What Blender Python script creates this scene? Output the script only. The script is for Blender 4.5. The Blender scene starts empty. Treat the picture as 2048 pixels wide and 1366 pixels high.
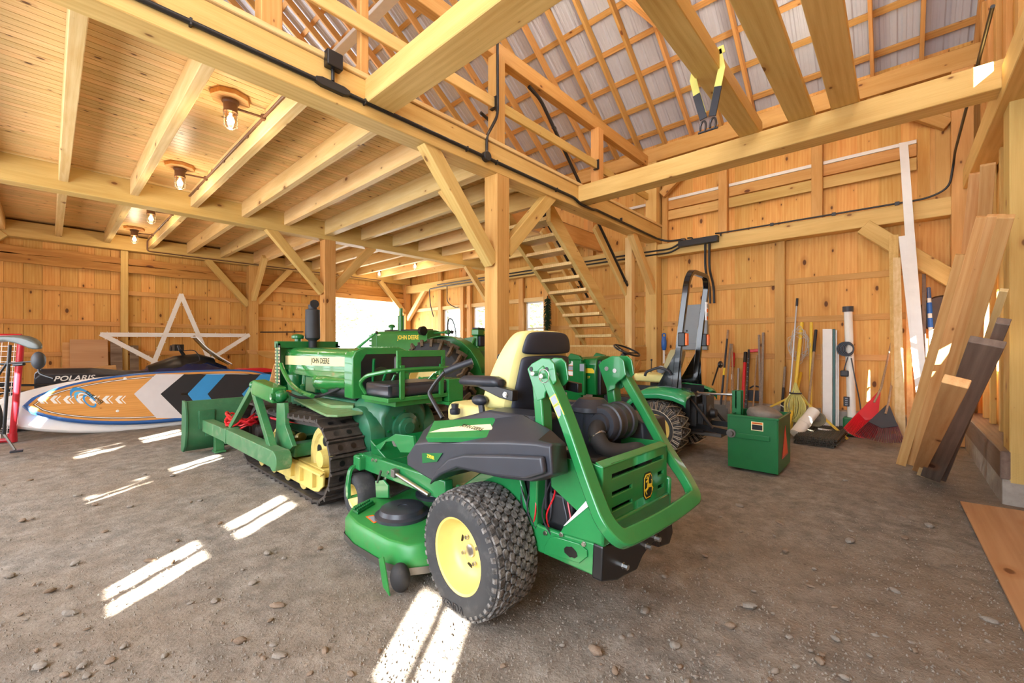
import bpy, bmesh, math, random
from math import sin, cos, pi, radians as R
from mathutils import Vector, Matrix, noise
random.seed(7)
SC = bpy.context.scene
C = SC.collection
# ---------------------------------------------------------------- camera model (pinhole, level) used to survey real positions
F, YAW, CX, CY, H = 845.0, R(42.35), 1024.0, 691.0, 1.30
_c, _s = cos(YAW), sin(YAW)
def ray(px, py):
    r = (px-CX)/F
    return Vector((_c+_s*r, _s-_c*r, (CY-py)/F))
def at(px, py, X=None, Y=None, Z=None):
    d = ray(px, py)
    t = X/d.x if X is not None else Y/d.y if Y is not None else (Z-H)/d.z
    return Vector((0, 0, H)) + t*d

# ---------------------------------------------------------------- objects
def tag(o, label=None, cat=None, group=None, kind=None):
    if label: o['label'] = label
    if cat: o['category'] = cat
    if group: o['group'] = group
    if kind: o['kind'] = kind
    return o
def empty(name, loc=(0, 0, 0), rz=0.0, label=None, cat=None, group=None):
    o = bpy.data.objects.new(name, None); C.objects.link(o)
    o.location = loc; o.rotation_euler = (0, 0, rz); o.empty_display_size = .05
    return tag(o, label, cat, group)
def copy_tree(o, parent=None):
    c = o.copy(); C.objects.link(c); c.parent = parent
    for ch in [x for x in CHILD.get(o.name, [])]:
        copy_tree(ch, c)
    return c
CHILD = {}
def V(*a): return Vector(a)
def frame_from(x, up=V(0, 0, 1)):
    x = Vector(x).normalized(); up = Vector(up)
    y = up.cross(x)
    if y.length < 1e-5: y = V(0, 1, 0).cross(x) if abs(x.y) < .9 else V(1, 0, 0).cross(x)
    y.normalize(); z = x.cross(y)
    return Matrix((x, y, z)).transposed()

class MB:
    def __init__(s): s.v = []; s.f = []; s.m = []; s.k = 0
    def mat(s, k): s.k = k; return s
    def add(s, vs, fs):
        b = len(s.v); s.v += [tuple(v) for v in vs]
        for f in fs: s.f.append([i+b for i in f]); s.m.append(s.k)
        return s
    def box(s, c, d, rot=None):
        c = Vector(c); h = Vector(d)/2; vs = []
        for x in (-1, 1):
            for y in (-1, 1):
                for z in (-1, 1):
                    p = Vector((x*h.x, y*h.y, z*h.z))
                    if rot is not None: p = rot @ p
                    vs.append(c+p)
        return s.add(vs, [(0, 1, 3, 2), (4, 6, 7, 5), (0, 4, 5, 1), (2, 3, 7, 6), (0, 2, 6, 4), (1, 5, 7, 3)])
    def bb(s, a, b):
        a = Vector(a); b = Vector(b); return s.box((a+b)/2, [abs(x) for x in (b-a)])
    def beam(s, p0, p1, w, h, up=V(0, 0, 1)):
        p0 = Vector(p0); p1 = Vector(p1); d = p1-p0
        return s.box((p0+p1)/2, (d.length, w, h), frame_from(d, up))
    def tube(s, pts, r, n=10, closed=False, cap=True, sq=None):
        P = [Vector(p) for p in pts]; m = len(P); rs = r if isinstance(r, (list, tuple)) else [r]*m
        T = []
        for i in range(m):
            if closed: t = (P[(i+1) % m]-P[i-1])
            elif i == 0: t = P[1]-P[0]
            elif i == m-1: t = P[-1]-P[-2]
            else: t = (P[i+1]-P[i]).normalized()+(P[i]-P[i-1]).normalized()
            T.append(t.normalized() if t.length > 1e-9 else V(0, 0, 1))
        a = V(0, 0, 1) if abs(T[0].z) < .9 else V(1, 0, 0)
        u = (a-T[0]*a.dot(T[0])).normalized(); vs = []; fs = []
        for i in range(m):
            u = (u-T[i]*u.dot(T[i]))
            u = u.normalized() if u.length > 1e-6 else T[i].orthogonal().normalized()
            w = T[i].cross(u)
            for j in range(n):
                an = 2*pi*(j+.5)/n
                x, y = cos(an), sin(an)
                if sq: # rectangular section (w,h)
                    x, y = ((sq[0] if x > 0 else -sq[0]), (sq[1] if y > 0 else -sq[1]))
                    vs.append(P[i]+u*y+w*x)
                else: vs.append(P[i]+(u*x+w*y)*rs[i])
        q = m if closed else m-1
        for i in range(q):
            for j in range(n):
                a0 = i*n+j; a1 = i*n+(j+1) % n; b0 = ((i+1) % m)*n+j; b1 = ((i+1) % m)*n+(j+1) % n
                fs.append((a0, a1, b1, b0))
        if cap and not closed:
            fs.append(tuple(range(n-1, -1, -1))); fs.append(tuple(range((m-1)*n, m*n)))
        return s.add(vs, fs)
    def cyl(s, p0, p1, r, n=16): return s.tube([p0, p1], r, n)
    def lathe(s, o, axis, prof, n=32, cap=True):
        M = frame_from(axis); o = Vector(o); vs = []; fs = []; m = len(prof)
        for (h, r) in prof:
            for j in range(n):
                an = 2*pi*j/n; vs.append(o+M @ V(h, r*cos(an), r*sin(an)))
        for i in range(m-1):
            for j in range(n):
                fs.append((i*n+j, i*n+(j+1) % n, (i+1)*n+(j+1) % n, (i+1)*n+j))
        if cap and prof[0][1] > 1e-6: fs.append(tuple(range(n-1, -1, -1)))
        if cap and prof[-1][1] > 1e-6: fs.append(tuple(range((m-1)*n, m*n)))
        return s.add(vs, fs)
    def prism(s, pts, off):
        # closed polygon (3-D points, planar) extruded by vector off
        P = [Vector(p) for p in pts]; off = Vector(off); n = len(P)
        return s.add(P+[p+off for p in P], [tuple(range(n-1, -1, -1)), tuple(range(n, 2*n))]+[(i, (i+1) % n, n+(i+1) % n, n+i) for i in range(n)])
    def loft(s, rings, cap=True, closed=True):
        n = len(rings[0]); vs = [p for r in rings for p in r]; fs = []
        for i in range(len(rings)-1):
            for j in range(n if closed else n-1):
                fs.append((i*n+j, i*n+(j+1) % n, (i+1)*n+(j+1) % n, (i+1)*n+j))
        if cap and closed: fs += [tuple(range(n-1, -1, -1)), tuple(range((len(rings)-1)*n, len(rings)*n))]
        return s.add(vs, fs)
    def ell(s, c, r, n=16, m=10, rot=None):
        c = Vector(c); r = Vector(r) if not isinstance(r, (int, float)) else V(r, r, r); vs = []; fs = []
        for i in range(m+1):
            t = pi*i/m
            for j in range(n):
                p = 2*pi*j/n; q = V(r.x*sin(t)*cos(p), r.y*sin(t)*sin(p), r.z*cos(t))
                if rot is not None: q = rot @ q
                vs.append(c+q)
        for i in range(m):
            for j in range(n): fs.append((i*n+j, (i+1)*n+j, (i+1)*n+(j+1) % n, i*n+(j+1) % n))
        return s.add(vs, fs)
    def build(s, name, mats, parent=None, smooth=35, bevel=0, seg=2, sub=0, solid=0, weld=True):
        me = bpy.data.meshes.new(name); me.from_pydata(s.v, [], s.f)
        mats = mats if isinstance(mats, (list, tuple)) else [mats]
        for m in mats: me.materials.append(m)
        me.polygons.foreach_set('material_index', s.m)
        bm = bmesh.new(); bm.from_mesh(me)
        if weld: bmesh.ops.remove_doubles(bm, verts=bm.verts, dist=1e-5)
        bmesh.ops.recalc_face_normals(bm, faces=bm.faces)
        for f in bm.faces: f.smooth = smooth > 0
        bm.to_mesh(me); bm.free()
        if smooth: me.set_sharp_from_angle(angle=R(smooth))
        o = bpy.data.objects.new(name, me); C.objects.link(o)
        if parent is not None:
            o.parent = parent; CHILD.setdefault(parent.name, []).append(o)
        if solid:
            m = o.modifiers.new('s', 'SOLIDIFY'); m.thickness = solid; m.offset = 0
        if sub:
            m = o.modifiers.new('u', 'SUBSURF'); m.levels = m.render_levels = sub
        if bevel:
            m = o.modifiers.new('b', 'BEVEL'); m.width = bevel; m.segments = seg; m.limit_method = 'ANGLE'; m.angle_limit = R(40); m.harden_normals = False
        return o
def text(name, s, size, M, mat, parent, ext=.0006, sx=1.0, bold=0.0, shear=0):
    cu = bpy.data.curves.new(name, 'FONT'); cu.body = s; cu.size = size; cu.extrude = ext; cu.offset = bold; cu.shear = shear
    cu.align_x = 'CENTER'; cu.align_y = 'CENTER'; cu.materials.append(mat); cu.resolution_u = 3
    q = bpy.data.objects.new(name, cu); C.objects.link(q)
    dg = bpy.context.evaluated_depsgraph_get(); dg.update()
    me = bpy.data.meshes.new_from_object(q.evaluated_get(dg)); me.name = name
    bpy.data.objects.remove(q); bpy.data.curves.remove(cu)
    if not me.materials: me.materials.append(mat)
    o = bpy.data.objects.new(name, me); C.objects.link(o)
    o.matrix_local = M @ Matrix.Diagonal((sx, 1, 1, 1))
    if parent is not None: o.parent = parent; CHILD.setdefault(parent.name, []).append(o)
    return o
def TM(o, x, up):
    # text frame: origin, reading direction, up direction
    x = Vector(x).normalized(); up = Vector(up); n = x.cross(up).normalized(); y = n.cross(x)
    M = Matrix((x, y, n)).transposed().to_4x4(); M.translation = Vector(o); return M
def smoothpts(P, n=6, closed=False):
    P = [Vector(p) for p in P]; out = []; m = len(P)
    for i in range(m if closed else m-1):
        p0 = P[i-1] if (i or closed) else P[0]; p1 = P[i]; p2 = P[(i+1) % m]; p3 = P[(i+2) % m] if (closed or i+2 < m) else P[-1]
        for k in range(n):
            t = k/n
            out.append(.5*((2*p1)+(p2-p0)*t+(2*p0-5*p1+4*p2-p3)*t*t+(3*p1-p0-3*p2+p3)*t**3))
    if not closed: out.append(P[-1])
    return out
def fillet(P, r, n=5, closed=False):
    # round the corners of a polyline
    P = [Vector(p) for p in P]; out = []; m = len(P)
    for i in range(m):
        if not closed and i in (0, m-1): out.append(P[i]); continue
        a, b, c = P[i-1], P[i], P[(i+1) % m]
        d1 = (a-b); d2 = (c-b); q = min(r, d1.length*.48, d2.length*.48)
        s0 = b+d1.normalized()*q; s1 = b+d2.normalized()*q
        for k in range(n+1):
            t = k/n; out.append(s0*(1-t)**2+b*2*t*(1-t)+s1*t*t)
    return out

# ---------------------------------------------------------------- materials
def lin(h):
    h = h.lstrip('#'); o = []
    for i in (0, 2, 4):
        c = int(h[i:i+2], 16)/255; o.append(c/12.92 if c <= .04045 else ((c+.055)/1.055)**2.4)
    return (*o, 1)
class NT:
    def __init__(s, name):
        s.m = bpy.data.materials.new(name); s.m.use_nodes = True; s.t = s.m.node_tree; s.b = s.t.nodes['Principled BSDF']; s.o = s.t.nodes['Material Output']
    def n(s, typ, **kw):
        nd = s.t.nodes.new('ShaderNode'+typ)
        for k, v in kw.items():
            if k == 'i':
                for kk, vv in v.items():
                    if hasattr(vv, 'is_output') or isinstance(vv, bpy.types.NodeSocket): s.t.links.new(vv, nd.inputs[kk])
                    else: nd.inputs[kk].default_value = vv
            else: setattr(nd, k, v)
        return nd
    def link(s, a, b): s.t.links.new(a, b)
    def ramp(s, fac, stops):
        nd = s.n('ValToRGB'); s.link(fac, nd.inputs[0]); e = nd.color_ramp.elements
        while len(e) < len(stops): e.new(.5)
        for k, (p, c) in enumerate(stops): e[k].position = p; e[k].color = c if len(c) == 4 else (*c, 1)
        return nd.outputs[0]
    def math(s, op, a, b=None, c=None):
        nd = s.n('Math', operation=op)
        for k, v in enumerate((a, b, c)):
            if v is None: continue
            if isinstance(v, bpy.types.NodeSocket): s.link(v, nd.inputs[k])
            else: nd.inputs[k].default_value = v
        return nd.outputs[0]
    def mix(s, f, a, b, mode='MIX'):
        nd = s.n('Mix', data_type='RGBA', blend_type=mode)
        for k, v in ((0, f), (6, a), (7, b)):
            if isinstance(v, bpy.types.NodeSocket): s.link(v, nd.inputs[k])
            else: nd.inputs[k].default_value = v
        return nd.outputs[2]
    def bump(s, h, d=.01, st=.5):
        nd = s.n('Bump'); nd.inputs['Strength'].default_value = st; nd.inputs['Distance'].default_value = d
        s.link(h, nd.inputs['Height']); s.link(nd.outputs[0], s.b.inputs['Normal'])
    def col(s, c):
        if isinstance(c, bpy.types.NodeSocket): s.link(c, s.b.inputs['Base Color'])
        else: s.b.inputs['Base Color'].default_value = c
    def set(s, **kw):
        for k, v in kw.items():
            k = {'rough': 'Roughness', 'metal': 'Metallic', 'spec': 'Specular IOR Level', 'coat': 'Coat Weight', 'trans': 'Transmission Weight', 'alpha': 'Alpha', 'emit': 'Emission Strength', 'emitc': 'Emission Color'}.get(k, k)
            if isinstance(v, bpy.types.NodeSocket): s.link(v, s.b.inputs[k])
            else: s.b.inputs[k].default_value = v
        return s
def wood(name, c1, c2, knots=1.0, bw=None, rough=.62, ck='#4a2412', gs=1.0, tint=.16, kscale=1.0, bump=.25):
    n = NT(name); tc = n.n('TexCoord'); oi = n.n('ObjectInfo')
    off = n.n('VectorMath', operation='SCALE'); off.inputs[0].default_value = (17, 23, 31); n.link(oi.outputs['Random'], off.inputs[3])
    v = n.n('VectorMath', operation='ADD'); n.link(tc.outputs['Object'], v.inputs[0]); n.link(off.outputs[0], v.inputs[1])
    p = v.outputs[0]; rnd = oi.outputs['Random']
    if bw:
        sp = n.n('SeparateXYZ'); n.link(tc.outputs['Object'], sp.inputs[0])
        idx = n.math('FLOOR', n.math('DIVIDE', sp.outputs['Y'], bw))
        wn = n.n('TexWhiteNoise', noise_dimensions='1D'); n.link(idx, wn.inputs['W']); rnd = wn.outputs['Value']
        o2 = n.n('VectorMath', operation='MULTIPLY_ADD'); n.link(wn.outputs['Color'], o2.inputs[0]); o2.inputs[1].default_value = (9, 3, 7); n.link(p, o2.inputs[2]); p = o2.outputs[0]
    mp = n.n('Mapping'); n.link(p, mp.inputs[0]); mp.inputs['Scale'].default_value = (.7*gs, 7*gs, 7*gs)
    n1 = n.n('TexNoise', i={'Vector': mp.outputs[0], 'Scale': 2.0, 'Detail': 3.0, 'Distortion': .6})
    mp2 = n.n('Mapping'); n.link(p, mp2.inputs[0]); mp2.inputs['Scale'].default_value = (2.5*gs, 70*gs, 70*gs)
    n2 = n.n('TexNoise', i={'Vector': mp2.outputs[0], 'Scale': 2.0, 'Detail': 2.0})
    wv = n.n('TexWave', bands_direction='Y', i={'Vector': mp.outputs[0], 'Scale': 1.1, 'Distortion': 5.0, 'Detail': 1.5, 'Detail Scale': .7})
    f = n.math('ADD', n.math('MULTIPLY', n1.outputs['Fac'], .62), n.math('MULTIPLY', wv.outputs['Fac'], .12))
    f = n.math('ADD', f, n.math('MULTIPLY', n2.outputs['Fac'], .26))
    c = n.ramp(f, [(.3, lin(c2)), (.75, lin(c1))])
    hs = n.n('HueSaturation'); n.link(c, hs.inputs['Color'])
    n.link(n.math('ADD', n.math('MULTIPLY', rnd, tint), 1-tint*.6), hs.inputs['Value'])
    n.link(n.math('ADD', n.math('MULTIPLY', rnd, -.012), .506), hs.inputs['Hue'])
    c = hs.outputs[0]
    if knots:
        sk = n.n('SeparateXYZ'); n.link(p, sk.inputs[0]); ck_ = n.n('CombineXYZ'); n.link(n.math('MULTIPLY', sk.outputs['X'], 2.1*kscale), ck_.inputs[0]); n.link(n.math('MULTIPLY', n.math('ADD', sk.outputs['Y'], sk.outputs['Z']), 3.9*kscale), ck_.inputs[1])
        vo = n.n('TexVoronoi', voronoi_dimensions='2D', i={'Vector': ck_.outputs[0], 'Scale': 1.0, 'Randomness': 1.0})
        sc = n.n('SeparateColor'); n.link(vo.outputs['Color'], sc.inputs[0])
        thr = n.math('MULTIPLY', n.math('GREATER_THAN', sc.outputs[0], 1-.78*knots), n.math('ADD', n.math('MULTIPLY', n.math('POWER', sc.outputs[1], 2.0), .085), .02))
        d = n.math('ADD', vo.outputs['Distance'], n.math('MULTIPLY', n.math('SUBTRACT', n2.outputs['Fac'], .5), .03))
        k = n.n('MapRange', interpolation_type='SMOOTHSTEP'); n.link(n.math('SUBTRACT', thr, d), k.inputs[0]); k.inputs[1].default_value = -.02; k.inputs[2].default_value = .03
        h = n.n('MapRange', interpolation_type='SMOOTHSTEP'); n.link(n.math('SUBTRACT', n.math('MULTIPLY', thr, 2.6), d), h.inputs[0]); h.inputs[1].default_value = -.05; h.inputs[2].default_value = .12
        c = n.mix(n.math('MULTIPLY', h.outputs[0], .3), c, lin('#9a5a20')); c = n.mix(n.math('MULTIPLY', k.outputs[0], .88), c, lin(ck))
    n.col(c); n.set(rough=rough, spec=.25); n.bump(n2.outputs['Fac'], .002, bump)
    return n.m
def paint(name, c, rough=.35, var=.1, dirt=0.0, dirtc='#6b5a45', metal=0, coat=0, sc=6, spec=.5):
    n = NT(name); tc = n.n('TexCoord')
    a = n.n('TexNoise', i={'Vector': tc.outputs['Object'], 'Scale': sc, 'Detail': 5.0, 'Roughness': .6})
    base = lin(c) if isinstance(c, str) else c
    d2 = tuple(x*(1-var) for x in base[:3])+(1,)
    cc = n.ramp(a.outputs['Fac'], [(.35, d2), (.65, base)])
    if dirt:
        ge = n.n('NewGeometry'); sp = n.n('SeparateXYZ'); n.link(ge.outputs['Normal'], sp.inputs[0])
        b = n.n('TexNoise', i={'Vector': tc.outputs['Object'], 'Scale': sc*2.3, 'Detail': 6.0, 'Roughness': .7})
        fm = n.n('MapRange'); n.link(b.outputs['Fac'], fm.inputs[0]); fm.inputs[1].default_value = .62-.25*dirt; fm.inputs[2].default_value = .85-.25*dirt; fm.inputs[4].default_value = min(.9, dirt)
        cc = n.mix(fm.outputs[0], cc, lin(dirtc)); n.set(rough=n.math('ADD', n.math('MULTIPLY', fm.outputs[0], .4), rough))
    else: n.set(rough=rough)
    n.col(cc); n.set(metal=metal, coat=coat, spec=spec)
    return n.m
def plain(name, c, rough=.5, metal=0, spec=.5, **kw):
    n = NT(name); n.col(lin(c) if isinstance(c, str) else c); n.set(rough=rough, metal=metal, spec=spec, **kw); return n.m
def glow(name, c, s):
    n = NT(name); n.col((0, 0, 0, 1)); n.set(emitc=lin(c), emit=s, rough=1); return n.m
def glass(name, tint='#ffffff', fac=.12, rough=.02):
    n = NT(name); tr = n.n('BsdfTransparent'); tr.inputs[0].default_value = lin(tint); gl = n.n('BsdfGlossy'); gl.inputs['Roughness'].default_value = rough
    lw = n.n('LayerWeight'); lw.inputs[0].default_value = .25
    mx = n.n('MixShader'); n.link(n.math('ADD', n.math('MULTIPLY', lw.outputs['Fresnel'], .6), fac), mx.inputs[0]); n.link(tr.outputs[0], mx.inputs[1]); n.link(gl.outputs[0], mx.inputs[2]); n.link(mx.outputs[0], n.o.inputs[0])
    return n.m

M = {}
M['timber'] = wood('sawn_timber', '#e0be78', '#c49c56', .25, ck='#6e4420', tint=.2, gs=.8, kscale=1.2)
M['timber_pale'] = wood('planed_timber', '#e6ca92', '#cfa868', .35, ck='#6e4420', tint=.2)
M['timber_warm'] = wood('warm_timber', '#d8a868', '#bc8846', .4, ck='#5a2c12', tint=.18)
M['siding'] = wood('pine_siding', '#e4b468', '#cc8e42', 1.0, bw=.24, tint=.24)
M['ceil'] = wood('pine_ceiling', '#eccb94', '#d6ab6c', .9, bw=.09, tint=.2, kscale=1.9, rough=.4)
M['board'] = wood('new_lumber', '#d8ae76', '#c08c52', .5, ck='#6a3a18', tint=.22)
M['board_grey'] = wood('weathered_lumber', '#857366', '#67564b', .3, tint=.2)
M['board_pale'] = wood('pale_lumber', '#e8cf9c', '#d3b074', .3, tint=.15)
M['plywood'] = wood('plywood', '#caa27a', '#b0845c', .5, ck='#6b4228', gs=.4, tint=.1)
M['black'] = paint('black_paint', '#16171a', .35, .2)
M['iron'] = paint('black_pipe', '#1c1b1b', .45, .2)
M['bronze'] = paint('bronze_pipe', '#6b4a34', .5, .2)
M['rubber'] = paint('black_rubber', '#2a2a2b', .7, .25, .35, '#5d564d')
M['chrome'] = plain('zinc_plated_steel', '#c9c9c6', .28, 1)
M['steel'] = paint('worn_steel', '#7f7d79', .42, .25, metal=.8)
M['white'] = paint('white_paint', '#e9e6df', .5, .06, .15, '#9a958a')
M['jgreen'] = paint('glossy_green_paint', '#268045', .22, .12, .12, '#6c6a48', coat=.3)
M['dkgreen'] = paint('dark_green_paint', '#0c6b34', .3, .2, .25, '#4d5a40', coat=.25)
M['oldgreen'] = paint('old_green_paint', '#3a7a4a', .35, .2, .45, '#7f8562', coat=.15)
M['yellow'] = paint('yellow_paint', '#e8cf78', .35, .1, .15, '#a8965c')
M['cream'] = paint('cream_yellow_plastic', '#e2d68c', .5, .08, .12, '#a8945a')
M['yellow_dull'] = paint('dusty_yellow_paint', '#cdb868', .5, .25, .5, '#7c6c4a')
M['plastic'] = paint('dark_grey_plastic', '#34373f', .38, .18, .12, '#5e5a56')
M['vinyl'] = paint('black_vinyl', '#23262f', .45, .15, .08, '#4b4a48')
M['glass'] = glass('clear_glass')
M['decal_cream'] = plain('cream_decal', '#efe3b0', .4)
M['decal_yel'] = plain('yellow_decal', '#efd13c', .4)
M['decal_wht'] = plain('white_decal', '#e6e6e2', .4)
M['decal_blk'] = plain('black_decal', '#0d0d0e', .4)
M['orange'] = plain('orange_lens', '#f0701c', .25)
M['red'] = paint('red_plastic', '#d3202a', .35, .1)
# ================================================================ the barn: X runs along the loft beam (to the tool wall), Y across the bays, Z up
YM, YI, YS, XT, YR = 3.40, 7.895, 12.0, 8.05, -.62     # loft beam face, middle beam face, far wall posts, tool wall inner face, near wall post face
ZB, ZJ, ZC = 3.285, 3.40, 3.64                         # beam underside, joist underside, ceiling
def timber(name, p0, p1, w, h, mat='timber', up=V(0, 0, 1), bevel=.006, label=None, cat=None, group=None, kind='structure', ends=None):
    p0 = Vector(p0); p1 = Vector(p1); d = p1-p0; b = MB(); L = d.length
    if ends: # plumb-cut ends: list of (x,z) corners in local coords
        b.prism([V(x, -w/2, z) for x, z in ends(L, h)], V(0, w, 0))
    else: b.bb((0, -w/2, -h/2), (L, w/2, h/2))
    o = b.build(name, M[mat] if isinstance(mat, str) else mat, smooth=0, bevel=bevel, seg=1)
    m = frame_from(d, up).to_4x4(); m.translation = p0; o.matrix_world = m
    return tag(o, label, cat, group, kind)
def brace(p0, p1, w=.14, h=.14, **k):
    return timber('knee_brace', p0, p1, w, h, **k)

# --- dirt floor
def dirt():
    n = NT('packed_dirt'); tc = n.n('TexCoord'); P = tc.outputs['Object']
    a = n.n('TexNoise', i={'Vector': P, 'Scale': .55, 'Detail': 5.0, 'Roughness': .6})
    b = n.n('TexNoise', i={'Vector': P, 'Scale': 7.0, 'Detail': 8.0, 'Roughness': .72})
    g = n.n('TexNoise', i={'Vector': P, 'Scale': 60.0, 'Detail': 4.0, 'Roughness': .7})
    vo = n.n('TexVoronoi', i={'Vector': P, 'Scale': 38.0}); sc = n.n('SeparateColor'); n.link(vo.outputs['Color'], sc.inputs[0])
    c = n.ramp(b.outputs['Fac'], [(.28, lin('#63605b')), (.5, lin('#89837b')), (.72, lin('#a8a299'))])
    w = n.ramp(a.outputs['Fac'], [(.4, (0, 0, 0)), (.62, (1, 1, 1))])
    c = n.mix(n.math('MULTIPLY', w, .55), c, lin('#8a7a68'))
    peb = n.math('MULTIPLY', n.math('LESS_THAN', vo.outputs['Distance'], .3), n.math('GREATER_THAN', sc.outputs[0], .86))
    c = n.mix(n.math('MULTIPLY', peb, .5), c, n.mix(sc.outputs[1], lin('#8a8078'), lin('#a89a8a')))
    c = n.mix(n.math('MULTIPLY', n.math('GREATER_THAN', g.outputs['Fac'], .6), .35), c, lin('#4c4741'))
    n.col(c); n.set(rough=.95, spec=.1)
    hgt = n.math('ADD', n.math('MULTIPLY', b.outputs['Fac'], .8), n.math('ADD', n.math('MULTIPLY', g.outputs['Fac'], .35), n.math('MULTIPLY', peb, .12)))
    n.bump(hgt, .03, .75); return n.m
M['dirt'] = dirt()
def build_floor():
    x0, x1, y0, y1, st = -3.2, 8.4, -2.5, 12.6, .04
    nx = int((x1-x0)/st); ny = int((y1-y0)/st); vs = []; fs = []
    for i in range(nx+1):
        for j in range(ny+1):
            x = x0+i*st; y = y0+j*st
            z = -.012+.011*noise.noise((x*1.3, y*1.3, 0))+.009*noise.noise((x*6, y*6, 3))
            vs.append((x, y, min(z, .004)))
    for i in range(nx):
        for j in range(ny):
            a = i*(ny+1)+j; fs.append((a, a+ny+1, a+ny+2, a+1))
    b = MB(); b.add(vs, fs); o = b.build('floor', M['dirt'], smooth=180, weld=False); tag(o, 'packed brown dirt floor of the barn', 'floor', None, 'structure')
build_floor()
go = MB(); go.bb((-30, -30, -.4), (45, 60, -.06))
tag(go.build('ground', M['dirt'], smooth=0), 'earth around the barn', 'ground', None, 'structure')

# --- boarded walls (board grain runs along local X = up)
def wallboards(name, origin, along, L, z0, z1, holes=(), bw=.24, t=.025, mat='siding', cells=None, normal_off=0, label=None, flip=False):
    b = MB(); al = Vector(along); n = int(math.ceil(L/bw)); cuts = sorted({0.0, L, *[i*bw for i in range(n)], *[q for h in holes for q in h[:2] if 0 < q < L]})
    for lay in (0, 1):
        for i in range(len(cuts)-1):
            g0 = .0025 if abs(cuts[i]/bw-round(cuts[i]/bw)) < 1e-4 and not lay else 0
            a0 = cuts[i]+g0; a1 = cuts[i+1]-(.0025 if not lay else 0); am = (a0+a1)/2; k = int(am/bw)
            segs = [(z0, z1)]
            for (h0, h1, c0, c1) in holes:
                if h0 < am < h1:
                    ns = []
                    for (s0, s1) in segs:
                        if c0 >= s1 or c1 <= s0: ns.append((s0, s1)); continue
                        if c0 > s0: ns.append((s0, c0))
                        if c1 < s1: ns.append((c1, s1))
                    segs = ns
            for (s0, s1) in segs:
                if lay: b.bb((s0, a0, t+.004), (s1, a1, t+.012))
                else: b.bb((s0, a0, 0), (s1, a1, t+(.002 if k % 2 else 0)) if not flip else (s1, a1, t+(.002 if k % 2 else 0)))
    o = b.build(name, M[mat], smooth=0, weld=False)
    z = V(0, 0, 1); y = al.normalized(); nn = z.cross(y)
    m = Matrix((z, y, nn)).transposed().to_4x4(); m.translation = Vector(origin); o.matrix_world = m
    return tag(o, label, 'wall', None, 'structure')
# tool wall: inner face of boards at X=8.2
DW = (9.5-(-1.0), 10.25-(-1.0)) # bright window opening, measured from y=-1
def yw(y): return y+1.0
wallboards('wall_back', (8.2, -1.0, 0), (0, 1, 0), 13.3, .0, 5.3, holes=[(yw(9.45), yw(10.25), 1.05, 2.40), (yw(8.32), yw(8.9), 1.05, 2.40), (yw(6.35), yw(6.95), 1.05, 2.40)], label='pine boarded wall behind the tools and stairs')
# far wall: inner face at Y=12.2, doorway X 5.35..7.75
wallboards('wall_left', (-3.2, 12.2, 0), (1, 0, 0), 11.5, 0, 6.2, holes=[(3.2+5.42, 3.2+7.8, -.1, 2.80), (3.2-2.6, 3.2-.75, -.1, 3.0)], label='pine boarded wall behind the white star')  # second hole is an unseen opening added to let sky light in
# near wall with gaps between the studs; inner face at Y=-.88
wallboards('wall_right', (-3.2, -.90, 0), (1, 0, 0), 11.5, -.1, 6.6, holes=[(3.2+7.1, 3.2+7.9, 1.0, 1.95), (3.2+6.4, 3.2+6.62, 1.25, 2.0), (3.2+4.66, 3.2+4.8, 1.5, 1.75), (3.2+4.55, 3.2+4.75, 3.75, 3.95), (3.2+1.06, 3.2+1.2, .78, .96), (0, 3.8, -1, 3.0)], label='boarded wall behind the leaning lumber')
wallboards('wall_right_sunblock', (-2.7, -2.3, 0), (1, 0, 0), 3.35, -.1, 3.1, label='unseen sun-blocking wall added behind the viewer'); wallboards('wall_sunblock_end', (.6, -2.3, 0), (0, 1, 0), 1.43, -.1, 3.1, label='unseen end wall added to block sun behind the viewer')  # unseen alcove added so sun enters only through the outermost panes
b = MB(); b.bb((-2.7, -2.3, 3.0), (.65, -.88, 3.04)); tag(b.build('ceiling_sunblock', M['ceil'], smooth=0), 'unseen boards added to block sun behind the viewer', 'ceiling', None, 'structure')  # added cover that keeps the sun out from above
# gable part above the far wall and the near wall (under the roof)
SL, XE, ZE = .713, 8.1, 5.22
def roofz(x, off=0): return ZE+off+SL*(XE-x)
XRDG = 1.3
def gable(name, y, label):
    b = MB(); bw = .24; x = -3.2
    while x < 8.15:
        x1 = min(x+bw-.003, 8.15); zz = [min(roofz(q, .12), roofz(2*XRDG-q, .12)) for q in (x, x1)]
        if min(zz) > 6.0: b.prism([V(6.0, x, 0), V(6.0, x1, 0), V(zz[1], x1, 0), V(zz[0], x, 0)], V(0, 0, .025))
        x += bw
    o = b.build(name, M['siding'], smooth=0, weld=False); z = V(0, 0, 1); yy = V(1, 0, 0); nn = z.cross(yy)
    m = Matrix((z, yy, nn)).transposed().to_4x4(); m.translation = V(0, y, 0); o.matrix_world = m
    tag(o, label, 'wall', None, 'structure')
gable('wall_left_gable', 12.2, 'upper boards of the far gable wall'); gable('wall_right_gable', -.90, 'upper boards of the near gable wall')
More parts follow.
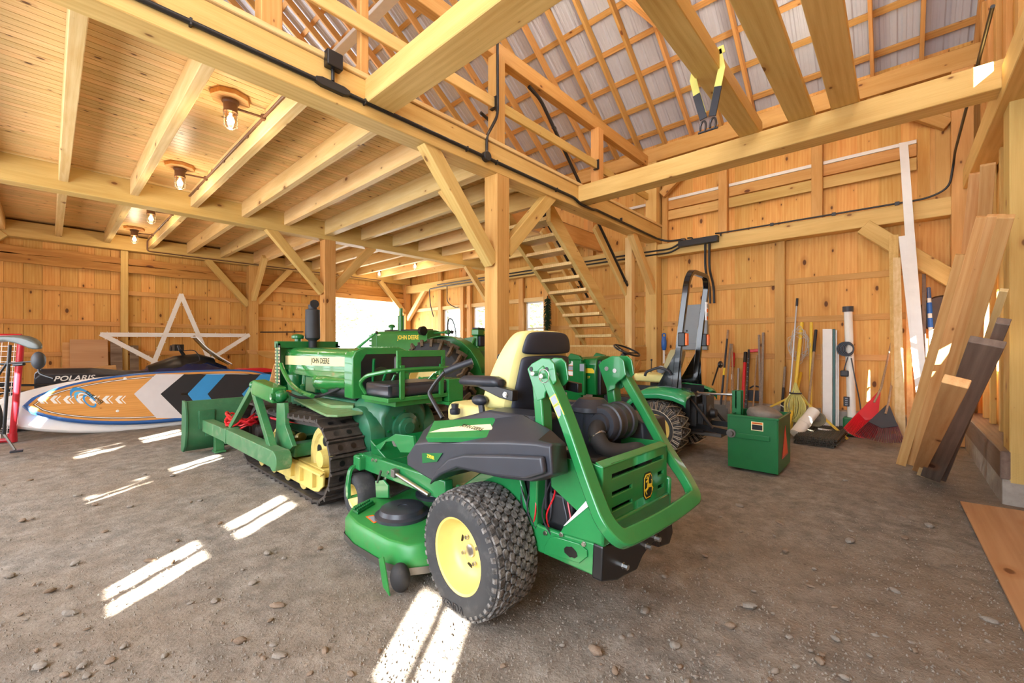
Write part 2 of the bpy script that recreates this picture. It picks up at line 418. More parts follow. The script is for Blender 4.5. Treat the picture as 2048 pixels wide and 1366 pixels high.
# back wall behind the camera: row of window panes
panes = []
for y0, y1 in ((-1.36, -.95), (.76, 1.15), (2.81, 3.23), (4.94, 5.46), (6.98, 7.5), (9.0, 9.5)):
    for z0, z1 in ((1.60, 1.89), (1.985, 2.29)):
        m_ = (y0+y1)/2; panes += [(y0, m_-.012, z0, z1), (m_+.012, y1, z0, z1)]
def backwall():
    b = MB(); ys = sorted({-2.3, 12.2, *[p[0] for p in panes], *[p[1] for p in panes]}); zs = sorted({-.1, 9.6, *[p[2] for p in panes], *[p[3] for p in panes]})
    for i in range(len(ys)-1):
        for j in range(len(zs)-1):
            ym = (ys[i]+ys[i+1])/2; zm = (zs[j]+zs[j+1])/2
            if any(p[0] < ym < p[1] and p[2] < zm < p[3] for p in panes): continue
            b.bb((-2.66, ys[i], zs[j]), (-2.6, ys[i+1], zs[j+1]))
    tag(b.build('wall_front', M['siding'], smooth=0, weld=False), 'wall with small sunny panes behind the viewer', 'wall', None, 'structure')
backwall()
# dusty lower panes
def dusty():
    n = NT('dusty_glass'); tc = n.n('TexCoord'); a = n.n('TexNoise', i={'Vector': tc.outputs['Object'], 'Scale': 5.0, 'Detail': 4.0})
    t = n.n('BsdfTransparent'); d = n.n('BsdfDiffuse'); d.inputs[0].default_value = lin('#8c8374'); mx = n.n('MixShader')
    n.link(n.ramp(a.outputs['Fac'], [(.38, (0, 0, 0)), (.56, (1, 1, 1))]), mx.inputs[0]); n.link(t.outputs[0], mx.inputs[1]); n.link(d.outputs[0], mx.inputs[2]); n.link(mx.outputs[0], n.o.inputs[0]); return n.m
M['dusty'] = dusty()
k = 0
for p in panes:
    if p[2] < 1.7 and 2 < p[0] < 6:
        b = MB(); b.bb((-2.64, p[0]-.005, p[2]-.005), (-2.632, p[1]+.005, p[3]+.005)); k += 1
        tag(b.build('window_%d' % (10+k), M['dusty'], smooth=0), None, None, None, 'structure')

# --- roof
def roof_sheet(sgn, name):
    b = MB(); y = -1.2; prof = []
    while y < 12.7:   # ribbed sheet profile across Y
        prof += [(y, 0), (y+.016, .02), (y+.046, .02), (y+.062, 0)]
        for q in (.105, .165): prof += [(y+q, 0), (y+q+.008, .005), (y+q+.022, .005), (y+q+.03, 0)]
        y += .2286
    vs = []
    xa, xb = (8.45, XRDG) if sgn > 0 else (2*XRDG-8.45, XRDG)
    for (yy, dz) in prof:
        for xx in (xa, xb): vs.append((xx, yy, (roofz(xx) if sgn > 0 else roofz(2*XRDG-xx))+.125+dz))
    fs = [(2*i, 2*i+1, 2*i+3, 2*i+2) for i in range(len(prof)-1)]
    b.add(vs, fs); o = b.build(name, M['tin'], smooth=0, weld=False); tag(o, 'ribbed grey metal roof sheeting', 'roof', None, 'structure')
M['tin'] = paint('galvanised_roof_sheet', '#c6c8cf', .45, .05, metal=.1)
roof_sheet(1, 'roof'); roof_sheet(-1, 'roof_far_slope')
ud = V(-1, 0, SL).normalized(); up = V(SL, 0, 1).normalized()
y = -.76
while y < 12.2:
    timber('rafter', (8.1, y, roofz(8.1)), (XRDG, y, roofz(XRDG)), .045, .15, 'timber_warm', up, .003); y += .512
for i in range(11):
    x = 7.93-.45*i
    timber('roof_batten', (x, -.95, roofz(x, .099)), (x, 12.2, roofz(x, .099)), .085, .036, 'timber_warm', up, .002)
timber('wall_plate', (7.98, -.85, 4.985), (7.98, 12.1, 4.985), .2, .27, 'timber_warm')
timber('roof_fascia', (8.3, -.9, 5.05), (8.3, 12.1, 5.05), .04, .2, 'timber_warm')

# --- main timber frame
P3X = 3.58
timber('loft_beam', (-2.6, YM+.11, (ZB+3.6)/2), (8.15, YM+.11, (ZB+3.6)/2), .22, 3.6-ZB, label='long squared loft beam carrying the conduit', cat='beam')
timber('loft_floor_edge', (-2.6, YM+.16, 3.625), (8.1, YM+.16, 3.625), .36, .045, 'timber_pale', label='pale floor edge board on top of the long loft beam', cat='board')
timber('middle_beam', (-2.6, YI+.11, 3.455), (8.15, YI+.11, 3.455), .22, .34, label='middle beam under the far end of the near joists', cat='beam')
timber('far_wall_beam', (-3.0, YS+.05, 3.45), (8.1, YS+.05, 3.45), .2, .3, label='beam on top of the wall behind the white star', cat='beam')
timber('tool_wall_girt_beam', (8.02, -.75, 3.125), (8.02, 12.1, 3.125), .2, .24, label='heavy girt beam along the tool wall above the tools', cat='beam')
timber('tie_beam', (1.975, -.75, 3.50), (1.975, YM+.02, 3.50), .26, .21, label='large tie beam overhead meeting the loft beam near the black outlet box', cat='beam')
timber('tie_beam', (5.265, -.75, 3.485), (5.265, YM+.02, 3.485), .23, .23, label='tie beam from the near wall post to the loft beam, above the tool wall', cat='beam')
# loose joists laid on the ties
timber('loft_joist', (5.27, 1.19, 3.675), (-2.5, 1.19, 3.675), .2, .15, label='thick plank over the tie beams with the yellow sling', cat='joist')
timber('loft_joist', (5.27, .72, 3.63), (-2.5, .72, 3.63), .22, .055, label='middle one of the three planks over the tie beams', cat='joist')
timber('loft_joist', (5.27, .37, 3.63), (-2.5, .37, 3.63), .215, .055, label='plank over the tie beams nearest the near wall', cat='joist')
# joists of both loft bays + ceiling
jx = [-2.0, -1.26, -.57, .13, .81, 1.49, 2.165, 2.81]+[3.54]+[4.24, 4.95, 5.6, 6.26, 6.9, 7.5]
for a, (y0, y1) in enumerate(((YM+.22, YI), (YI+.22, YS-.05))):
    for x in jx:
        ya = y0
        if a == 0 and x > 4.9: ya = 4.78
        w = .14 if abs(x-3.54) < .1 else .09
        timber('floor_joist', (x, ya, (ZJ+ZC)/2-(0.02 if w > .1 else 0)), (x, y1, (ZJ+ZC)/2-(0.02 if w > .1 else 0)), w, ZC-ZJ+(.04 if w > .1 else 0), 'timber_pale', label='exposed floor joist under the boarded loft ceiling', cat='joist', group='loft floor joists')
def ceil_boards():
    b = MB(); bw = .09; n = int((YS+.1-YM)/bw)
    for i in range(n):
        y0 = YM+.2+i*bw; x1 = 4.85 if y0 < 4.72 else 8.15
        b.bb((-2.6, y0+.003, ZC), (x1, y0+bw-.003, ZC+.02))
    b.bb((-2.6, YM+.2, ZC+.021), (4.85, 4.72, ZC+.03)); b.bb((-2.6, 4.72, ZC+.021), (8.15, 12.15, ZC+.03))
    tag(b.build('ceiling', M['ceil'], smooth=0, weld=False), 'narrow tongue and groove loft ceiling boards', 'ceiling', None, 'structure')
ceil_boards()
timber('stairwell_trimmer', (4.85, 4.74, 3.48), (8.1, 4.74, 3.48), .09, .32, 'timber_warm', label='trimmer beam on the far side of the stair opening', cat='beam')
timber('stairwell_header', (4.87, YM+.2, 3.5), (4.87, 4.74, 3.5), .09, .28, 'timber', label='header at the top of the stairs', cat='beam')
# ledgers at the ceiling edge
timber('ceiling_trim', (-2.6, YI-.02, 3.625), (8.0, YI-.02, 3.625), .03, .035, 'timber_pale')
# posts
def post(x, y, z1, w=.21, z0=0, mat='timber_warm', label=None):
    return timber('timber_post', (x, y, z0), (x, y, z1), w, w, mat, V(0, 1, 0), label=label, cat='post')
post(P3X, YM+.105, ZB, label='main post in the middle behind the mower seat')
post(P3X, YI+.105, ZB, label='post beside the big far doorway, under the middle beam')
post(3.45, YS-.02, ZB, label='post against the far wall right beside the star')
post(7.98, YI+.1, 3.0, label='post on the tool wall under the middle beam')
post(7.98, YM+.13, 4.85, .22, mat='timber', label='corner post where the loft beam meets the tool wall')
post(8.0, 12.03, 3.3, .2, label='corner post beyond the old tractor'); post(7.97, -.62, 4.85, .2, label='corner post behind the leaning white board')
post(1.08, 12.1, 3.3, .12, mat='timber', label='slim stud on the far wall behind the star'); post(-1.4, 12.03, 3.3, .2)
post(-1.6, YM+.105, ZB); post(-1.6, YI+.105, ZB)
post(5.435, YR-.195, 3.6, .27, .17, 'timber', label='near wall post at the picture edge under the tie beam')
post(1.97, YR-.135, 3.6, .2, .17, 'timber')
# studs and girts, tool wall lower part
def girtY(x, y0, y1, z, w=.05, h=.09, mat='timber_warm'): timber('wall_girt', (x, y0, z), (x, y1, z), w, h, mat, bevel=.003)
def girtX(y, x0, x1, z, w=.05, h=.09, mat='timber_warm'): timber('wall_girt', (x0, y, z), (x1, y, z), w, h, mat, bevel=.003)
for z in (2.34, 1.72, 1.12): girtY(8.17, -.55, YM, z)
for z in (2.34, 1.72, 1.12): girtY(8.17, YM+.25, 6.3, z)
for z in (2.44,): girtY(8.15, 6.3, 11.9, z, .1, .1, 'timber_pale')
girtY(8.15, 10.5, 11.9, 1.75, .05, .09, 'timber_pale'); girtY(8.15, 8.95, 9.4, 1.75, .05, .09, 'timber_pale'); girtY(8.15, 7.0, 8.2, 1.75, .05, .09, 'timber_pale')
for y_, z1 in ((1.42, 3.0), (5.35, 3.0), (10.35, 3.0), (9.32, 3.0), (9.02, 3.0), (8.2, 3.0), (7.05, 3.0), (6.25, 3.0)):
    timber('wall_stud', (8.1, y_, 0), (8.1, y_, z1), .09, .14, 'timber_warm', V(0, 1, 0), .003)
for y_ in (2.28, .92, -.45): timber('wall_stud', (8.08, y_, 3.245), (8.08, y_, 4.85), .12, .14, 'timber_warm', V(0, 1, 0), .003)
for y_ in (10.35, 9.2, 8.1, 6.6, 5.0): timber('wall_stud', (8.1, y_, 3.245), (8.1, y_, 4.85), .1, .14, 'timber_warm', V(0, 1, 0), .003)
for y_ in (3.4-.02, -.5): timber('wall_stud', (8.08, y_+.12 if y_ < 0 else y_-.05, 3.245), (8.08, y_+.12 if y_ < 0 else y_-.05, 4.85), .08, .1, 'timber_warm', V(0, 1, 0), .003)
timber('wall_stud', (8.12, -.36, 3.245), (8.12, -.36, 4.3), .05, .3, 'siding', V(0, 1, 0), .003)
for (a_, b_) in ((-.2, .85), (.99, 2.2), (2.36, YM)):
    girtY(8.15, a_, b_, 4.02, .07, .17, 'timber_warm'); girtY(8.12, a_, b_, 3.82, .05, .17, 'timber')
    timber('insulation_strip', (8.14, a_, 4.135), (8.14, b_, 4.135), .06, .05, 'white', bevel=.002)
timber('insulation_strip', (8.14, YM+.26, 4.135), (8.14, 4.3, 4.135), .06, .05, 'white', bevel=.002)
brace((7.98, 2.55, 4.87), (7.98, 3.35, 4.2), .1, .14, mat='timber_warm'); brace((7.98, .3, 4.87), (7.98, -.5, 4.2), .1, .14, mat='timber_warm')
# girts and details, far wall
for z in (2.42, 1.75, 1.13, .5):
    girtX(12.17, -2.6, 1.02, z); girtX(12.17, 1.14, 3.34, z)
    if z < 2.6: girtX(12.17, 3.56, 5.42, z if z != 1.75 else 2.0)
# live-edge slabs high on the far wall
def slab(x0, x1, z, h):
    b = MB(); n = 40; t = []; u = []
    for i in range(n+1):
        x = x0+(x1-x0)*i/n; t.append(V(x, 12.06, z+h/2+.03*noise.noise((x*2.2, z*9, 1))+.015*noise.noise((x*8, z, 4)))); u.append(V(x, 12.06, z-h/2+.03*noise.noise((x*1.9, z*5, 7))+.015*noise.noise((x*9, z, 2))))
    b.prism(u+t[::-1], V(0, .05, 0)); o = b.build('wall_girt', M['liveedge'], smooth=0, weld=False); tag(o, 'rough live-edge plank with bark, high on the far wall', 'plank', None, 'structure')
M['liveedge'] = wood('live_edge_plank', '#cf9550', '#9a5f28', 1.0, tint=.2, kscale=.7)
slab(-2.6, 8.0, 3.08, .14); slab(-2.6, 8.0, 2.93, .16); timber('door_lintel', (3.6, 12.1, 2.77), (8.0, 12.1, 2.77), .16, .14, 'timber_warm')
timber('door_jamb', (5.4, 12.1, 0), (5.4, 12.1, 2.8), .12, .08, 'timber_warm', V(0, 1, 0)); timber('door_jamb', (7.8, 12.1, 0), (7.8, 12.1, 2.8), .12, .08, 'timber_warm', V(0, 1, 0))
# braces of the frame
def bx(x, y, sx, sy, z=2.5, r=.85, w=.13, top=ZB): # brace from post out to a beam
    brace((x, y, top-r-.02), (x+sx*r, y+sy*r, top+.02), w, w)
zc = ZB+.02
brace((3.48, YM+.09, 2.26), (2.52, YM+.09, 3.36), .13, .16, label='knee brace from the main post up towards the viewer', cat='brace'); brace((3.68, YM+.09, 2.42), (4.60, YM+.09, 3.34), .13, .16, label='knee brace from the main post towards the stairs', cat='brace')
brace((P3X, YM+.2, 2.45), (P3X, YM+1.1, 3.4), .13, .15)
brace((3.48, YI+.1, 2.30), (2.55, YI+.1, 3.33), .12, .15, label='knee brace on the doorway post leaning to the star', cat='brace'); brace((3.68, YI+.1, 2.40), (4.50, YI+.1, 3.32), .12, .15, label='knee brace on the doorway post leaning to the old tractor', cat='brace')
brace((3.36, YS-.02, 2.30), (2.50, YS-.02, 3.32), .11, .14, label='brace on the far wall post above the star', cat='brace'); brace((3.55, YS-.02, 2.38), (4.35, YS-.02, 3.32), .11, .14, label='brace on the far wall post towards the doorway', cat='brace')
brace((3.45, YS-.10, 2.45), (3.45, YS-.95, 3.40), .11, .14)
brace((7.92, 12.0, 2.35), (7.0, 12.0, 3.32), .11, .14, mat='timber_pale'); brace((8.0, 11.93, 2.15), (8.0, 11.0, 3.05), .11, .14, mat='timber_pale', label='pale brace in the corner beyond the old tractor', cat='brace')
brace((7.90, YI+.1, 2.4), (7.05, YI+.1, 3.32), .11, .14)
brace((7.98, YM+.1, 2.28), (7.0, YM+.1, 3.3), .12, .15, label='brace from the corner post down from the loft beam', cat='brace')
brace((7.98, -.58, 2.12), (7.98, .36, 3.02), .14, .2, mat='timber', label='brace behind the leaning white board on the tool wall', cat='brace')
brace((-1.5, YM+.09, 2.4), (-.6, YM+.09, 3.34)); brace((-1.5, YI+.09, 2.4), (-.6, YI+.09, 3.34)); brace((-1.5, YS-.02, 2.35), (-.55, YS-.02, 3.34)); 
# near wall: plate, sill, concrete curb, studs
timber('near_wall_plate', (1.5, YR-.1, 3.42), (8.1, YR-.1, 3.42), .2, .25, label='sloping-looking plate on top of the near wall', cat='beam')
def curb():
    b = MB(); b.bb((5.30, -1.05, -.1), (8.3, YR-.02, .2)); o = b.build('trim_1', M['concrete'], smooth=0, bevel=.012); tag(o, 'grey concrete curb along the near wall', 'curb', None, 'structure')
    b = MB(); b.bb((8.0, -1.0, -.1), (8.4, 12.2, .32)); o = b.build('trim_2', M['concrete'], smooth=0, bevel=.012); tag(o, 'grey concrete curb along the tool wall', 'curb', None, 'structure')
M['concrete'] = paint('concrete', '#a8a096', .9, .25, .35, '#7a6a58', sc=9, spec=.2)
curb()
timber('near_wall_sill', (5.3, YR-.11, .315), (8.05, YR-.11, .315), .2, .23, 'board_grey', label='thick wooden sill on the concrete curb', cat='sill')
for i, x in enumerate((5.95, 6.5, 7.1, 7.6)): timber('wall_stud', (x, YR-.17, .43), (x, YR-.17, 3.3), .09, .045, 'timber', V(0, 1, 0), .003)
for z in (2.3, 1.35): girtX(-.84, 5.5, 8.0, z, .04, .09, 'timber')
# upright boards in the top corner above the near wall
for i, x in enumerate((7.65, 7.2, 6.7, 6.15, 5.6)):
    timber('gable_stud', (x, -.78, 3.55), (x, -.78, roofz(x, -.1)), .15, .045, 'timber_warm', V(0, 1, 0), .003)
# loft guard: posts, rails, upper beam
for x in (3.67, 6.0): post(x, YM+.2, 4.8, .15, 3.65, 'timber_warm')
post(1.15, YM+.2, 4.8, .15, 3.65, 'timber_warm'); post(1.95, YM+.24, 4.8, .08, 3.65, 'timber_warm')
timber('guard_rail', (-2.0, YM+.17, 4.2), (3.62, YM+.17, 4.2), .04, .13, 'timber'); timber('guard_rail', (3.74, YM+.17, 4.2), (5.98, YM+.17, 4.2), .04, .13, 'timber')
timber('guard_rail', (6.07, YM+.2, 4.2), (7.9, YM+.2, 4.2), .04, .13, 'timber')
timber('loft_top_beam', (-2.0, YM+.25, 4.9), (8.0, YM+.25, 4.9), .12, .2, 'timber_warm', label='upper beam on the loft guard posts, running to the tool wall', cat='beam')
brace((5.0, YM+.0, 6.9), (6.35, 2.72, 6.28), .09, .14, mat='timber_warm')
timber('light_batten', (2.86, 4.4, 5.6), (2.86, 8.0, 5.6), .14, .06, 'white')
b = MB()
for x, z in ((3.67, 4.2), (6.0, 4.2)):
    b.bb((x-.085, YM+.115, z-.075), (x-.075, YM+.2, z+.075)); b.bb((x-.12, YM+.115, z-.085), (x-.075, YM+.2, z-.075))
tag(b.build('rail_bracket', M['iron'], smooth=0), None, None, None, 'structure')

# --- windows of the tool wall (white sashes) and the bright opening
def window(i, y0, y1, z0, z1, glassy=True):
    b = MB(); t = .045
    for (a0, a1, c0, c1) in ((y0, y1, z1-t, z1), (y0, y1, z0, z0+t), (y0, y0+t, z0, z1), (y1-t, y1, z0, z1)): b.bb((8.17, a0, c0), (8.25, a1, c1))
    zm = (z0+z1)/2; b.bb((8.185, y0, zm-.025), (8.235, y1, zm+.025))
    o = b.build('window_%d' % i, M['white'], smooth=0, bevel=.004); tag(o, 'white double-hung window in the tool wall', 'window', None, 'structure')
    g = MB(); g.bb((8.205, y0+.03, z0+.03), (8.213, y1-.03, z1-.03)); g.build('window_pane', M['glass'], o, smooth=0)
window(1, 8.32, 8.9, 1.05, 2.40); window(2, 6.35, 6.95, 1.05, 2.40); window(3, 9.45, 10.25, 1.05, 2.40)
# --- outside greenery beyond the openings
def foliage_mat():
    n = NT('sunlit_leaves'); tc = n.n('TexCoord'); a = n.n('TexNoise', i={'Vector': tc.outputs['Object'], 'Scale': 4.0, 'Detail': 3.0})
    n.col(n.ramp(a.outputs['Fac'], [(.35, lin('#9db877')), (.65, lin('#dfe8bd'))])); n.set(rough=.6)
    return n.m
M['leaf'] = foliage_mat()
def tree(x, y, h, r, label):
    t = empty('leafy_tree', (x, y, -.06), 0, label, 'tree', 'trees beyond the doorway'); rnd = random.Random(int(x*100+y*10))
    b = MB(); b.tube([(0, 0, 0), (.05, .03, h*.4), (0, .1, h*.8)], [.16, .12, .04], 8); b.build('trunk', M['timber_warm'], t)
    b = MB()
    for i in range(1500):
        a = rnd.uniform(0, 6.283); u = rnd.uniform(-1, 1); q = rnd.uniform(.55, 1)**.5; s = (1-u*u)**.5
        p = V(cos(a)*s*r*q, sin(a)*s*r*q, h*.6+u*h*.42*q); e = rnd.uniform(.12, .26)
        m = Matrix.Rotation(rnd.uniform(0, 6), 3, 'Z') @ Matrix.Rotation(rnd.uniform(0, 3), 3, 'X')
        b.add([p+m @ V(-e, 0, 0), p+m @ V(0, -e*.5, .03), p+m @ V(e, 0, 0), p+m @ V(0, e*.5, .03)], [(0, 1, 2, 3)])
    b.build('crown', M['leaf'], t, smooth=0, weld=False)
tree(9.5, 24.0, 6.0, 3.0, 'bright overexposed tree seen through the far doorway'); tree(17.5, 27, 6.5, 3.2, 'tree behind the old tractor exhaust, beyond the doorway')
tree(15.0, 15.0, 5.5, 2.8, 'tree seen through the window near the main post'); tree(15.5, 8.6, 5.0, 2.2, 'tree outside the window behind the mower seat')
# ================================================================ lamps
LAMPS = []
M['bulb'] = glow('lit_bulb', '#ffd9a0', 40); M['jar'] = glass('lamp_jar', '#fff4e0', .04)
def jar_lamp(x, y, zc, label):
    t = empty('jar_lamp', (x, y, zc), 0, label, 'lamp', 'caged ceiling lamps')
    b = MB(); n = 8; b.lathe((0, 0, 0), (0, 0, -1), [(0, .16), (.045, .16), (.045, .05)], 8); b.build('mounting_block', M['board'], t, smooth=20, bevel=.004)
    b = MB(); b.lathe((0, 0, -.045), (0, 0, -1), [(0, .05), (.0, .068), (.02, .07), (.035, .058), (.09, .056), (.1, .06), (.115, .06)], 20); b.build('lamp_cap', M['bronze'], t)
    b = MB(); b.lathe((0, 0, -.16), (0, 0, -1), [(0, .044), (.06, .046), (.11, .042), (.135, .026), (.14, 0)], 20); b.build('glass_jar', M['jar'], t)
    b = MB(); b.lathe((0, 0, -.165), (0, 0, -1), [(0, .012), (.02, .014), (.05, .03), (.075, .032), (.1, .02), (.107, 0)], 16); b.build('bulb', M['bulb'], t)
    b = MB()
    for k in range(8):
        a = pi*k/4; d = V(cos(a), sin(a), 0); b.tube([d*.056+V(0, 0, -.15), d*.056+V(0, 0, -.24), d*.052+V(0, 0, -.28), d*.028+V(0, 0, -.31), V(0, 0, -.315)], .0022, 5)
    for z in (-.18, -.23, -.28): b.tube([V(.056*cos(q*pi/10), .056*sin(q*pi/10), z) for q in range(20)], .0022, 5, True)
    b.build('wire_cage', M['steel'], t)
    LAMPS.append((x, y, zc-.40)); return t
for (x, y, l) in ((1.15, 4.62, 'nearest caged lamp on a wooden octagon, beside the pipe'), (1.15, 6.88, 'second caged lamp on its octagon, before the middle beam'), (1.15, 9.18, 'caged lamp partly hidden just beyond the middle beam'), (1.15, 11.2, 'caged lamp nearest the wall behind the star'),
                  (6.58, 6.97, 'caged lamp glowing beside the main post brace'), (6.58, 9.5, 'caged lamp halfway down the bay above the old tractor'), (6.58, 11.3, 'caged lamp in the far corner bay over the doorway')):
    jar_lamp(x, y, ZC, l)
t = empty('hanging_bulb', (4.72, 3.13, 6.78), 0, 'bare bulb glowing high under the metal roof', 'lamp')
b = MB(); b.lathe((0, 0, -.18), (0, 0, -1), [(0, .014), (.03, .018), (.08, .05), (.12, .05), (.15, .03), (.158, 0)], 16); b.build('bulb', M['bulb'], t)
b = MB(); b.tube([(0, 0, 0.5), (0, 0, -.15)], .006, 6); b.lathe((0, 0, -.1), (0, 0, -1), [(0, .02), (.08, .02)], 12); b.build('socket', M['iron'], t)
M['panel_grey'] = paint('panel_grey_paint', '#8b9499', .45, .06, metal=0)
M['sling'] = paint('yellow_webbing', '#e3df78', .7, .12); M['shackle'] = plain('dark_steel_shackle', '#56565a', .35, .8)
M['garland'] = paint('garland_green', '#24422a', .8, .3)
M['string'] = paint('pale_string', '#c9c2b2', .8, .1); M['rope'] = paint('yellow_rope', '#d8cf7a', .8, .15); M['hose'] = paint('grey_hose', '#8b8267', .6, .2); M['mat_dark'] = paint('dark_ribbed_mat', '#45423a', .75, .3, .5, '#8a7c62', sc=12); M['lid'] = paint('dark_brown_lid', '#4a3420', .5, .2)
M['gel'] = paint('white_gelcoat', '#f0efec', .25, .03, .06, '#b9b6ae', coat=.3); M['sup_blue'] = paint('blue_rail', '#2c62a8', .25, .12, coat=.3); M['bamboo'] = wood('bamboo_deck', '#dca15c', '#c58a46', .25, gs=1.2, tint=.05, rough=.3); M['pad_white'] = paint('pale_grey_pad', '#cfcdd0', .7, .05); M['pad_black'] = paint('black_pad', '#232327', .8, .1); M['pad_blue'] = paint('sky_blue_pad', '#2f8fd0', .6, .06); M['sup_logo'] = plain('logo_blue', '#4fb2e4', .5)
M['sled_blue'] = paint('dark_blue_plastic', '#17224a', .15, .15, coat=.5); M['smoke'] = glass('smoked_windshield', '#8f9a78', .25, .05); M['bark'] = wood('bark', '#9a8670', '#5f4c3a', .2, tint=.3); M['goal_red'] = paint('red_enamel', '#b3202c', .3, .1, .1); M['string_white'] = paint('white_netting', '#e6e2da', .8, .05); M['saddle'] = paint('weathered_saddle', '#5d615c', .35, .35, .2, '#8f9488')
# ================================================================ machines: shared pieces
class Fr:
    # local frame of a machine: x forward, y to its left, z up
    def __init__(s, ox, oy, hd):
        a = R(hd); s.ox, s.oy, s.hd = ox, oy, a; s.f = V(cos(a), sin(a), 0); s.l = V(-sin(a), cos(a), 0); s.o = V(ox, oy, 0)
    def L(s, px, py, x=None, y=None, z=None):
        d = ray(px, py); o = V(0, 0, H)-s.o; o = V(o.dot(s.f), o.dot(s.l), o.z); d = V(d.dot(s.f), d.dot(s.l), d.z)
        t = (x-o.x)/d.x if x is not None else (y-o.y)/d.y if y is not None else (z-o.z)/d.z
        return o+t*d
def tyre(b, c, Rr, W, rr, sgn=1, bulge=.012, n=56):
    # axis along y through c
    h = W/2
    b.lathe(c, (0, 1, 0), [(-h+.02, rr), (-h+.004, rr+.008), (-h-bulge*.3, rr+(Rr-rr)*.35), (-h-bulge*.2, rr+(Rr-rr)*.65), (-h+.012, Rr*.955), (-h+.035, Rr*.985), (0, Rr), (h-.035, Rr*.985), (h-.012, Rr*.955), (h+bulge*.2, rr+(Rr-rr)*.65), (h+bulge*.3, rr+(Rr-rr)*.35), (h-.004, rr+.008), (h-.02, rr)], n, cap=False)
def blocks(b, c, Rr, W, n=36, m=7, t=.013, fill=.84):
    c = Vector(c); w = W/m
    for j in range(m):
        y = -W/2+w*(j+.5); Rj = Rr*(1-.05*(abs(y)/(W/2))**2.5)
        for i in range(n):
            a = 2*pi*(i+.5*(j % 2))/n; da = pi/n*fill; hw = w/2*.95; ring = []
            for r in (Rj-.006, Rj+t):
                k = 1 if r < Rj else .9
                for (u, v) in ((-1, 0), (-.7, -1), (.75, -1), (1, 0), (.75, 1), (-.7, 1)) if 0 < j < m-1 else ((-1, -1), (.8, -1), (1, 1), (-.8, 1)):
                    aa = a+u*da*k; ring.append(c+V(r*cos(aa), y+v*hw*k, r*sin(aa)))
            q = len(ring)//2; b.add(ring, [tuple(range(q, 2*q))]+[(p, (p+1) % q, q+(p+1) % q, q+p) for p in range(q)])
    # shoulder lugs
    for sg in (-1, 1):
        for i in range(n):
            a = 2*pi*(i+.25)/n; da = pi/n*.55; y0 = sg*(W/2-.006); y1 = sg*(W/2+.016); ra, rb = Rr*.955+t*.6, Rr*.80
            p = [c+V(ra*cos(a-da), y0, ra*sin(a-da)), c+V(ra*cos(a+da), y0, ra*sin(a+da)), c+V(rb*cos(a+da), y1, rb*sin(a+da)), c+V(rb*cos(a-da), y1, rb*sin(a-da))]
            q = [c+V(Rr*.93*cos(a-da), y1, Rr*.93*sin(a-da)), c+V(Rr*.93*cos(a+da), y1, Rr*.93*sin(a+da))]
            b.add(p+q, [(0, 1, 5, 4), (4, 5, 2, 3), (0, 4, 3), (1, 2, 5)])
def rim(b, c, rr, W, sgn, holes=4):
    h = W/2; P = [(h-.012, rr+.012), (h-.006, rr+.006), (h-.012, rr-.004), (h-.03, rr-.012), (h*.45, rr-.03), (h*.25, rr-.055), (h*.2, rr*.5), (h*.3, rr*.32), (h*.3, 0)]
    b.lathe(c, (0, sgn, 0), P, 44, cap=False); b.lathe(c, (0, -sgn, 0), [(h-.012, rr+.012), (h-.02, rr-.006), (h*.3, rr-.03), (-h*.2, rr*.8)], 36, cap=False)
def bolt(b, p, d, r=.011, h=.008):
    b.lathe(p, d, [(0, r*1.25), (.002, r*1.25), (.002, r), (h, r), (h, 0)], 6)
def bolts(parent, pts, d, r=.011, h=.008, name='bolt', mat='chrome'):
    for p in pts:
        b = MB(); bolt(b, p, d, r, h); b.build(name, M[mat], parent)
def poly_on(b, f, pts, y=None, x=None, th=.004, sg=1):
    P = [f.L(*p, y=y, x=x) for p in pts]; b.prism(P, V(0, th*sg, 0) if y is not None else V(th*sg, 0, 0))
DEER = [(-.12, .40, -.02, .28, .05), (.06, .42, .0, .28, .05), (-.17, .34, -.06, .31, .04), (-.17, .19, -.02, .25, .10), (-.02, .25, -.03, .06, .12), (-.05, .02, .20, -.02, .22), (.24, .02, .27, .14, .05), (.27, .14, .22, .20, .05), (-.05, -.06, -.24, -.12, .07), (-.24, -.12, -.12, -.30, .06), (-.02, -.08, -.16, -.16, .06), (.24, -.06, .32, -.16, .09), (.32, -.16, .27, -.26, .05)]
def emblem(parent, o, xd, yd, nd, w, h):
    o = Vector(o); xd = Vector(xd); yd = Vector(yd); nd = Vector(nd)
    def oct_(k): return [o+xd*(w/2*k*sx)+yd*(h/2*k*sy) for sx, sy in ((-.55, -1), (.55, -1), (.92, -.72), (1, 0), (.92, .72), (.55, 1), (-.55, 1), (-.92, .72), (-1, 0), (-.92, -.72))]
    b = MB(); b.prism(oct_(1.0), nd*.003); b.mat(1).prism([p+nd*.003 for p in oct_(.9)], nd*.0015); b.mat(0).prism([p+nd*.0045 for p in oct_(.82)], nd*.0002)
    b.mat(2).prism([p+nd*.0046 for p in oct_(.80)], nd*.0006)
    b.mat(1)
    for x0, z0, x1, z1, q in DEER:
        p0 = o+nd*.0056+xd*(x0*w*1.5)+yd*(z0*h*.95); p1 = o+nd*.0056+xd*(x1*w*1.5)+yd*(z1*h*.95); e = (p1-p0).normalized(); b.beam(p0-e*q*w*.25, p1+e*q*w*.25, q*w*.9, .0012, nd)
    return b.build('emblem', [M['decal_blk'], M['decal_yel'], M['decal_blk']], parent, smooth=0)

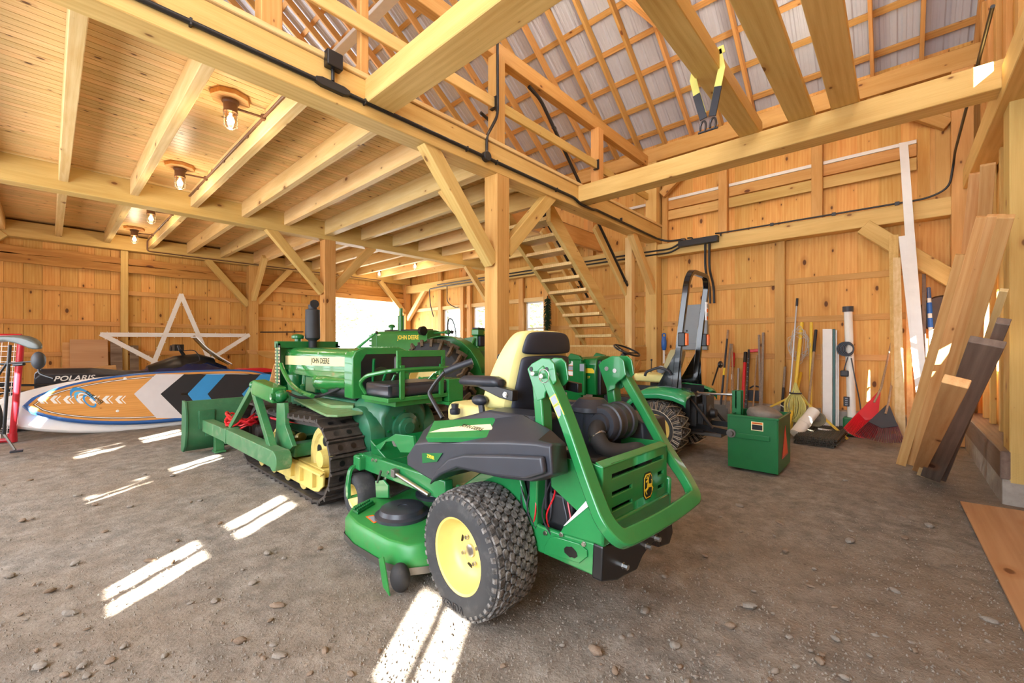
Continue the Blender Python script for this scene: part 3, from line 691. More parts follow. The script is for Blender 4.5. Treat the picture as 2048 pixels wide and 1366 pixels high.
# ================================================================ zero-turn mower
def mower():
    f = Fr(1.856, 1.502, 86.5)
    t = empty('zero_turn_mower', f.o, f.hd, 'big green and black zero-turn mower with a yellow seat, standing nearest the viewer', 'mower')
    L = f.L; RT, W = .305, .27
    for sg in (1, -1):
        c = V(0, .43*sg, RT); b = MB(); tyre(b, c, RT-.012, W, .172); b.mat(1); blocks(b, c, RT-.012, W-.035, 40, 8, .010, .93)
        wh = b.build('drive_wheel', [M['tyre_smooth'], M['tyre_dusty']], t, smooth=40); b = MB(); rim(b, c, .172, W, sg)
        rm = b.build('rim', M['yellow'], wh)
        for k in range(4):
            a = pi/4+k*pi/2+.3; bolts(rm, [c+V(.062*cos(a), sg*W*.158, .062*sin(a))], (0, sg, 0), .010, .012)
            p0 = c+V(.1*cos(a+.78), sg*W*.106, .1*sin(a+.78)); b = MB(); b.lathe(p0, (0, sg, 0), [(0, .021), (.001, .021), (.001, 0)], 10); b.build('rim_slot', M['decal_blk'], rm)
        b = MB(); b.lathe(c+V(0, sg*W*.15, 0), (0, sg, 0), [(0, .03), (.012, .03), (.016, .02), (.016, 0)], 16); b.build('hub_cap', M['chrome'], rm)
    text('tyre_lettering', 'KENDA', .05, TM((.02, .43+W/2+.006, RT-.24), (-1, 0, .12), (0, 0, 1)), M['vinyl'], t, .001)
    # frame: side plates, rear box, front rails
    b = MB()
    for sg in (1, -1):
        o_ = [L(*p, y=.30) for p in ((1203, 1160), (1206, 1092), (1118, 1066), (1078, 1052), (1062, 1035), (1050, 1000), (1040, 955), (1000, 940), (960, 945), (905, 985), (905, 1030), (1000, 1075), (1076, 1104))]
        b.prism([V(p.x, p.y*sg, p.z) for p in o_], V(0, -.03*sg, 0)); b.beam((.4, .315*sg, .46), (1.54, .30*sg, .41), .06, .12)
    b.bb((-.62, -.30, .34), (-.58, .30, .47)); b.bb((.3, -.30, .42), (.36, .30, .50)); b.bb((1.48, -.34, .35), (1.55, .34, .47))
    fr = b.build('frame', M['jgreen'], t, smooth=30, bevel=.008)
    # rear corner fairing (sloped green cover under the loop)
    b = MB()
    for sg in (1, -1):
        o_ = [L(*p, y=.305) for p in ((1117, 1068), (1127, 1050), (1175, 1000), (1208, 1020), (1206, 1094))]
        b.prism([V(p.x, p.y*sg, p.z) for p in o_], V(0, -.02*sg, 0))
    b.bb((-.64, -.30, .475), (-.60, .30, .56)); b.build('rear_fairing', M['jgreen'], t, smooth=30, bevel=.01)
    # oval access plate with a black slot
    b = MB()
    pts = [(1090, 1092), (1099, 1076), (1110, 1072), (1160, 1087), (1175, 1100), (1176, 1113), (1160, 1126), (1090, 1104)]
    poly_on(b, f, pts, y=.302, th=.006); b.build('side_plate', M['jgreen'], t, smooth=0, bevel=.003)
    b = MB(); sl = [(1128, 1097), (1133, 1093), (1140, 1094), (1143, 1093), (1147, 1097), (1153, 1104), (1155, 1113), (1149, 1117), (1144, 1114), (1140, 1115), (1135, 1110), (1129, 1105)]
    poly_on(b, f, sl, y=.3085, th=.001); b.build('plate_slot', M['decal_blk'], t, smooth=0)
    bolts(fr, [f.L(*p, y=.303) for p in ((1091, 1066), (1123, 1069), (1168, 1088))], (0, 1, 0), .009, .008)
    bolts(fr, [f.L(*p, y=.335) for p in ((746, 920), (753, 921), (771, 958), (777, 945))], (0, 1, 0), .011, .01)
    # side pods (black mouldings above the drive wheels)
    outer = [(814, 930), (813, 912), (830, 888), (853, 885), (935, 885), (1015, 885), (1070, 888), (1100, 894), (1104, 948), (1060, 962), (1000, 955), (923, 938), (887, 946), (866, 962), (845, 950)]
    top = {2: (846, 862), 3: (869, 843), 4: (960, 838), 5: (1047, 831), 6: (1100, 860), 7: (1131, 888), 8: (1136, 946), 9: (1090, 960)}
    O = [L(*p, y=.49) for p in outer]; I = [O[i].copy() for i in range(15)]
    for i, p in top.items(): I[i] = L(*p, y=.34)
    for i in range(15): I[i].y = .34
    K = [V(p.x*.98, .18 if p.x > .05 else .325, p.z) for p in I]
    O2 = [V(p.x, .475, p.z+(.012 if 2 <= i <= 7 else -.006)) for i, p in enumerate(O)]
    for sg in (1, -1):
        b = MB(); b.loft([[V(p.x, p.y*sg, p.z) for p in r] for r in (O, O2, I, K)]); b.build('side_pod', M['plastic'], t, smooth=25, bevel=.014, seg=3)
    # shoulder band over the tyre (fender flare)
    b = MB(); fl = [(865, 968), (880, 938), (905, 915), (935, 907), (1020, 908), (1092, 911), (1097, 945), (1060, 956), (1000, 950), (923, 934), (890, 948)]
    b.prism([L(*p, y=.49) for p in fl], V(0, .03, 0)); b.build('fender_flare', M['plastic'], t, smooth=25, bevel=.012, seg=3)
    # green badge panel with the cream stripe
    n_ = (L(960, 838, y=.34)-L(935, 885, y=.49)); tilt = n_.normalized()
    def onp(px, py, o=0): # point on the sloped upper face of the left pod
        P0 = L(935, 885, y=.49); U = tilt; Xd = V(1, 0, 0); N = Xd.cross(U).normalized(); N = N if N.y > 0 else -N
        d = ray(px, py); oo = V(0, 0, H)-f.o; oo = V(oo.dot(f.f), oo.dot(f.l), oo.z); d = V(d.dot(f.f), d.dot(f.l), d.z)
        tt = (P0-oo).dot(N)/d.dot(N); return oo+d*tt+N*o, N
    b = MB(); pp = [onp(*q, -.01)[0] for q in ((854, 882), (871, 847), (990, 841), (1023, 881))]; N = onp(900, 860)[1]
    b.prism(pp, N*.030); bp = b.build('badge_panel', M['jgreen'], t, smooth=0, bevel=.003)
    b = MB(); b.prism([onp(*q, .0205)[0] for q in ((862, 871), (885, 864), (930, 858), (984, 855), (990, 866), (940, 868))], N*.0012)
    b.build('cream_stripe', M['decal_cream'], bp, smooth=0)
    c0 = onp(947, 862, .0222)[0]; text('lettering', 'JOHN DEERE', .031, TM(c0, (-1, 0, 0), tilt), M['decal_blk'], bp, .0004, .92, .0004, .12)
    b = MB(); q = [(846, 926), (845, 906), (886, 906), (875, 923)]; poly_on(b, f, q, y=.492, th=.004); mb = b.build('model_badge', M['dkgreen'], t, smooth=0)
    text('model_lettering', 'Z950R', .026, TM(L(861, 914, y=.4975), (-1, 0, 0), (0, 0, 1)), M['decal_yel'], mb, .0004, 1.0, .0004)
    # consoles, caps, knob
    for sg in (1, -1):
        b = MB(); b.loft([[V(x, sg*y, z) for x, y, z in ((-.30, .36, .93), (.40, .36, .86), (.40, .18, .88), (-.30, .16, .95))], [V(x, sg*y, z) for x, y, z in ((-.28, .33, .97), (.04, .33, .965), (.04, .2, .97), (-.28, .18, .98))]])
        b.build('console', M['plastic'], t, smooth=25, bevel=.012)
    b = MB(); p = L(910, 818, y=.30); b.lathe((p.x, .30, p.z-.03), (0, 0, 1), [(0, .026), (.01, .03), (.03, .03), (.035, .02), (.06, .022), (.062, 0)], 14); b.build('fuel_cap', M['vinyl'], t)
    p = L(962, 806, y=.28); b = MB(); b.tube([(p.x-.02, .28, p.z-.1), (p.x, .28, p.z)], .018, 8); b.ell((p.x+.01, .28, p.z+.015), (.055, .04, .03), 12, 8); b.build('height_knob', M['vinyl'], t)
    # floor pan and fuel tank
    b = MB(); b.bb((.35, -.27, .43), (1.50, .27, .465)); b.prism([V(1.22, -.27, .465), V(1.48, -.27, .465), V(1.50, -.27, .57)], V(0, .54, 0)); b.build('foot_pan', M['dkgreen'], t, smooth=0, bevel=.006)
    # bracket with perforations beside the foot pan
    b = MB(); b.prism([L(*q, y=.27) for q in ((760, 900), (771, 884), (787, 882), (800, 905), (830, 906), (826, 872), (790, 868), (742, 897))], V(0, -.02, 0)); b.build('pan_bracket', M['jgreen'], t, smooth=0, bevel=.004)
    b = MB(); b.prism([L(*q, y=.26) for q in ((783, 884), (786, 871), (804, 873), (804, 880), (797, 888), (794, 894), (787, 893))], V(0, -.06, 0)); b.build('pan_pedal', M['steel'], t, smooth=0, bevel=.004)
    # seat
    SX = .185
    b = MB(); rings = []
    for (z, xb, xf, w) in ((.93, -.17, .02, .25), (1.00, -.20, .0, .255), (1.12, -.235, -.06, .26), (1.22, -.25, -.11, .25), (1.30, -.262, -.15, .225), (1.36, -.268, -.18, .19), (1.385, -.262, -.205, .15)):
        rings.append([V(xb+.02, -w*.92, z), V(xb, -w*.6, z), V(xb, w*.6, z), V(xb+.02, w*.92, z), V(xf-.03, w, z), V(xf+.04, w*.9, z), V(xf, w*.55, z), V(xf, -w*.55, z), V(xf+.04, -w*.9, z), V(xf-.03, -w, z)])
    rings = [[p+V(SX, 0, 0) for p in r] for r in rings]; b.loft(rings); st = b.build('seat_backrest', M['cream'], t, smooth=60, bevel=0, sub=2)
    b = MB(); rings = []
    for (z, xb, w) in ((.88, -.17, .215), (.98, -.20, .225), (1.10, -.237, .225), (1.225, -.258, .21), (1.246, -.258, .20)):
        rings.append([V(xb-.025, -w*.8, z), V(xb-.03, 0, z), V(xb-.025, w*.8, z), V(xb+.0, w, z), V(xb+.04, w*.8, z), V(xb+.04, -w*.8, z), V(xb+.0, -w, z)])
    b.loft([[p+V(SX, 0, 0) for p in r] for r in rings]); rings = []
    for (z, xb, w) in ((1.25, -.259, .20), (1.27, -.263, .21), (1.30, -.268, .205), (1.35, -.272, .185), (1.378, -.268, .14)):
        rings.append([V(xb-.022, -w*.8, z), V(xb-.026, 0, z), V(xb-.022, w*.8, z), V(xb+.0, w, z), V(xb+.03, w*.8, z), V(xb+.03, -w*.8, z), V(xb+.0, -w, z)])
    b.loft([[p+V(SX, 0, 0) for p in r] for r in rings]); b.build('back_cover', M['navy'], st, smooth=60, sub=2)
    b = MB(); b.loft([[V(x*k+.30, y*k, z) for x, y in ((-.26, -.24), (.20, -.25), (.27, -.2), (.27, .2), (.20, .25), (-.26, .24))] for z, k in ((.82, .9), (.86, 1), (.92, 1), (.95, .92))]); b.build('seat_cushion', M['cream'], t, smooth=60, bevel=.02, seg=3)
    for sg in (1, -1):
        b = MB(); z0 = 1.105; rings = []
        for (x, w, h, dz) in ((.33, .03, .02, -.01), (.30, .045, .03, -.004), (.17, .05, .032, .0), (.04, .048, .03, .003), (.0, .03, .02, 0)):
            rings.append([V(x, .27*sg+w*cos(a), z0+dz+h*sin(a)) for a in [2*pi*k/10 for k in range(10)]])
        b.loft(rings); ar = b.build('armrest', M['vinyl'], t, smooth=70)
        b = MB(); b.prism([V(.22, .25*sg, 1.085), V(.03, .25*sg, 1.09), V(-.10, .25*sg, 1.075), V(-.10, .25*sg, 1.02), V(.0, .25*sg, 1.03)], V(0, .04*sg, 0)); b.build('armrest_bracket', M['black'], ar, smooth=20, bevel=.004)
        b = MB(); bolt(b, (-.05, .291*sg, 1.05), (0, sg, 0), .013, .008); b.build('armrest_bolt', M['chrome'], ar)
    # control levers
    pts = [L(885, 836, y=.33), L(862, 795, y=.33), L(858, 786, y=.33), L(872, 764, y=.31), L(890, 744, y=.29), L(908, 736, y=.25), L(945, 723, y=.17)]
    b = MB(); b.tube(fillet(pts[:5], .05), .013, 10); lv = b.build('control_lever', M['black'], t)
    b = MB(); b.tube([pts[4], pts[5], pts[6]], .022, 12); b.build('lever_grip', M['vinyl'], lv)
    q = [V(p.x, -p.y, p.z) for p in pts]
    b = MB(); b.tube(fillet(q[:5], .05), .013, 10); lv = b.build('control_lever', M['black'], t)
    b = MB(); b.tube([q[4], V(q[5].x, -.25, q[5].z), V(q[6].x+.05, -.12, q[6].z+.01)], .022, 12); b.ell(V(q[6].x+.05, -.11, q[6].z+.015), .03, 10, 8); b.build('lever_grip', M['vinyl'], lv)
    # folded roll bar
    P = [V(-.33, .305, 1.20), V(-.46, .315, 1.0), V(-.60, .345, .75), V(-.69, .37, .62), V(-.745, .34, .555), V(-.75, .12, .545), V(-.75, -.12, .545), V(-.745, -.34, .555), V(-.69, -.37, .62), V(-.60, -.345, .75), V(-.46, -.315, 1.0), V(-.33, -.305, 1.20)]
    b = MB(); b.tube(fillet(P, .16, 8), .1, 4, sq=(.034, .024)); rb = b.build('folded_roll_bar', M['jgreen'], t, smooth=40, bevel=.007)
    for sg in (1, -1):
        b = MB(); PL = [(1054, 738), (1063, 727), (1083, 716), (1098, 717), (1107, 727), (1110, 745), (1112, 763), (1104, 773), (1094, 780), (1090, 786), (1089, 796), (1074, 803)]
        PP = [L(*p, y=.335) for p in PL]; PP = [V(p.x, p.y*sg, p.z) for p in PP]
        b.prism(PP, V(0, -.012*sg, 0)); b.prism([p+V(0, -.085*sg, 0) for p in PP], V(0, -.01*sg, 0)); hp = b.build('hinge_plate', M['jgreen'], t, smooth=0, bevel=.004)
        for p in ((1062, 738), (1093, 739)):
            c = L(*p, y=.336); b = MB(); b.lathe(V(c.x, c.y*sg, c.z), (0, sg, 0), [(0, .011), (.001, .011), (.001, 0)], 14); b.build('plate_hole', M['decal_blk'], hp)
        for p in ((1072, 747), (1089, 752)):
            c = L(*p, y=.336); c = V(c.x, c.y*sg, c.z); b = MB(); b.lathe(c-V(0, .1*sg, 0), (0, sg, 0), [(0, .012), (.125, .012), (.128, .008), (.128, 0)], 14); b.build('hinge_pin', M['chrome'], hp)
        c = L(1089, 752, y=.36); c = V(c.x, c.y*sg, c.z); b = MB(); b.tube([c+V(.03*cos(k*.5), .004, .03*sin(k*.5)) for k in range(13)], .002, 5); b.build('pin_ring', M['chrome'], hp)
        b = MB(); b.tube(fillet([V(-.30, .30*sg, 1.12), V(-.325, .30*sg, .90), V(-.27, .285*sg, .72), V(-.25, .27*sg, .45)], .12), .1, 4, sq=(.034, .026)); b.build('roll_bar_upright', M['jgreen'], t, smooth=40, bevel=.007)
    # labels on the left arm
    for (u0, u1, m_) in ((.40, .52, 'decal_yel'), (.53, .68, 'decal_yel')):
        a_, c_ = P[0].lerp(P[1], u0*1.5), P[0].lerp(P[1], u1*1.5); d = (c_-a_).normalized(); b = MB()
        nn = V(-d.z, 0, d.x)
        # the outer (left) face of the bar
        w_ = .020; q = [a_-nn*w_, c_-nn*w_, c_+nn*w_, a_+nn*w_]; q = [p+V(0, .0345, 0) for p in q]
        b.prism(q, V(0, .001, 0)); mm = (a_+c_)/2; s2 = [mm+(p-V(0, .0345, 0)-mm)*.82+V(0, .0356, 0) for p in q]; b.mat(1).prism(s2, V(0, .0006, 0)); ld = b.build('warning_label', [M['decal_yel'], M['decal_grey']], rb, smooth=0)
    # engine bay: block, cylinder, filter, hose
    b = MB(); b.bb((-.55, -.24, .40), (-.22, .22, .66)); b.bb((-.50, -.18, .66), (-.28, .14, .78)); b.lathe((-.40, 0, .66), (0, 0, 1), [(0, .17), (.08, .17), (.10, .13), (.10, 0)], 24); b.build('engine_block', M['engine'], t, smooth=25, bevel=.015)
    b = MB(); cc = L(1222, 842, y=-.12); c0 = L(1190, 850, x=-.42)
    fc = V(-.40, -.16, .905)
    b.lathe(fc+V(0, .13, 0), (0, -1, 0), [(0, .04), (.0, .08), (.012, .088), (.04, .09), (.045, .098), (.055, .098), (.06, .092), (.1, .092), (.105, .096), (.112, .092), (.16, .092), (.165, .099), (.20, .099), (.205, .09), (.215, .085), (.22, 0)], 30)
    b.lathe(fc+V(0, .145, 0), (0, -1, 0), [(0, .05), (.02, .06), (.03, .06)], 20); fl_ = b.build('air_filter', M['plastic'], t, smooth=40)
    b = MB(); b.lathe((-.30, -.10, .84), (0, 0, 1), [(0, .045), (.11, .045), (.112, .10), (.118, .108), (.14, .108), (.145, .10), (.18, .066), (.185, 0)], 26); b.build('intake_cap', M['plastic'], t, smooth=40)
    b = MB(); h0 = fc+V(0, .14, -.01); b.tube(smoothpts([h0, h0+V(-.02, .05, -.03), h0+V(-.07, .05, -.09), h0+V(-.12, -.02, -.11), h0+V(-.16, -.10, -.11), h0+V(-.165, -.14, -.16), h0+V(-.16, -.15, -.24)], 6), .042, 16); b.build('intake_hose', M['rubber'], t, smooth=60)
    b = MB(); q = h0+V(-.03, .05, -.045); b.lathe(q, (-.8, .3, -.6), [(-.006, .045), (-.006, .047), (.006, .047), (.006, .045)], 22); b.build('hose_clamp', M['chrome'], t)
    b = MB(); b.bb((-.30, .26, .52), (-.10, .16, .80)); b.bb((-.46, .27, .48), (-.32, .18, .62)); b.build('engine_side', M['engine'], t, smooth=0, bevel=.01)
    rnd = random.Random(4)
    for k in range(9):
        p = V(-.42+.03*k, .26+rnd.uniform(0, .04), .44); b = MB(); b.tube(smoothpts([p, p+V(rnd.uniform(-.06, .06), .02, .08), p+V(rnd.uniform(-.06, .06), 0, .18), p+V(.02, -.06, .28)], 5), .004, 5)
        b.build('wire', M['vinyl'] if k % 3 else M['red'], t)
    # rear hood with louvre slots
    b = MB(); XG = -.62
    ys_ = [.285, .215, .055, -.01, -.19, -.245, -.285]; zs = [.50, .53, .545, .597, .613, .662, .679, .737, .755, .80]
    for i in range(len(ys_)-1):
        for j in range(len(zs)-1):
            if (j == 1 and 1 <= i <= 4) or (j in (3, 5) and i in (1, 4)) or (j == 7 and 1 <= i <= 4): continue
            b.bb((XG-.008, ys_[i], zs[j]), (XG+.008, ys_[i+1], zs[j+1]))
    b.prism([V(XG-.008, .285, .80), V(XG-.008, -.285, .80), V(XG+.03, -.285, .815), V(XG+.03, .285, .815)], V(.0, 0, -.012))
    for sg in (1, -1): b.prism([V(XG-.006, .285*sg, .50), V(XG-.006, .285*sg, .80), V(XG+.05, .30*sg, .81), V(-.36, .30*sg, .80), V(-.36, .30*sg, .66), V(XG+.05, .30*sg, .56)], V(0, -.012*sg, 0))
    gr = b.build('rear_hood', M['jgreen'], t, smooth=20, bevel=.004)
    emblem(gr, (XG-.008, -.085, .64), (0, -1, 0), (0, 0, 1), (-1, 0, 0), .085, .125)
    # black rear bumper
    b = MB(); b.prism([L(*p, x=-.64) for p in ((1206, 1094), (1345, 1045), (1347, 1064), (1340, 1088), (1318, 1096), (1311, 1082), (1300, 1092), (1286, 1114), (1275, 1140), (1250, 1152), (1236, 1161), (1203, 1165))], V(.05, 0, 0)); bp = b.build('rear_bumper', M['black'], t, smooth=0, bevel=.008)
    bolts(bp, [L(*p, x=-.64) for p in ((1293, 1092), (1311, 1076), (1246, 1131))], (-1, 0, 0), .012, .025)
    b = MB(); b.prism([L(*p, x=-.641) for p in ((1316, 1064), (1333, 1057), (1336, 1085), (1322, 1090))], V(-.001, 0, 0)); b.build('bumper_recess', M['decal_blk'], bp, smooth=0)
    # decal on the sloped fairing
    b = MB(); poly_on(b, f, [(1127, 1052), (1174, 1000), (1178, 1012), (1132, 1050)], y=.307, th=.0015); b.build('instruction_decal', M['decal_wht'], t, smooth=0)
    # lift strut and deck links
    b = MB(); p0, p1 = L(790, 946, y=.36), L(858, 990, y=.36); b.tube([p0, p1], .013, 12); b.build('lift_strut', M['chrome'], t)
    b = MB(); b.box(p0, (.05, .04, .05)); b.build('strut_end', M['steel'], t, smooth=0, bevel=.004); b = MB(); b.tube([L(762, 942, y=.37), L(755, 965, y=.37)], .009, 6); b.build('lift_link', M['steel'], t)
    b = MB(); b.prism([L(*q, y=.37) for q in ((750, 962), (766, 960), (776, 972), (776, 996), (752, 996))], V(0, -.012, 0)); b.build('deck_hanger', M['jgreen'], t, smooth=0, bevel=.003)
    b = MB(); b.tube([L(780, 994, y=.34), L(822, 974, y=.15)], .008, 6); b.build('deck_link', M['steel'], t)
    # mowing deck
    b = MB(); half = [(.36, .0), (.36, .48), (.42, .58), (.56, .63), (.90, .66), (1.08, .64), (1.20, .55), (1.26, .40), (1.20, .2), (1.26, .0)]
    ring = half+[(x, -y) for x, y in half[-2:0:-1]]
    b.loft([[V(x, y, .085) for x, y in ring], [V(x, y, .19) for x, y in ring], [V(.8+(x-.8)*.97, y*.97, .215) for x, y in ring], [V(.8+(x-.8)*.90, y*.90, .222) for x, y in ring]])
    dk = b.build('mowing_deck', M['deck'], t, smooth=40, bevel=.006)
    b = MB(); b.loft([[V(.8+(x-.8)*1.012, y*1.012, .06) for x, y in ring], [V(.8+(x-.8)*1.012, y*1.012, .10) for x, y in ring]], cap=False); b.build('deck_skirt', M['steel'], dk)
    for (x, y) in ((.80, .39), (.96, 0), (.80, -.39)):
        b = MB(); b.lathe((x, y, .22), (0, 0, 1), [(0, .17), (.02, .17), (.03, .145), (.055, .135), (.062, .12), (.062, .03), (.058, .03), (.058, 0)], 30); b.build('spindle_cover', M['plastic'], dk, smooth=40)
    b = MB(); p = [L(705, 1018, z=.24), L(737, 1000, z=.24), L(749, 1004, z=.24), L(716, 1024, z=.24)]
    for k in range(9):
        for q in range(2):
            a_ = p[0].lerp(p[1], (k+.2)/9).lerp(p[3].lerp(p[2], (k+.2)/9), q*.55+.1); c_ = p[0].lerp(p[1], (k+.7)/9).lerp(p[3].lerp(p[2], (k+.7)/9), q*.55+.4)
            b.bb(V(min(a_.x, c_.x), min(a_.y, c_.y), .238), V(max(a_.x, c_.x), max(a_.y, c_.y), .252))
    b.prism([V(q.x, q.y, .222) for q in p], V(0, 0, .016)); b.build('foot_grip', M['dkgreen'], dk, smooth=0, bevel=.002)
    b = MB(); p = [L(731, 1033, z=.2235), L(746, 1030, z=.2235), L(764, 1040, z=.2235), L(748, 1047, z=.2235)]; b.prism(p, V(0, 0, .001)); b.mat(1); m_ = sum(p, V(0, 0, 0))/4; b.prism([m_+(q-m_)*.7+V(0, 0, .001) for q in p], V(0, 0, .0006)); b.build('hazard_decal', [M['orange'], M['decal_grey']], dk, smooth=0)
    b = MB(); b.ell((.40, .63, .075), (.062, .05, .075), 20, 12); wl = b.build('gauge_roller', M['rubber'], dk); b = MB(); b.prism([V(.47, .685, .18), V(.52, .685, .15), V(.47, .685, .02), V(.40, .685, .0), V(.44, .685, .11)], V(0, .008, 0)); b.build('roller_bracket', M['deck'], dk, smooth=0, bevel=.002)
    # front casters
    for sg in (1, -1):
        c = V(1.50, .34*sg, .165); b = MB(); tyre(b, c, .165, .15, .085, n=36); cw = b.build('caster_wheel', M['tyre_smooth'], t, smooth=50); b = MB(); rim(b, c, .085, .15, sg); rim(b, c, .085, .15, -sg); b.build('caster_rim', M['yellow'], cw)
        b = MB()
        for q in (-1, 1): b.tube(fillet([c+V(0, .10*q, 0), c+V(.01, .10*q, .12), c+V(.03, .07*q, .21), c+V(.03, 0, .225)], .05), .1, 4, sq=(.012, .022))
        b.lathe(c+V(.03, 0, .20), (0, 0, 1), [(0, .035), (.1, .035)], 14); b.tube([c+V(0, -.11, 0), c+V(0, .11, 0)], .012, 8); b.build('caster_fork', M['jgreen'], t, smooth=40, bevel=.004)
    b = MB(); b.bb((1.45, -.38, .36), (1.56, .38, .46)); b.build('front_axle', M['jgreen'], t, smooth=0, bevel=.01)
    return t
M['navy'] = paint('navy_vinyl', '#262b38', .6, .15, .05)
M['engine'] = paint('engine_black', '#1e1f22', .5, .3, .2, '#55504a')
M['deck'] = paint('dusty_green_deck', '#2f8a42', .38, .15, .38, '#77704f')
M['tyre_dusty'] = paint('dusty_tyre_rubber', '#4a4846', .85, .3, .75, '#a19d98', sc=14, spec=.2)
M['tyre_smooth'] = paint('grey_tyre_rubber', '#38393b', .8, .2, .4, '#6c6a66')
M['decal_grey'] = plain('grey_print', '#8f97a3', .5)
mower()
# ================================================================ old crawler tractor with a front blade
def crawler():
    f = Fr(2.13, 4.2, 90); L = f.L
    t = empty('crawler_tractor', f.o, f.hd, 'old green crawler tractor with steel tracks and a front blade, cream stripe on its hood', 'bulldozer')
    # ---- tracks
    for sg in (1, -1):
        yc = .51*sg; xr, xf, zc, Rr = -.62, 1.0, .345, .325
        tk = MB(); n = 44; path = []; Ls = xf-xr; per = 2*Ls+2*pi*Rr
        def pt(u):
            u = u % per
            if u < Ls: return V(xr+u, 0, zc-Rr), 0.0
            u -= Ls
            if u < pi*Rr: a = -pi/2+u/Rr; return V(xf+Rr*cos(a), 0, zc+Rr*sin(a)), a+pi/2
            u -= pi*Rr
            if u < Ls: return V(xf-u, 0, zc+Rr-.03*sin(pi*u/Ls)), pi
            u -= Ls; a = pi/2+u/Rr; return V(xr+Rr*cos(a), 0, zc+Rr*sin(a)), a+pi/2
        # chain links under the shoes
        ring = []
        for k in range(n*2):
            p, a = pt(per*k/n/2); ring.append(p)
        for dy in (-.06, .06): tk.tube([V(p.x+(-(p.x-.19)*.06), yc+dy, zc+(p.z-zc)*.87) for p in ring], .1, 4, True, sq=(.016, .024))
        tr = tk.build('track_chain', M['rustdark'], t, smooth=0)
        proto = None
        for k in range(n):
            p, a = pt(per*(k+.5)/n); m = Matrix.Rotation(-a, 4, 'Y')
            if proto is None:
                b = MB(); hw = .15; pl = per/n*.97
                b.bb((-pl/2, -hw, -.012), (pl/2, hw, .010)); b.prism([V(-pl/2, -hw, -.01), V(-pl/2+.004, -hw, -.038), V(-pl/2+.018, -hw, -.038), V(-pl/2+.03, -hw, -.01)], V(0, 2*hw, 0)); b.bb((pl/2-.02, -hw, -.02), (pl/2, hw, -.01))
                for dy in (-.055, .055): b.mat(1).lathe((0.01, dy, -.0125), (0, 0, -1), [(0, .026), (.001, .024), (.001, 0)], 9)
                proto = b.build('track_shoe', [M['trackmetal'], M['decal_blk']], tr, smooth=0, bevel=.003, seg=1); o = proto
            else:
                o = proto.copy(); C.objects.link(o); o.parent = tr
            o.matrix_local = Matrix.Translation(V(p.x, yc, p.z)) @ m
        # wheels and track frame
        b = MB(); b.lathe((xr, yc, zc), (0, sg, 0), [(-.05, .27), (.05, .27), (.05, .22), (.03, .20), (.03, .08), (.09, .07), (.09, 0)], 30); sp = b.build('sprocket', M['yellow_dull'], tr)
        for k in range(6):
            a = k*pi/3+.4; b = MB(); b.lathe((xr+.14*cos(a), yc+.035*sg, zc+.14*sin(a)), (0, sg, 0), [(0, .042), (.001, .042), (.001, 0)], 14); b.build('sprocket_hole', M['decal_blk'], sp)
        b = MB(); b.lathe((xf, yc, zc), (0, sg, 0), [(-.06, .26), (.06, .26), (.06, .2), (.03, .18), (.03, .07), (.08, .06), (.08, 0)], 30); b.build('idler_wheel', M['rustdark'], tr)
        for k in range(4):
            x = -.33+k*.36; b = MB(); b.lathe((x, yc, .135), (0, sg, 0), [(-.11, .08), (-.11, .1), (-.05, .1), (-.05, .08), (.05, .08), (.05, .1), (.11, .1), (.11, 0)], 18); b.build('track_roller', M['yellow_dull'], tr)
        b = MB(); o_ = [L(*p, y=.63) for p in ((546.5, 939), (556, 926), (581, 917), (600, 924), (647, 946), (645, 974), (636, 984), (628, 983))]
        b.prism([V(p.x, p.y*sg, p.z) for p in o_], V(0, -.02*sg, 0)); b.bb((-.70, yc-.09, .20), (.95, yc+.09, .27)); b.prism([V(-.78, .635*sg, .255), V(-.10, .635*sg, .262), V(-.10, .665*sg, .25), V(-.78, .665*sg, .243)], V(0, 0, .018))
        for x in (-.16, -.36, -.62): b.bb((x-.008, .60*sg, .12), (x+.008, .665*sg, .25))
        b.build('track_frame', M['yellow_rail'], tr, smooth=0, bevel=.006)
        b = MB(); rnd = random.Random(3)
        for k in range(14):
            b.ell((.05+k*.045+rnd.uniform(-.03, .03), (.50+rnd.uniform(-.08, .1))*sg, .30+rnd.uniform(-.03, .1)), (rnd.uniform(.03, .06), rnd.uniform(.03, .07), rnd.uniform(.02, .05)), 8, 6)
        b.build('recoil_housing', M['yellow_dull'], tr, smooth=30)
    # ---- hood, cowl, radiator
    b = MB(); b.loft([[V(x, y, z) for y, z in ((.26, 1.01), (.26, 1.205), (.235, 1.25), (.17, 1.275), (-.17, 1.275), (-.235, 1.25), (-.26, 1.205), (-.26, 1.01))] for x in (1.10, -.47)]); hd = b.build('hood', M['jgreen_old'], t, smooth=50, bevel=.01)
    for sg in (1, -1):
        b = MB(); b.prism([V(1.085, .262*sg, 1.182), V(-.465, .262*sg, 1.192), V(-.465, .262*sg, 1.104), V(1.085, .262*sg, 1.078)], V(0, .003*sg, 0)); b.build('cream_stripe', M['decal_cream2'], hd, smooth=0)
        b = MB(); b.prism([V(1.0, .255*sg, 1.03), V(-.47, .255*sg, 1.05), V(-.47, .255*sg, 1.0), V(.2, .255*sg, .965), V(.98, .255*sg, .985)], V(0, .012*sg, 0)); b.build('hood_panel', M['jgreen_old'], hd, smooth=0, bevel=.006)
    text('lettering', 'JOHN DEERE', .078, TM(L(640, 722, y=.2665), (-1, 0, .008), (0, 0, 1)), M['decal_dark'], hd, .0004, .95, .0016)
    bolts(hd, [V(x, .258, z) for x, z in ((1.0, 1.215), (.2, 1.22), (-.4, 1.225), (.75, 1.045), (.3, 1.05))], (0, 1, 0), .008, .006)
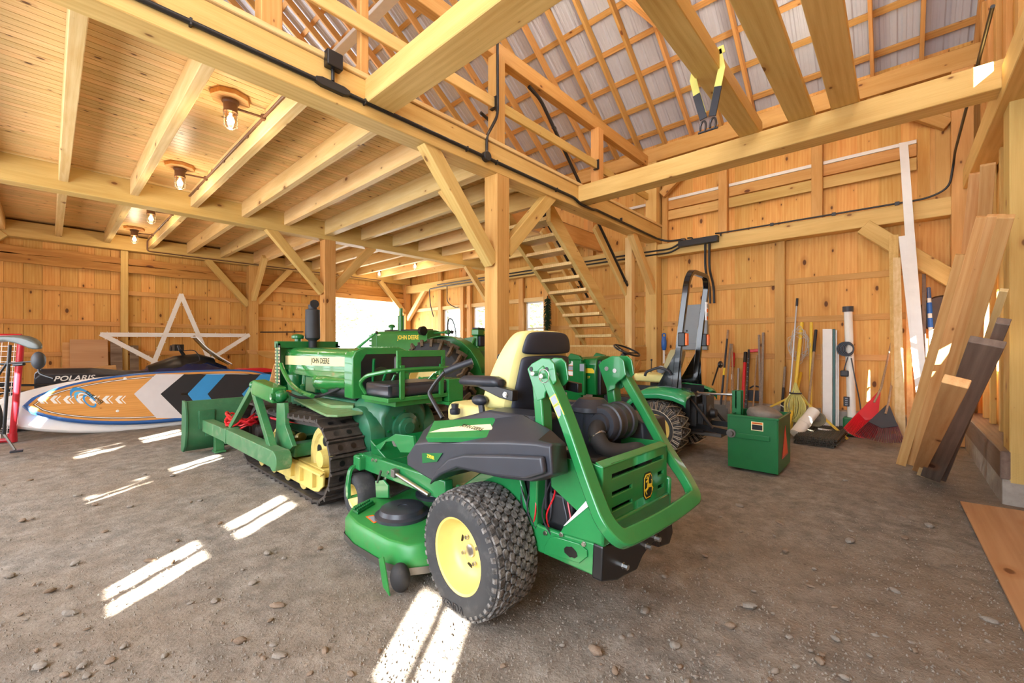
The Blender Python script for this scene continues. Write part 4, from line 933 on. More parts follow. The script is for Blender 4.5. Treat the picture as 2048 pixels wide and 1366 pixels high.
    b = MB(); b.loft([[V(x, y, z) for y, z in ((.30, .82), (.30, 1.19), (.27, 1.25), (.18, 1.285), (-.18, 1.285), (-.27, 1.25), (-.30, 1.19), (-.30, .82))] for x in (-.44, -.60)]); cw = b.build('dash_cowl', M['jgreen_old'], t, smooth=40, bevel=.012)
    b = MB(); b.prism([V(-.604, y, z) for y, z in ((.20, .86), (.22, .95), (.22, 1.15), (.17, 1.22), (-.17, 1.22), (-.22, 1.15), (-.22, .95), (-.2, .86))], V(-.004, 0, 0)); dp = b.build('dash_panel', M['black'], cw, smooth=0)
    b = MB(); b.lathe((-.606, .02, 1.0), (-1, 0, 0), [(0, .1), (.006, .1), (.008, .085), (.008, 0)], 24); b.build('gauge_face', M['decal_dark'], dp)
    b = MB(); b.bb((1.06, -.36, .78), (1.16, .36, .84)); b.bb((1.06, -.36, 1.27), (1.16, .36, 1.35)); b.bb((1.06, .32, .8), (1.10, .36, 1.33)); b.bb((1.06, -.36, .8), (1.10, -.32, 1.33)); b.bb((1.10, -.31, .8), (1.12, .31, 1.3))
    rg = b.build('radiator_guard', M['dkgreen'], t, smooth=0, bevel=.006)
    for sg in (1, -1):
        b = MB(); b.bb((1.0, .345*sg, .80), (1.16, .352*sg, 1.30)); gp = b.build('guard_mesh', M['black'], rg, smooth=0)
        b = MB()
        for i in range(4):
            for j in range(13): b.lathe((1.02+.038*i+(.019 if j % 2 else 0)-.006, .3525*sg, .82+.037*j), (0, sg, 0), [(0, .013), (.0012, .013), (.0012, 0)], 8)
        b.build('mesh_perforation', M['decal_cream2'], gp, smooth=0)
    # lights: exhaust and air cleaner
    b = MB(); b.lathe((1.02, -.02, 1.26), (0, 0, 1), [(0, .045), (.09, .045), (.1, .05), (.12, .078), (.13, .085), (.47, .080), (.48, .05), (.50, .048), (.53, .048)], 22); ex = b.build('exhaust_stack', M['exhaust'], t)
    b = MB(); b.prism([V(1.02-.06+.1*sin(a)*0, -.02+.055*cos(a), 1.80+.05*sin(a)) for a in [pi*k/5 for k in range(10)]], V(.012, 0, 0)); b.beam((.98, -.02, 1.78), (1.05, -.02, 1.80), .02, .03); b.build('rain_cap', M['exhaust'], ex, smooth=0)
    b = MB(); b.lathe((1.10, .12, 1.25), (0, 0, 1), [(0, .035), (.13, .035), (.13, .062), (.14, .07), (.165, .07), (.18, .05), (.19, 0)], 20); b.build('air_cleaner_cap', M['dkgreen'], t)
    # engine seen under the hood
    b = MB(); b.bb((-.42, -.2, .78), (.95, .18, .99)); b.build('engine_block', M['engine'], t, smooth=0, bevel=.01)
    b = MB(); b.lathe((.86, .22, .80), (0, 0, 1), [(0, .09), (.10, .105), (.17, .10), (.2, .06), (.21, 0)], 18); b.build('oil_filter', M['dkgreen'], t)
    b = MB(); b.lathe((.62, .23, .78), (0, 0, 1), [(0, .03), (.08, .05), (.1, .03), (.21, .024)], 12); b.build('carburettor', M['dkgreen'], t)
    b = MB(); b.bb((.30, .10, .80), (.56, .25, .97)); b.build('cylinder_head', M['dkgreen'], t, smooth=0, bevel=.012)
    b = MB(); b.tube(smoothpts([V(-.42, .24, .95), V(-.05, .24, .93), V(.2, .24, .92), (.27, .24, .97)], 4), [.05, .055, .06, .065, .075, .08, .08, .08, .08, .07, .06, .06, .05][:13], 14); b.build('exhaust_manifold', M['jgreen_old'], t, smooth=60)
    b = MB(); b.tube([V(-.38, .2, .86), V(-.05, .22, .86)], .055, 14); b.build('starter_motor', M['engine'], t)
    b = MB(); b.ell((.05, .24, .86), (.07, .06, .06), 12, 8); b.build('governor', M['dkgreen'], t)
    b = MB(); b.tube(smoothpts([L(562, 728, y=.38), L(566, 740, y=.39), L(580, 765, y=.42), L(600, 783, y=.45), L(625, 792, y=.45)], 5), .022, 8); b.build('guard_rod', M['jgreen_old'], t)
    b = MB(); b.tube(smoothpts([L(575, 785, y=.45), L(600, 795, y=.44), L(640, 792, y=.35), L(680, 776, y=.26)], 5), .014, 8); b.build('hydraulic_hose', M['rubber'], t)
    # chassis and transmission
    b = MB(); b.bb((-.9, -.20, .30), (1.1, .20, .78)); b.loft([[V(-.97, y, z) for y, z in ((.17, .36), (.22, .45), (.22, .68), (.15, .78), (-.15, .78), (-.22, .68), (-.22, .45), (-.17, .36))], [V(-.85, y, z) for y, z in ((.24, .30), (.30, .42), (.30, .72), (.2, .84), (-.2, .84), (-.30, .72), (-.30, .42), (-.24, .30))], [V(-.55, y, z) for y, z in ((.24, .30), (.30, .42), (.30, .72), (.2, .84), (-.2, .84), (-.30, .72), (-.30, .42), (-.24, .30))]])
    th = b.build('transmission_case', M['case_green'], t, smooth=40, bevel=.02, seg=3)
    b = MB(); b.lathe((-.97, .0, .58), (-1, 0, 0), [(0, .13), (.03, .13), (.04, .09), (.06, .085), (.07, .05), (.08, .05)], 20); b.build('power_takeoff', M['case_green'], th)
    bolts(th, [V(-.97, .16*cos(a), .56+.16*sin(a)) for a in [k*pi/4 for k in range(8)]], (-1, 0, 0), .012, .012, mat='dkgreen')
    for sg in (1, -1):
        b = MB(); b.lathe((-.74, .30*sg, .52), (0, sg, 0), [(-.1, .24), (0, .25), (.03, .24), (.05, .18), (.06, .10), (.07, 0)], 26); b.lathe((-.86, .30*sg, .42), (0, sg, 0), [(0, .09), (.04, .09), (.05, .06), (.05, 0)], 16); b.build('final_drive', M['case_green'], t, smooth=40)
    b = MB(); b.bb((-1.02, -.26, .24), (-.9, .26, .30)); b.build('drawbar', M['case_green'], t, smooth=0, bevel=.01)
    # platforms over the tracks
    for sg in (1, -1):
        o_ = [(.527, .379), (.56, .20), (-.50, .18), (-.66, .20), (-.86, .34), (-.84, .55), (-.76, .60), (-.6, .58)]
        b = MB(); b.prism([V(x, y*sg, .715) for x, y in o_], V(0, 0, .02)); b.prism([V(.35, .27*sg, .735), V(-.5, .22*sg, .735), V(-.62, .30*sg, .735), V(-.45, .42*sg, .735), (-.2, .40*sg, .735)], V(0, 0, .03)); b.build('platform', M['plate_dusty'], t, smooth=0, bevel=.005)
    # seat
    b = MB(); b.loft([[V(x, y, z) for x, y in ((-.84, .30), (-.88, .315), (-1.18, .315), (-1.22, .30), (-1.22, -.30), (-1.18, -.315), (-.88, -.315), (-.84, -.30))] for z in (.88, .97, .99)]); b.build('seat_cushion', M['seat_black'], t, smooth=30, bevel=.02, seg=3)
    b = MB(); b.bb((-1.24, -.33, .845), (-.82, .33, .88)); b.bb((-1.2, -.24, .80), (-.7, .24, .85))
    for sg in (1, -1): b.bb((-1.245, .20*sg-.022, .86), (-1.22, .20*sg+.022, 1.14))
    b.build('seat_base', M['jgreen_old'], t, smooth=0, bevel=.005)
    b = MB(); b.bb((-1.235, -.245, 1.205), (-1.215, .245, 1.26)); b.bb((-1.235, -.245, 1.08), (-1.215, -.205, 1.21)); b.bb((-1.235, .205, 1.08), (-1.215, .245, 1.21)); b.bb((-1.235, -.245, 1.075), (-1.215, .245, 1.09)); bf = b.build('backrest_frame', M['jgreen_old'], t, smooth=0, bevel=.004)
    b = MB(); b.bb((-1.23, -.21, 1.085), (-1.16, .235, 1.215)); b.build('back_cushion', M['seat_black'], bf, smooth=0, bevel=.02, seg=3)
    bolts(bf, [V(-1.235, .225*sg, z) for sg in (1, -1) for z in (1.12, 1.18)], (-1, 0, 0), .007, .006, mat='dkgreen')
    b = MB(); b.tube(fillet([V(-.86, .31, .89), V(-.84, .36, .98), V(-.95, .36, 1.05), V(-1.23, .30, 1.10), V(-1.235, 0, 1.105), V(-1.235, -.32, 1.10), V(-1.0, -.36, 1.07), V(-.86, -.36, .95), V(-.86, -.31, .88)], .08), .017, 8); b.build('seat_rail', M['jgreen_old'], t)
    b = MB(); b.bb((-1.25, -.44, .80), (-.85, -.27, 1.0)); b.bb((-1.28, -.47, .77), (-.8, -.25, .80)); b.build('tool_box', M['jgreen_old'], t, smooth=0, bevel=.006)
    b = MB(); b.tube([V(-.9, -.2, 1.0), L(855, 762, x=-.98), L(868, 748, x=-1.0), L(880, 748, x=-1.02)], .012, 8); b.build('control_rod', M['jgreen_old'], t)
    b = MB(); b.tube([L(716, 695, x=-.46), L(753, 665, x=-.62)], [.014, .009], 8); lv = b.build('throttle_lever', M['jgreen_old'], t); b = MB(); b.ell(L(753, 665, x=-.62), .014, 8, 6); b.build('lever_knob', M['black'], lv)
    for k, (a, c) in enumerate((((745, 760), (748, 718)), ((760, 765), (772, 745)), ((775, 768), (790, 750)))):
        b = MB(); b.tube([L(a[0], a[1]+15, x=-.6-.1*k), L(*c, x=-.7-.1*k)], .012, 8); b.build('steering_lever', M['dkgreen'], t)
    # ---- blade and push frame
    b = MB(); prof = [(2.16, .02), (2.06, .10), (2.00, .25), (1.99, .42), (2.03, .58), (2.06, .635)]
    rings = [[V(x, y, z) for x, z in prof]+[V(x+.025, y, z) for x, z in prof[::-1]] for y in (1.02, -.95)]
    b.loft(rings)
    for y in (1.02, -.95): b.prism([V(x-.02, y, z) for x, z in prof]+[V(2.18, y, .635), V(2.24, y, .02)], V(0, .025, 0))
    b.bb((1.97, -.8, .20), (2.02, .85, .26)); b.bb((1.96, .76, .30), (2.02, .92, .52)); bl = b.build('dozer_blade', M['blade_green'], t, smooth=30, bevel=.004)
    for y in (.72, .1, -.6):
        b = MB(); b.bb((1.92, y-.05, 0), (2.0, y+.05, .24)); b.bb((1.88, y-.06, -.005), (2.02, y+.06, .02)); b.build('blade_shoe', M['oldgreen'], bl, smooth=0, bevel=.006)
    for sg in (1, -1):
        b = MB(); b.beam((1.98, .83*sg, .335), (1.1, .80*sg, .33), .11, .14); b.beam((1.18, .80*sg, .33), (-.28, .78*sg, .32), .115, .15); b.lathe((-.28, .72*sg, .315), (0, sg, 0), [(0, .085), (.13, .085)], 18)
        b.bb((1.08, .735*sg, .25), (1.11, .865*sg, .415)); pa = b.build('push_arm', M['arm_green'], t, smooth=20, bevel=.006)
    J = L(508, 770, y=.72)
    b = MB(); b.beam(V(1.18, .78, .40), J+V(0, 0, -.02), .06, .05); b.build('a_frame_strut', M['oldgreen'], t, smooth=0, bevel=.004)
    b = MB(); b.beam(V(-.02, .76, .36), J+V(0, 0, -.02), .06, .08); b.build('a_frame_strut', M['oldgreen'], t, smooth=0, bevel=.004)
    b = MB(); o_ = [L(*p, y=.68) for p in ((553, 806), (568, 806), (570, 850), (585, 893), (575, 905), (569, 935), (556, 935), (548, 915), (549, 880), (552, 850))]; b.prism(o_, V(0, -.04, 0)); b.build('lift_lever', M['oldgreen'], t, smooth=0, bevel=.004)
    b = MB(); b.beam(V(-.14, .64, .35), V(-.14, .30, .35), .12, .12); b.beam(V(.3, .62, .33), V(.3, -.62, .33), .1, .1); b.build('cross_tube', M['oldgreen'], t, smooth=0, bevel=.006)
    K = L(562, 792, y=.66); d = (K-J).normalized()
    b = MB(); b.beam(J+d*.10, K-d*.03, .13, .15); b.build('lift_cylinder', M['jgreen_old'], t, smooth=0, bevel=.015)
    b = MB(); b.tube([J, J+d*.12], .03, 10); b.ell(J, .045, 12, 8); b.build('cylinder_eye', M['dkgreen'], t); b = MB(); b.ell(K, .06, 12, 8); b.tube([K+V(0, -.06, 0), K+V(0, .09, 0)], .03, 10); b.build('pivot_joint', M['dkgreen'], t)
    return t
M['rustdark'] = paint('dark_rusty_steel', '#38322f', .7, .35, .4, '#6d5c4c', sc=12)
M['trackmetal'] = paint('worn_track_steel', '#4a4440', .55, .3, .45, '#7a7066', metal=.5, sc=10)
M['yellow_rail'] = paint('dusty_yellow_rail', '#dcc46c', .5, .2, .25, '#8d7c55')
M['jgreen_old'] = paint('repainted_green', '#2b7d3a', .22, .15, .15, '#6f7f56', coat=.4)
M['case_green'] = paint('greasy_green_casting', '#2c6f4e', .35, .3, .4, '#55614a', coat=.15)
M['blade_green'] = paint('blade_green_paint', '#2f6b44', .5, .2, .3, '#6e7a58')
M['arm_green'] = paint('dusty_arm_green', '#4a7f52', .45, .2, .5, '#a09b80')
M['plate_dusty'] = paint('dusty_plate', '#6d9460', .4, .2, .6, '#8f8c66')
M['seat_black'] = paint('black_seat_vinyl', '#2b2c33', .35, .2, .1, '#6b6a68')
M['exhaust'] = paint('weathered_black_pipe', '#2a2c30', .6, .3, .2, '#4c4644')
M['decal_cream2'] = paint('faded_cream_band', '#e6d59a', .4, .06, .1, '#c9b679')
M['decal_dark'] = plain('dark_lettering', '#23301f', .5)
crawler()
# red booster cables lying on the push arm
rc = MB(); rnd = random.Random(5); f_ = Fr(2.13, 4.2, 90)
for k in range(7):
    r_ = .14+.03*rnd.random(); c_ = V(1.28+rnd.uniform(-.04, .04), .66, .425+.012*k); P = []
    for i in range(26):
        a = 2*pi*i/26; P.append(c_+V(r_*1.5*cos(a), r_*.9*sin(a)*1.0, .03*sin(2*a+k)+.02*rnd.uniform(-1, 1)))
    rc.tube(smoothpts(P, 2, True), .012, 6, True)
rc.tube(smoothpts([V(1.2, .62, .47), V(.95, .55, .52), V(.7, .45, .50), V(.5, .2, .44)], 6), .013, 6)
o = rc.build('booster_cables', M['red'], None, smooth=60); o.matrix_world = Matrix.Translation(f_.o) @ Matrix.Rotation(f_.hd, 4, 'Z'); tag(o, 'coil of red cable resting on the bulldozer push arm', 'cable')
# ================================================================ compact tractor with roll bar and chained tyres
def chain(b, c, Rr, W, n=15):
    c = Vector(c); k = 96; r_ = .0045
    for sg in (-1, 1):
        b.tube([c+V(.70*Rr*cos(2*pi*i/k), sg*(W/2+.012), .70*Rr*sin(2*pi*i/k)) for i in range(k)], r_, 5, True)
    for i in range(n):
        a = 2*pi*i/n; w = 2*pi/n
        for (a0, a1) in ((a, a+w*.5), (a+w*.5, a+w)):
            s0 = 1 if a0 == a else -1; P = []
            for q in range(9):
                u = q/8; aa = a0+(a1-a0)*u; y = s0*(W/2)*(1-2*u); P.append(c+V((Rr+.008-.012*(2*u-1)**4)*cos(aa), y, (Rr+.008-.012*(2*u-1)**4)*sin(aa)))
            b.tube(P, r_+.002, 5)
    for i in range(2*n):
        a = pi*i/n
        for sg in (-1, 1):
            b.tube([c+V(r*cos(a+o), sg*(W/2+.008), r*sin(a+o)) for r, o in ((Rr*.98, -.02), (.86*Rr, -.03), (.70*Rr, -.02))], r_, 5)
            b.tube([c+V(r*cos(a+o), sg*(W/2+.008), r*sin(a+o)) for r, o in ((Rr*.98, .03), (.86*Rr, .04), (.70*Rr, .03))], r_, 5)
def compact():
    f = Fr(5.30, 2.09, 90); L = f.L
    t = empty('compact_tractor', f.o, f.hd, 'green compact tractor with a tall black roll bar and chained tyres', 'tractor')
    Rr, W = .325, .26
    for sg in (1, -1):
        c = V(0, .42*sg, Rr); b = MB(); tyre(b, c, Rr-.012, W, .17); b.mat(1); blocks(b, c, Rr-.012, W-.03, 30, 6, .012, .8); w = b.build('rear_tyre', [M['tyre_smooth'], M['tyre_dusty']], t, smooth=40)
        b = MB(); rim(b, c, .17, W, sg); rm = b.build('rim', M['yellow'], w); b = MB(); chain(b, c, Rr, W); b.build('tyre_chain', M['chain'], w, smooth=60)
        for k in range(5):
            a = k*2*pi/5; b = MB(); b.lathe(c+V(.1*cos(a), sg*W*.106, .1*sin(a)), (0, sg, 0), [(0, .018), (.001, .018), (.001, 0)], 10); b.build('rim_hole', M['decal_blk'], rm)
        c = V(1.42, .40*sg, .23); b = MB(); tyre(b, c, .22, .17, .11, n=32); b.mat(1); blocks(b, c, .22, .14, 22, 4, .012, .8); w = b.build('front_tyre', [M['tyre_smooth'], M['tyre_dusty']], t, smooth=40); b = MB(); rim(b, c, .11, .17, sg); b.build('rim', M['yellow'], w)
        # fender
        b = MB(); prof = [(.42, .50), (.36, .62), (.26, .72), (.12, .775), (-.05, .79), (-.22, .775), (-.34, .735), (-.36, .70)]
        R0 = [[V(x, y*sg, z+dz) for x, z in prof] for y, dz in ((.26, .02), (.40, .02), (.50, .0), (.545, -.03), (.555, -.10))]
        b.loft(R0, cap=False, closed=False); b.build('fender', M['tractor_green'], t, smooth=60, solid=.012)
        b = MB(); b.bb((-.30, .24*sg-.01, .42), (.40, .24*sg+.01, .80)); b.build('fender_side', M['black'], t, smooth=0, bevel=.004)
    # roll bar
    P = [V(-.16, .335, .80), V(-.235, .335, 1.55), V(-.30, .335, 2.05), V(-.315, .25, 2.165), V(-.315, -.25, 2.165), V(-.30, -.335, 2.05), V(-.235, -.335, 1.55), V(-.16, -.335, .80)]
    b = MB(); b.tube(fillet(P, .13, 6), .1, 4, sq=(.026, .034)); rb = b.build('roll_bar', M['gloss_black'], t, smooth=50, bevel=.006)
    for sg in (1, -1):
        b = MB(); b.prism([V(.06, .335*sg, .80), V(-.24, .335*sg, .80), V(-.225, .335*sg, 1.22), V(-.17, .335*sg, 1.22)], V(0, .012*sg, 0)); b.build('roll_bar_gusset', M['gloss_black'], rb, smooth=0, bevel=.003)
        b = MB(); b.bb((-.30, .37*sg-.03, 1.29), (-.22, .37*sg+.045, 1.45)); lm = b.build('flasher', M['black'], rb, smooth=0, bevel=.01)
        b = MB(); b.bb((-.325, .37*sg-.02, 1.30), (-.30, .37*sg+.04, 1.44)); b.build('flasher_lens', M['orange'], lm, smooth=0, bevel=.008)
    b = MB(); b.bb((-.31, -.365, 1.62), (-.29, -.305, 1.85))
    for k, (z, m_) in enumerate(((1.80, 1), (1.74, 2), (1.69, 1), (1.645, 2))): b.mat(m_).bb((-.3115, -.358, z-.02), (-.31, -.312, z+.025))
    b.build('roll_bar_label', [M['decal_wht'], M['decal_grey'], M['orange']], rb, smooth=0)
    # seat
    b = MB(); b.loft([[V(x*k+.22, y*k, z) for x, y in ((-.2, -.22), (.2, -.22), (.24, -.15), (.24, .15), (.2, .22), (-.2, .22))] for z, k in ((.84, .9), (.90, 1), (.94, .95))]); b.build('seat_cushion', M['cream'], t, smooth=50, bevel=.02, seg=3)
    b = MB(); b.loft([[V(x, y, z) for x, y in ((xb, -w), (xb, w), (xb+.09, w*.9), (xb+.09, -w*.9))] for z, xb, w in ((.90, .0, .21), (1.02, -.04, .22), (1.18, -.09, .20), (1.25, -.11, .15))]); sb = b.build('seat_back', M['seat_shell'], t, smooth=40, bevel=.02, seg=3)
    bolts(sb, [V(-.07, y, z) for y in (-.08, .08) for z in (1.06, 1.16)], (-1, 0, .2), .009, .006, mat='vinyl')
    b = MB(); b.tube(fillet([L(1290, 752, y=.36), L(1292, 744, y=.36), L(1318, 734, y=.36), L(1338, 742, y=.36), L(1342, 750, y=.36)], .05), .016, 8); b.build('fender_grip', M['vinyl'], t)
    b = MB(); b.lathe(L(1322, 742, y=.22), (-.2, .5, 1), [(0, .05), (.03, .05), (.06, .03), (.06, 0)], 16); b.build('cup_holder', M['decal_grey'], t)
    b = MB(); b.tube([L(1302, 745, y=.2), L(1303, 722, y=.2)], .005, 6); b.ell(L(1303, 720, y=.2), .014, 8, 6); b.build('shift_lever', M['black'], t)
    # body, hood, steering
    b = MB(); b.bb((-.42, -.16, .28), (.9, .16, .62)); b.bb((-.36, -.2, .34), (-.05, .2, .72)); b.bb((.3, -.4, .40), (.9, .4, .44)); b.build('transmission_case', M['engine'], t, smooth=0, bevel=.02)
    b = MB(); b.loft([[V(x, y, z) for y, z in ((.26, .62), (.27, .95), (.24, h), (.1, h+.035), (-.1, h+.035), (-.24, h), (-.27, .95), (-.26, .62))] for x, h in ((.95, 1.12), (1.6, 1.08), (1.85, 1.03))]); hd = b.build('hood', M['dkgreen_gloss'], t, smooth=50, bevel=.015)
    for sg in (1, -1):
        b = MB(); b.prism([V(1.75, .272*sg, .985), V(1.0, .272*sg, .985), V(.97, .272*sg, .955), V(.97, .272*sg, .92), V(1.75, .272*sg, .92)], V(0, .003*sg, 0)); b.build('yellow_band', M['decal_yel'], hd, smooth=0)
        if sg > 0: text('lettering', 'JOHN DEERE', .06, TM((1.36, .2765, .953), (-1, 0, 0), (0, 0, 1)), M['dkgreen'], hd, .0004, 1, .0008); text('model_lettering', '37', .045, TM((1.06, .2735, .86), (-1, 0, 0), (0, 0, 1)), M['decal_yel'], hd, .0004)
    b = MB(); b.bb((.9, -.22, .62), (.97, .22, 1.1)); b.bb((.80, -.12, .9), (.92, .12, 1.08)); b.build('dash', M['black'], t, smooth=0, bevel=.02)
    b = MB(); b.tube([V(.80, 0, 1.0), V(.66, 0, 1.19)], [.045, .03], 12); sc_ = b.build('steering_column', M['black'], t)
    n_ = V(-.45, 0, 1).normalized(); cw = V(.63, 0, 1.235); b = MB(); e1 = V(0, 1, 0); e2 = n_.cross(e1)
    b.tube([cw+(e1*cos(2*pi*k/36)+e2*sin(2*pi*k/36))*.18 for k in range(36)], .013, 8, True)
    for a in (.5, 2.6, 4.7): b.tube([cw-n_*.03, cw-n_*.02+(e1*cos(a)+e2*sin(a))*.09, cw+(e1*cos(a)+e2*sin(a))*.178], .011, 6)
    b.lathe(cw-n_*.06, n_, [(0, .03), (.02, .05), (.04, .045), (.045, 0)], 16); b.build('steering_wheel', M['black'], sc_)
    # loader mast with labels
    for sg in (1, -1):
        b = MB(); b.bb((1.12, .34*sg-.03, .42), (1.36, .34*sg+.03, 1.10)); b.prism([V(1.10, .37*sg, 1.10), V(1.38, .37*sg, 1.10), V(1.30, .37*sg, 1.19), V(1.16, .37*sg, 1.16)], V(0, -.06*sg, 0)); b.bb((1.05, .37*sg-.02, .62), (1.14, .37*sg+.03, 1.06)); mm = b.build('loader_mast', M['dkgreen_gloss'], t, smooth=0, bevel=.008)
        for z, m_ in ((1.05, 'decal_wht'), (.98, 'decal_grey'), (.91, 'decal_wht')):
            b = MB(); b.bb((1.255, .37*sg, z-.028), (1.34, .37*sg+.0015*sg, z+.028)); b.mat(1).bb((1.255, .37*sg, z-.036), (1.34, .37*sg+.001*sg, z-.028)); b.build('mast_label', [M[m_], M['orange']], mm, smooth=0)
        b = MB(); b.bb((1.05, .401*sg, .95), (1.12, .4025*sg, 1.05)); b.build('mast_label', M['decal_grey'], mm, smooth=0)
    text('loader_lettering', '200CX', .045, TM((1.245, .3725, .77), (-1, 0, 0), (0, 0, 1)), M['decal_yel'], t, .0004); text('loader_lettering', 'LOADER', .03, TM((1.245, .3725, .725), (-1, 0, 0), (0, 0, 1)), M['decal_yel'], t, .0004)
    b = MB(); b.beam(V(1.3, .36, 1.1), V(2.3, .36, .5), .08, .1); b.beam(V(1.3, -.36, 1.1), V(2.3, -.36, .5), .08, .1); b.build('loader_arm', M['dkgreen_gloss'], t, smooth=0, bevel=.008)
    # rear hitch
    b = MB(); b.tube([V(-.30, 0, .74), L(1398, 787, y=.02), L(1474, 789, y=.08)], .013, 10); b.tube([L(1398, 787, y=.02), L(1420, 788, y=.035)], .02, 8); b.tube([L(1455, 788.5, y=.07), L(1478, 789, y=.08)], .019, 8); b.build('top_link', M['chrome'], t)
    for sg in (1, -1):
        b = MB(); b.beam(V(-.30, .17*sg, .36), V(-.74, .26*sg, .34), .03, .06); b.ell(V(-.755, .265*sg, .34), .04, 12, 8); ll = b.build('lower_link', M['black'], t, smooth=30)
        b = MB(); b.tube([V(-.28, .20*sg, .68), V(-.55, .24*sg, .36)], .018, 8); b.tube([V(-.28, .20*sg, .68), V(-.15, .2*sg, .66)], .02, 8); b.build('lift_arm', M['black'], t)
    b = MB(); b.lathe((-.42, 0, .50), (-1, 0, 0), [(0, .1), (.03, .1), (.04, .06), (.1, .05), (.1, 0)], 18); b.bb((-.45, -.14, .42), (-.40, .14, .72)); b.build('power_takeoff', M['engine'], t, smooth=30, bevel=.008)
    b = MB(); b.bb((-.6, -.1, .24), (-.2, .1, .28)); b.build('drawbar', M['steel'], t, smooth=0, bevel=.006)
    b = MB(); b.tube([V(-.38, -.30, .80), V(-.42, -.42, 1.05)], .01, 6); b.ell(V(-.44, -.42, 1.06), (.03, .06, .045), 10, 8); b.build('work_light', M['black'], t)
    return t
M['chain'] = paint('dull_chain_steel', '#b4aa96', .45, .25, .2, '#8a7a62', metal=.6)
M['gloss_black'] = paint('gloss_black_paint', '#0e0f11', .12, .1, coat=.4)
M['tractor_green'] = paint('bluish_green_fender', '#2a9a63', .2, .08, .08, '#62745a', coat=.5)
M['dkgreen_gloss'] = paint('deep_green_paint', '#136f33', .25, .1, .08, '#5c6f48', coat=.3)
M['seat_shell'] = paint('faded_seat_shell', '#a39a72', .5, .12)
compact()
# ---- ballast box behind the compact tractor
def ballast():
    x0, x1, y0, y1, z0, z1 = 4.87, 5.50, .87, 1.33, .02, .565
    t = empty('ballast_box', ((x0+x1)/2, (y0+y1)/2, 0), 0, 'dark green steel ballast box with an orange triangle, filled with a grey bag', 'box'); c = V((x0+x1)/2, (y0+y1)/2, 0)
    b = MB(); q = lambda a, d: b.bb(V(*a)-c, V(*d)-c); w = .012
    q((x0, y0, z0), (x0+w, y1, z1)); q((x1-w, y0, z0), (x1, y1, z1)); q((x0, y0, z0), (x1, y0+w, z1)); q((x0, y1-w, z0), (x1, y1, z1)); q((x0, y0, z0), (x1, y1, z0+w)); q((x0-.015, y0+.07, .335), (x0, y1-.02, .385)); q((x0-.008, y0-.004, z1-.015), (x0+.01, y1+.004, z1+.008)); q((x0, y0-.008, z1-.015), (x1, y0+.01, z1+.008))
    bx_ = b.build('box_body', M['box_green'], t, smooth=0, bevel=.004)
    b = MB(); q = lambda a, d: b.bb(V(*a)-c, V(*d)-c); q((5.13, y1-.06, z1-.1), (5.15, y1+.03, .80)); q((5.22, y1-.06, z1-.1), (5.24, y1+.03, .80)); q((5.13, y1-.02, .6), (5.24, y1, .8)); b.build('hitch_tower', M['box_green'], t, smooth=0, bevel=.004)
    b = MB(); b.tube([V(x0-.02, y1-.04, .37)-c, V(x0+.08, y1-.04, .37)-c], .022, 12); b.lathe(V(x0-.005, y1-.035, .375)-c, (-1, 0, 0), [(0, .045), (.02, .045), (.02, .028), (.05, .024), (.05, 0)], 16); b.build('hitch_pin', M['steel'], t)
    b = MB(); b.prism([V(x, y0-.002, z)-c for x, z in ((5.04, .14), (5.36, .14), (5.205, .46))], V(0, -.003, 0)); b.mat(1).prism([V(x, y0-.005, z)-c for x, z in ((5.085, .16), (5.315, .16), (5.205, .41))], V(0, -.001, 0)); b.build('slow_vehicle_triangle', [M['red_refl'], M['orange_fl']], t, smooth=0)
    b = MB(); b.bb(V(x0-.003, 1.0, .43)-c, V(x0, 1.11, .52)-c); b.mat(1).bb(V(x0-.004, 1.008, .438)-c, V(x0-.003, 1.102, .49)-c); b.mat(2).bb(V(x0-.004, 1.008, .497)-c, V(x0-.003, 1.102, .513)-c); b.build('warning_label', [M['decal_cream'], M['decal_blk'], M['orange']], t, smooth=0)
    text('label_lettering', 'WARNING', .014, TM(V(x0-.0045, 1.055, .505)-c, (0, -1, 0), (0, 0, 1)), M['decal_blk'], t, .0002)
    b = MB(); rnd = random.Random(2)
    n, m = 26, 16; vs = []
    for i in range(m+1):
        for j in range(n):
            a = 2*pi*j/n; th = pi*i/m; k = 1+.12*noise.noise((cos(a)*1.5, sin(a)*1.5, th*2))
            vs.append(V(.24*sin(th)*cos(a)*k, .17*sin(th)*sin(a)*k, .10*cos(th)*k))
    b.add(vs, [(i*n+j, (i+1)*n+j, (i+1)*n+(j+1) % n, i*n+(j+1) % n) for i in range(m) for j in range(n)])
    o = b.build('sand_bag', M['sack'], None, smooth=60); o.location = (5.22, 1.06, .545); o.rotation_euler = (.15, .1, .3); tag(o, 'dusty grey sack lying in the green ballast box', 'sack')
M['box_green'] = paint('dark_green_box_paint', '#146a36', .35, .12, .15, '#4f6a48')
M['orange_fl'] = plain('fluorescent_orange', '#f2622e', .4); M['red_refl'] = plain('red_reflector', '#c22a1c', .3)
M['sack'] = paint('dusty_sack_cloth', '#8d8378', .9, .25, .3, '#6b6156', spec=.1)
ballast()
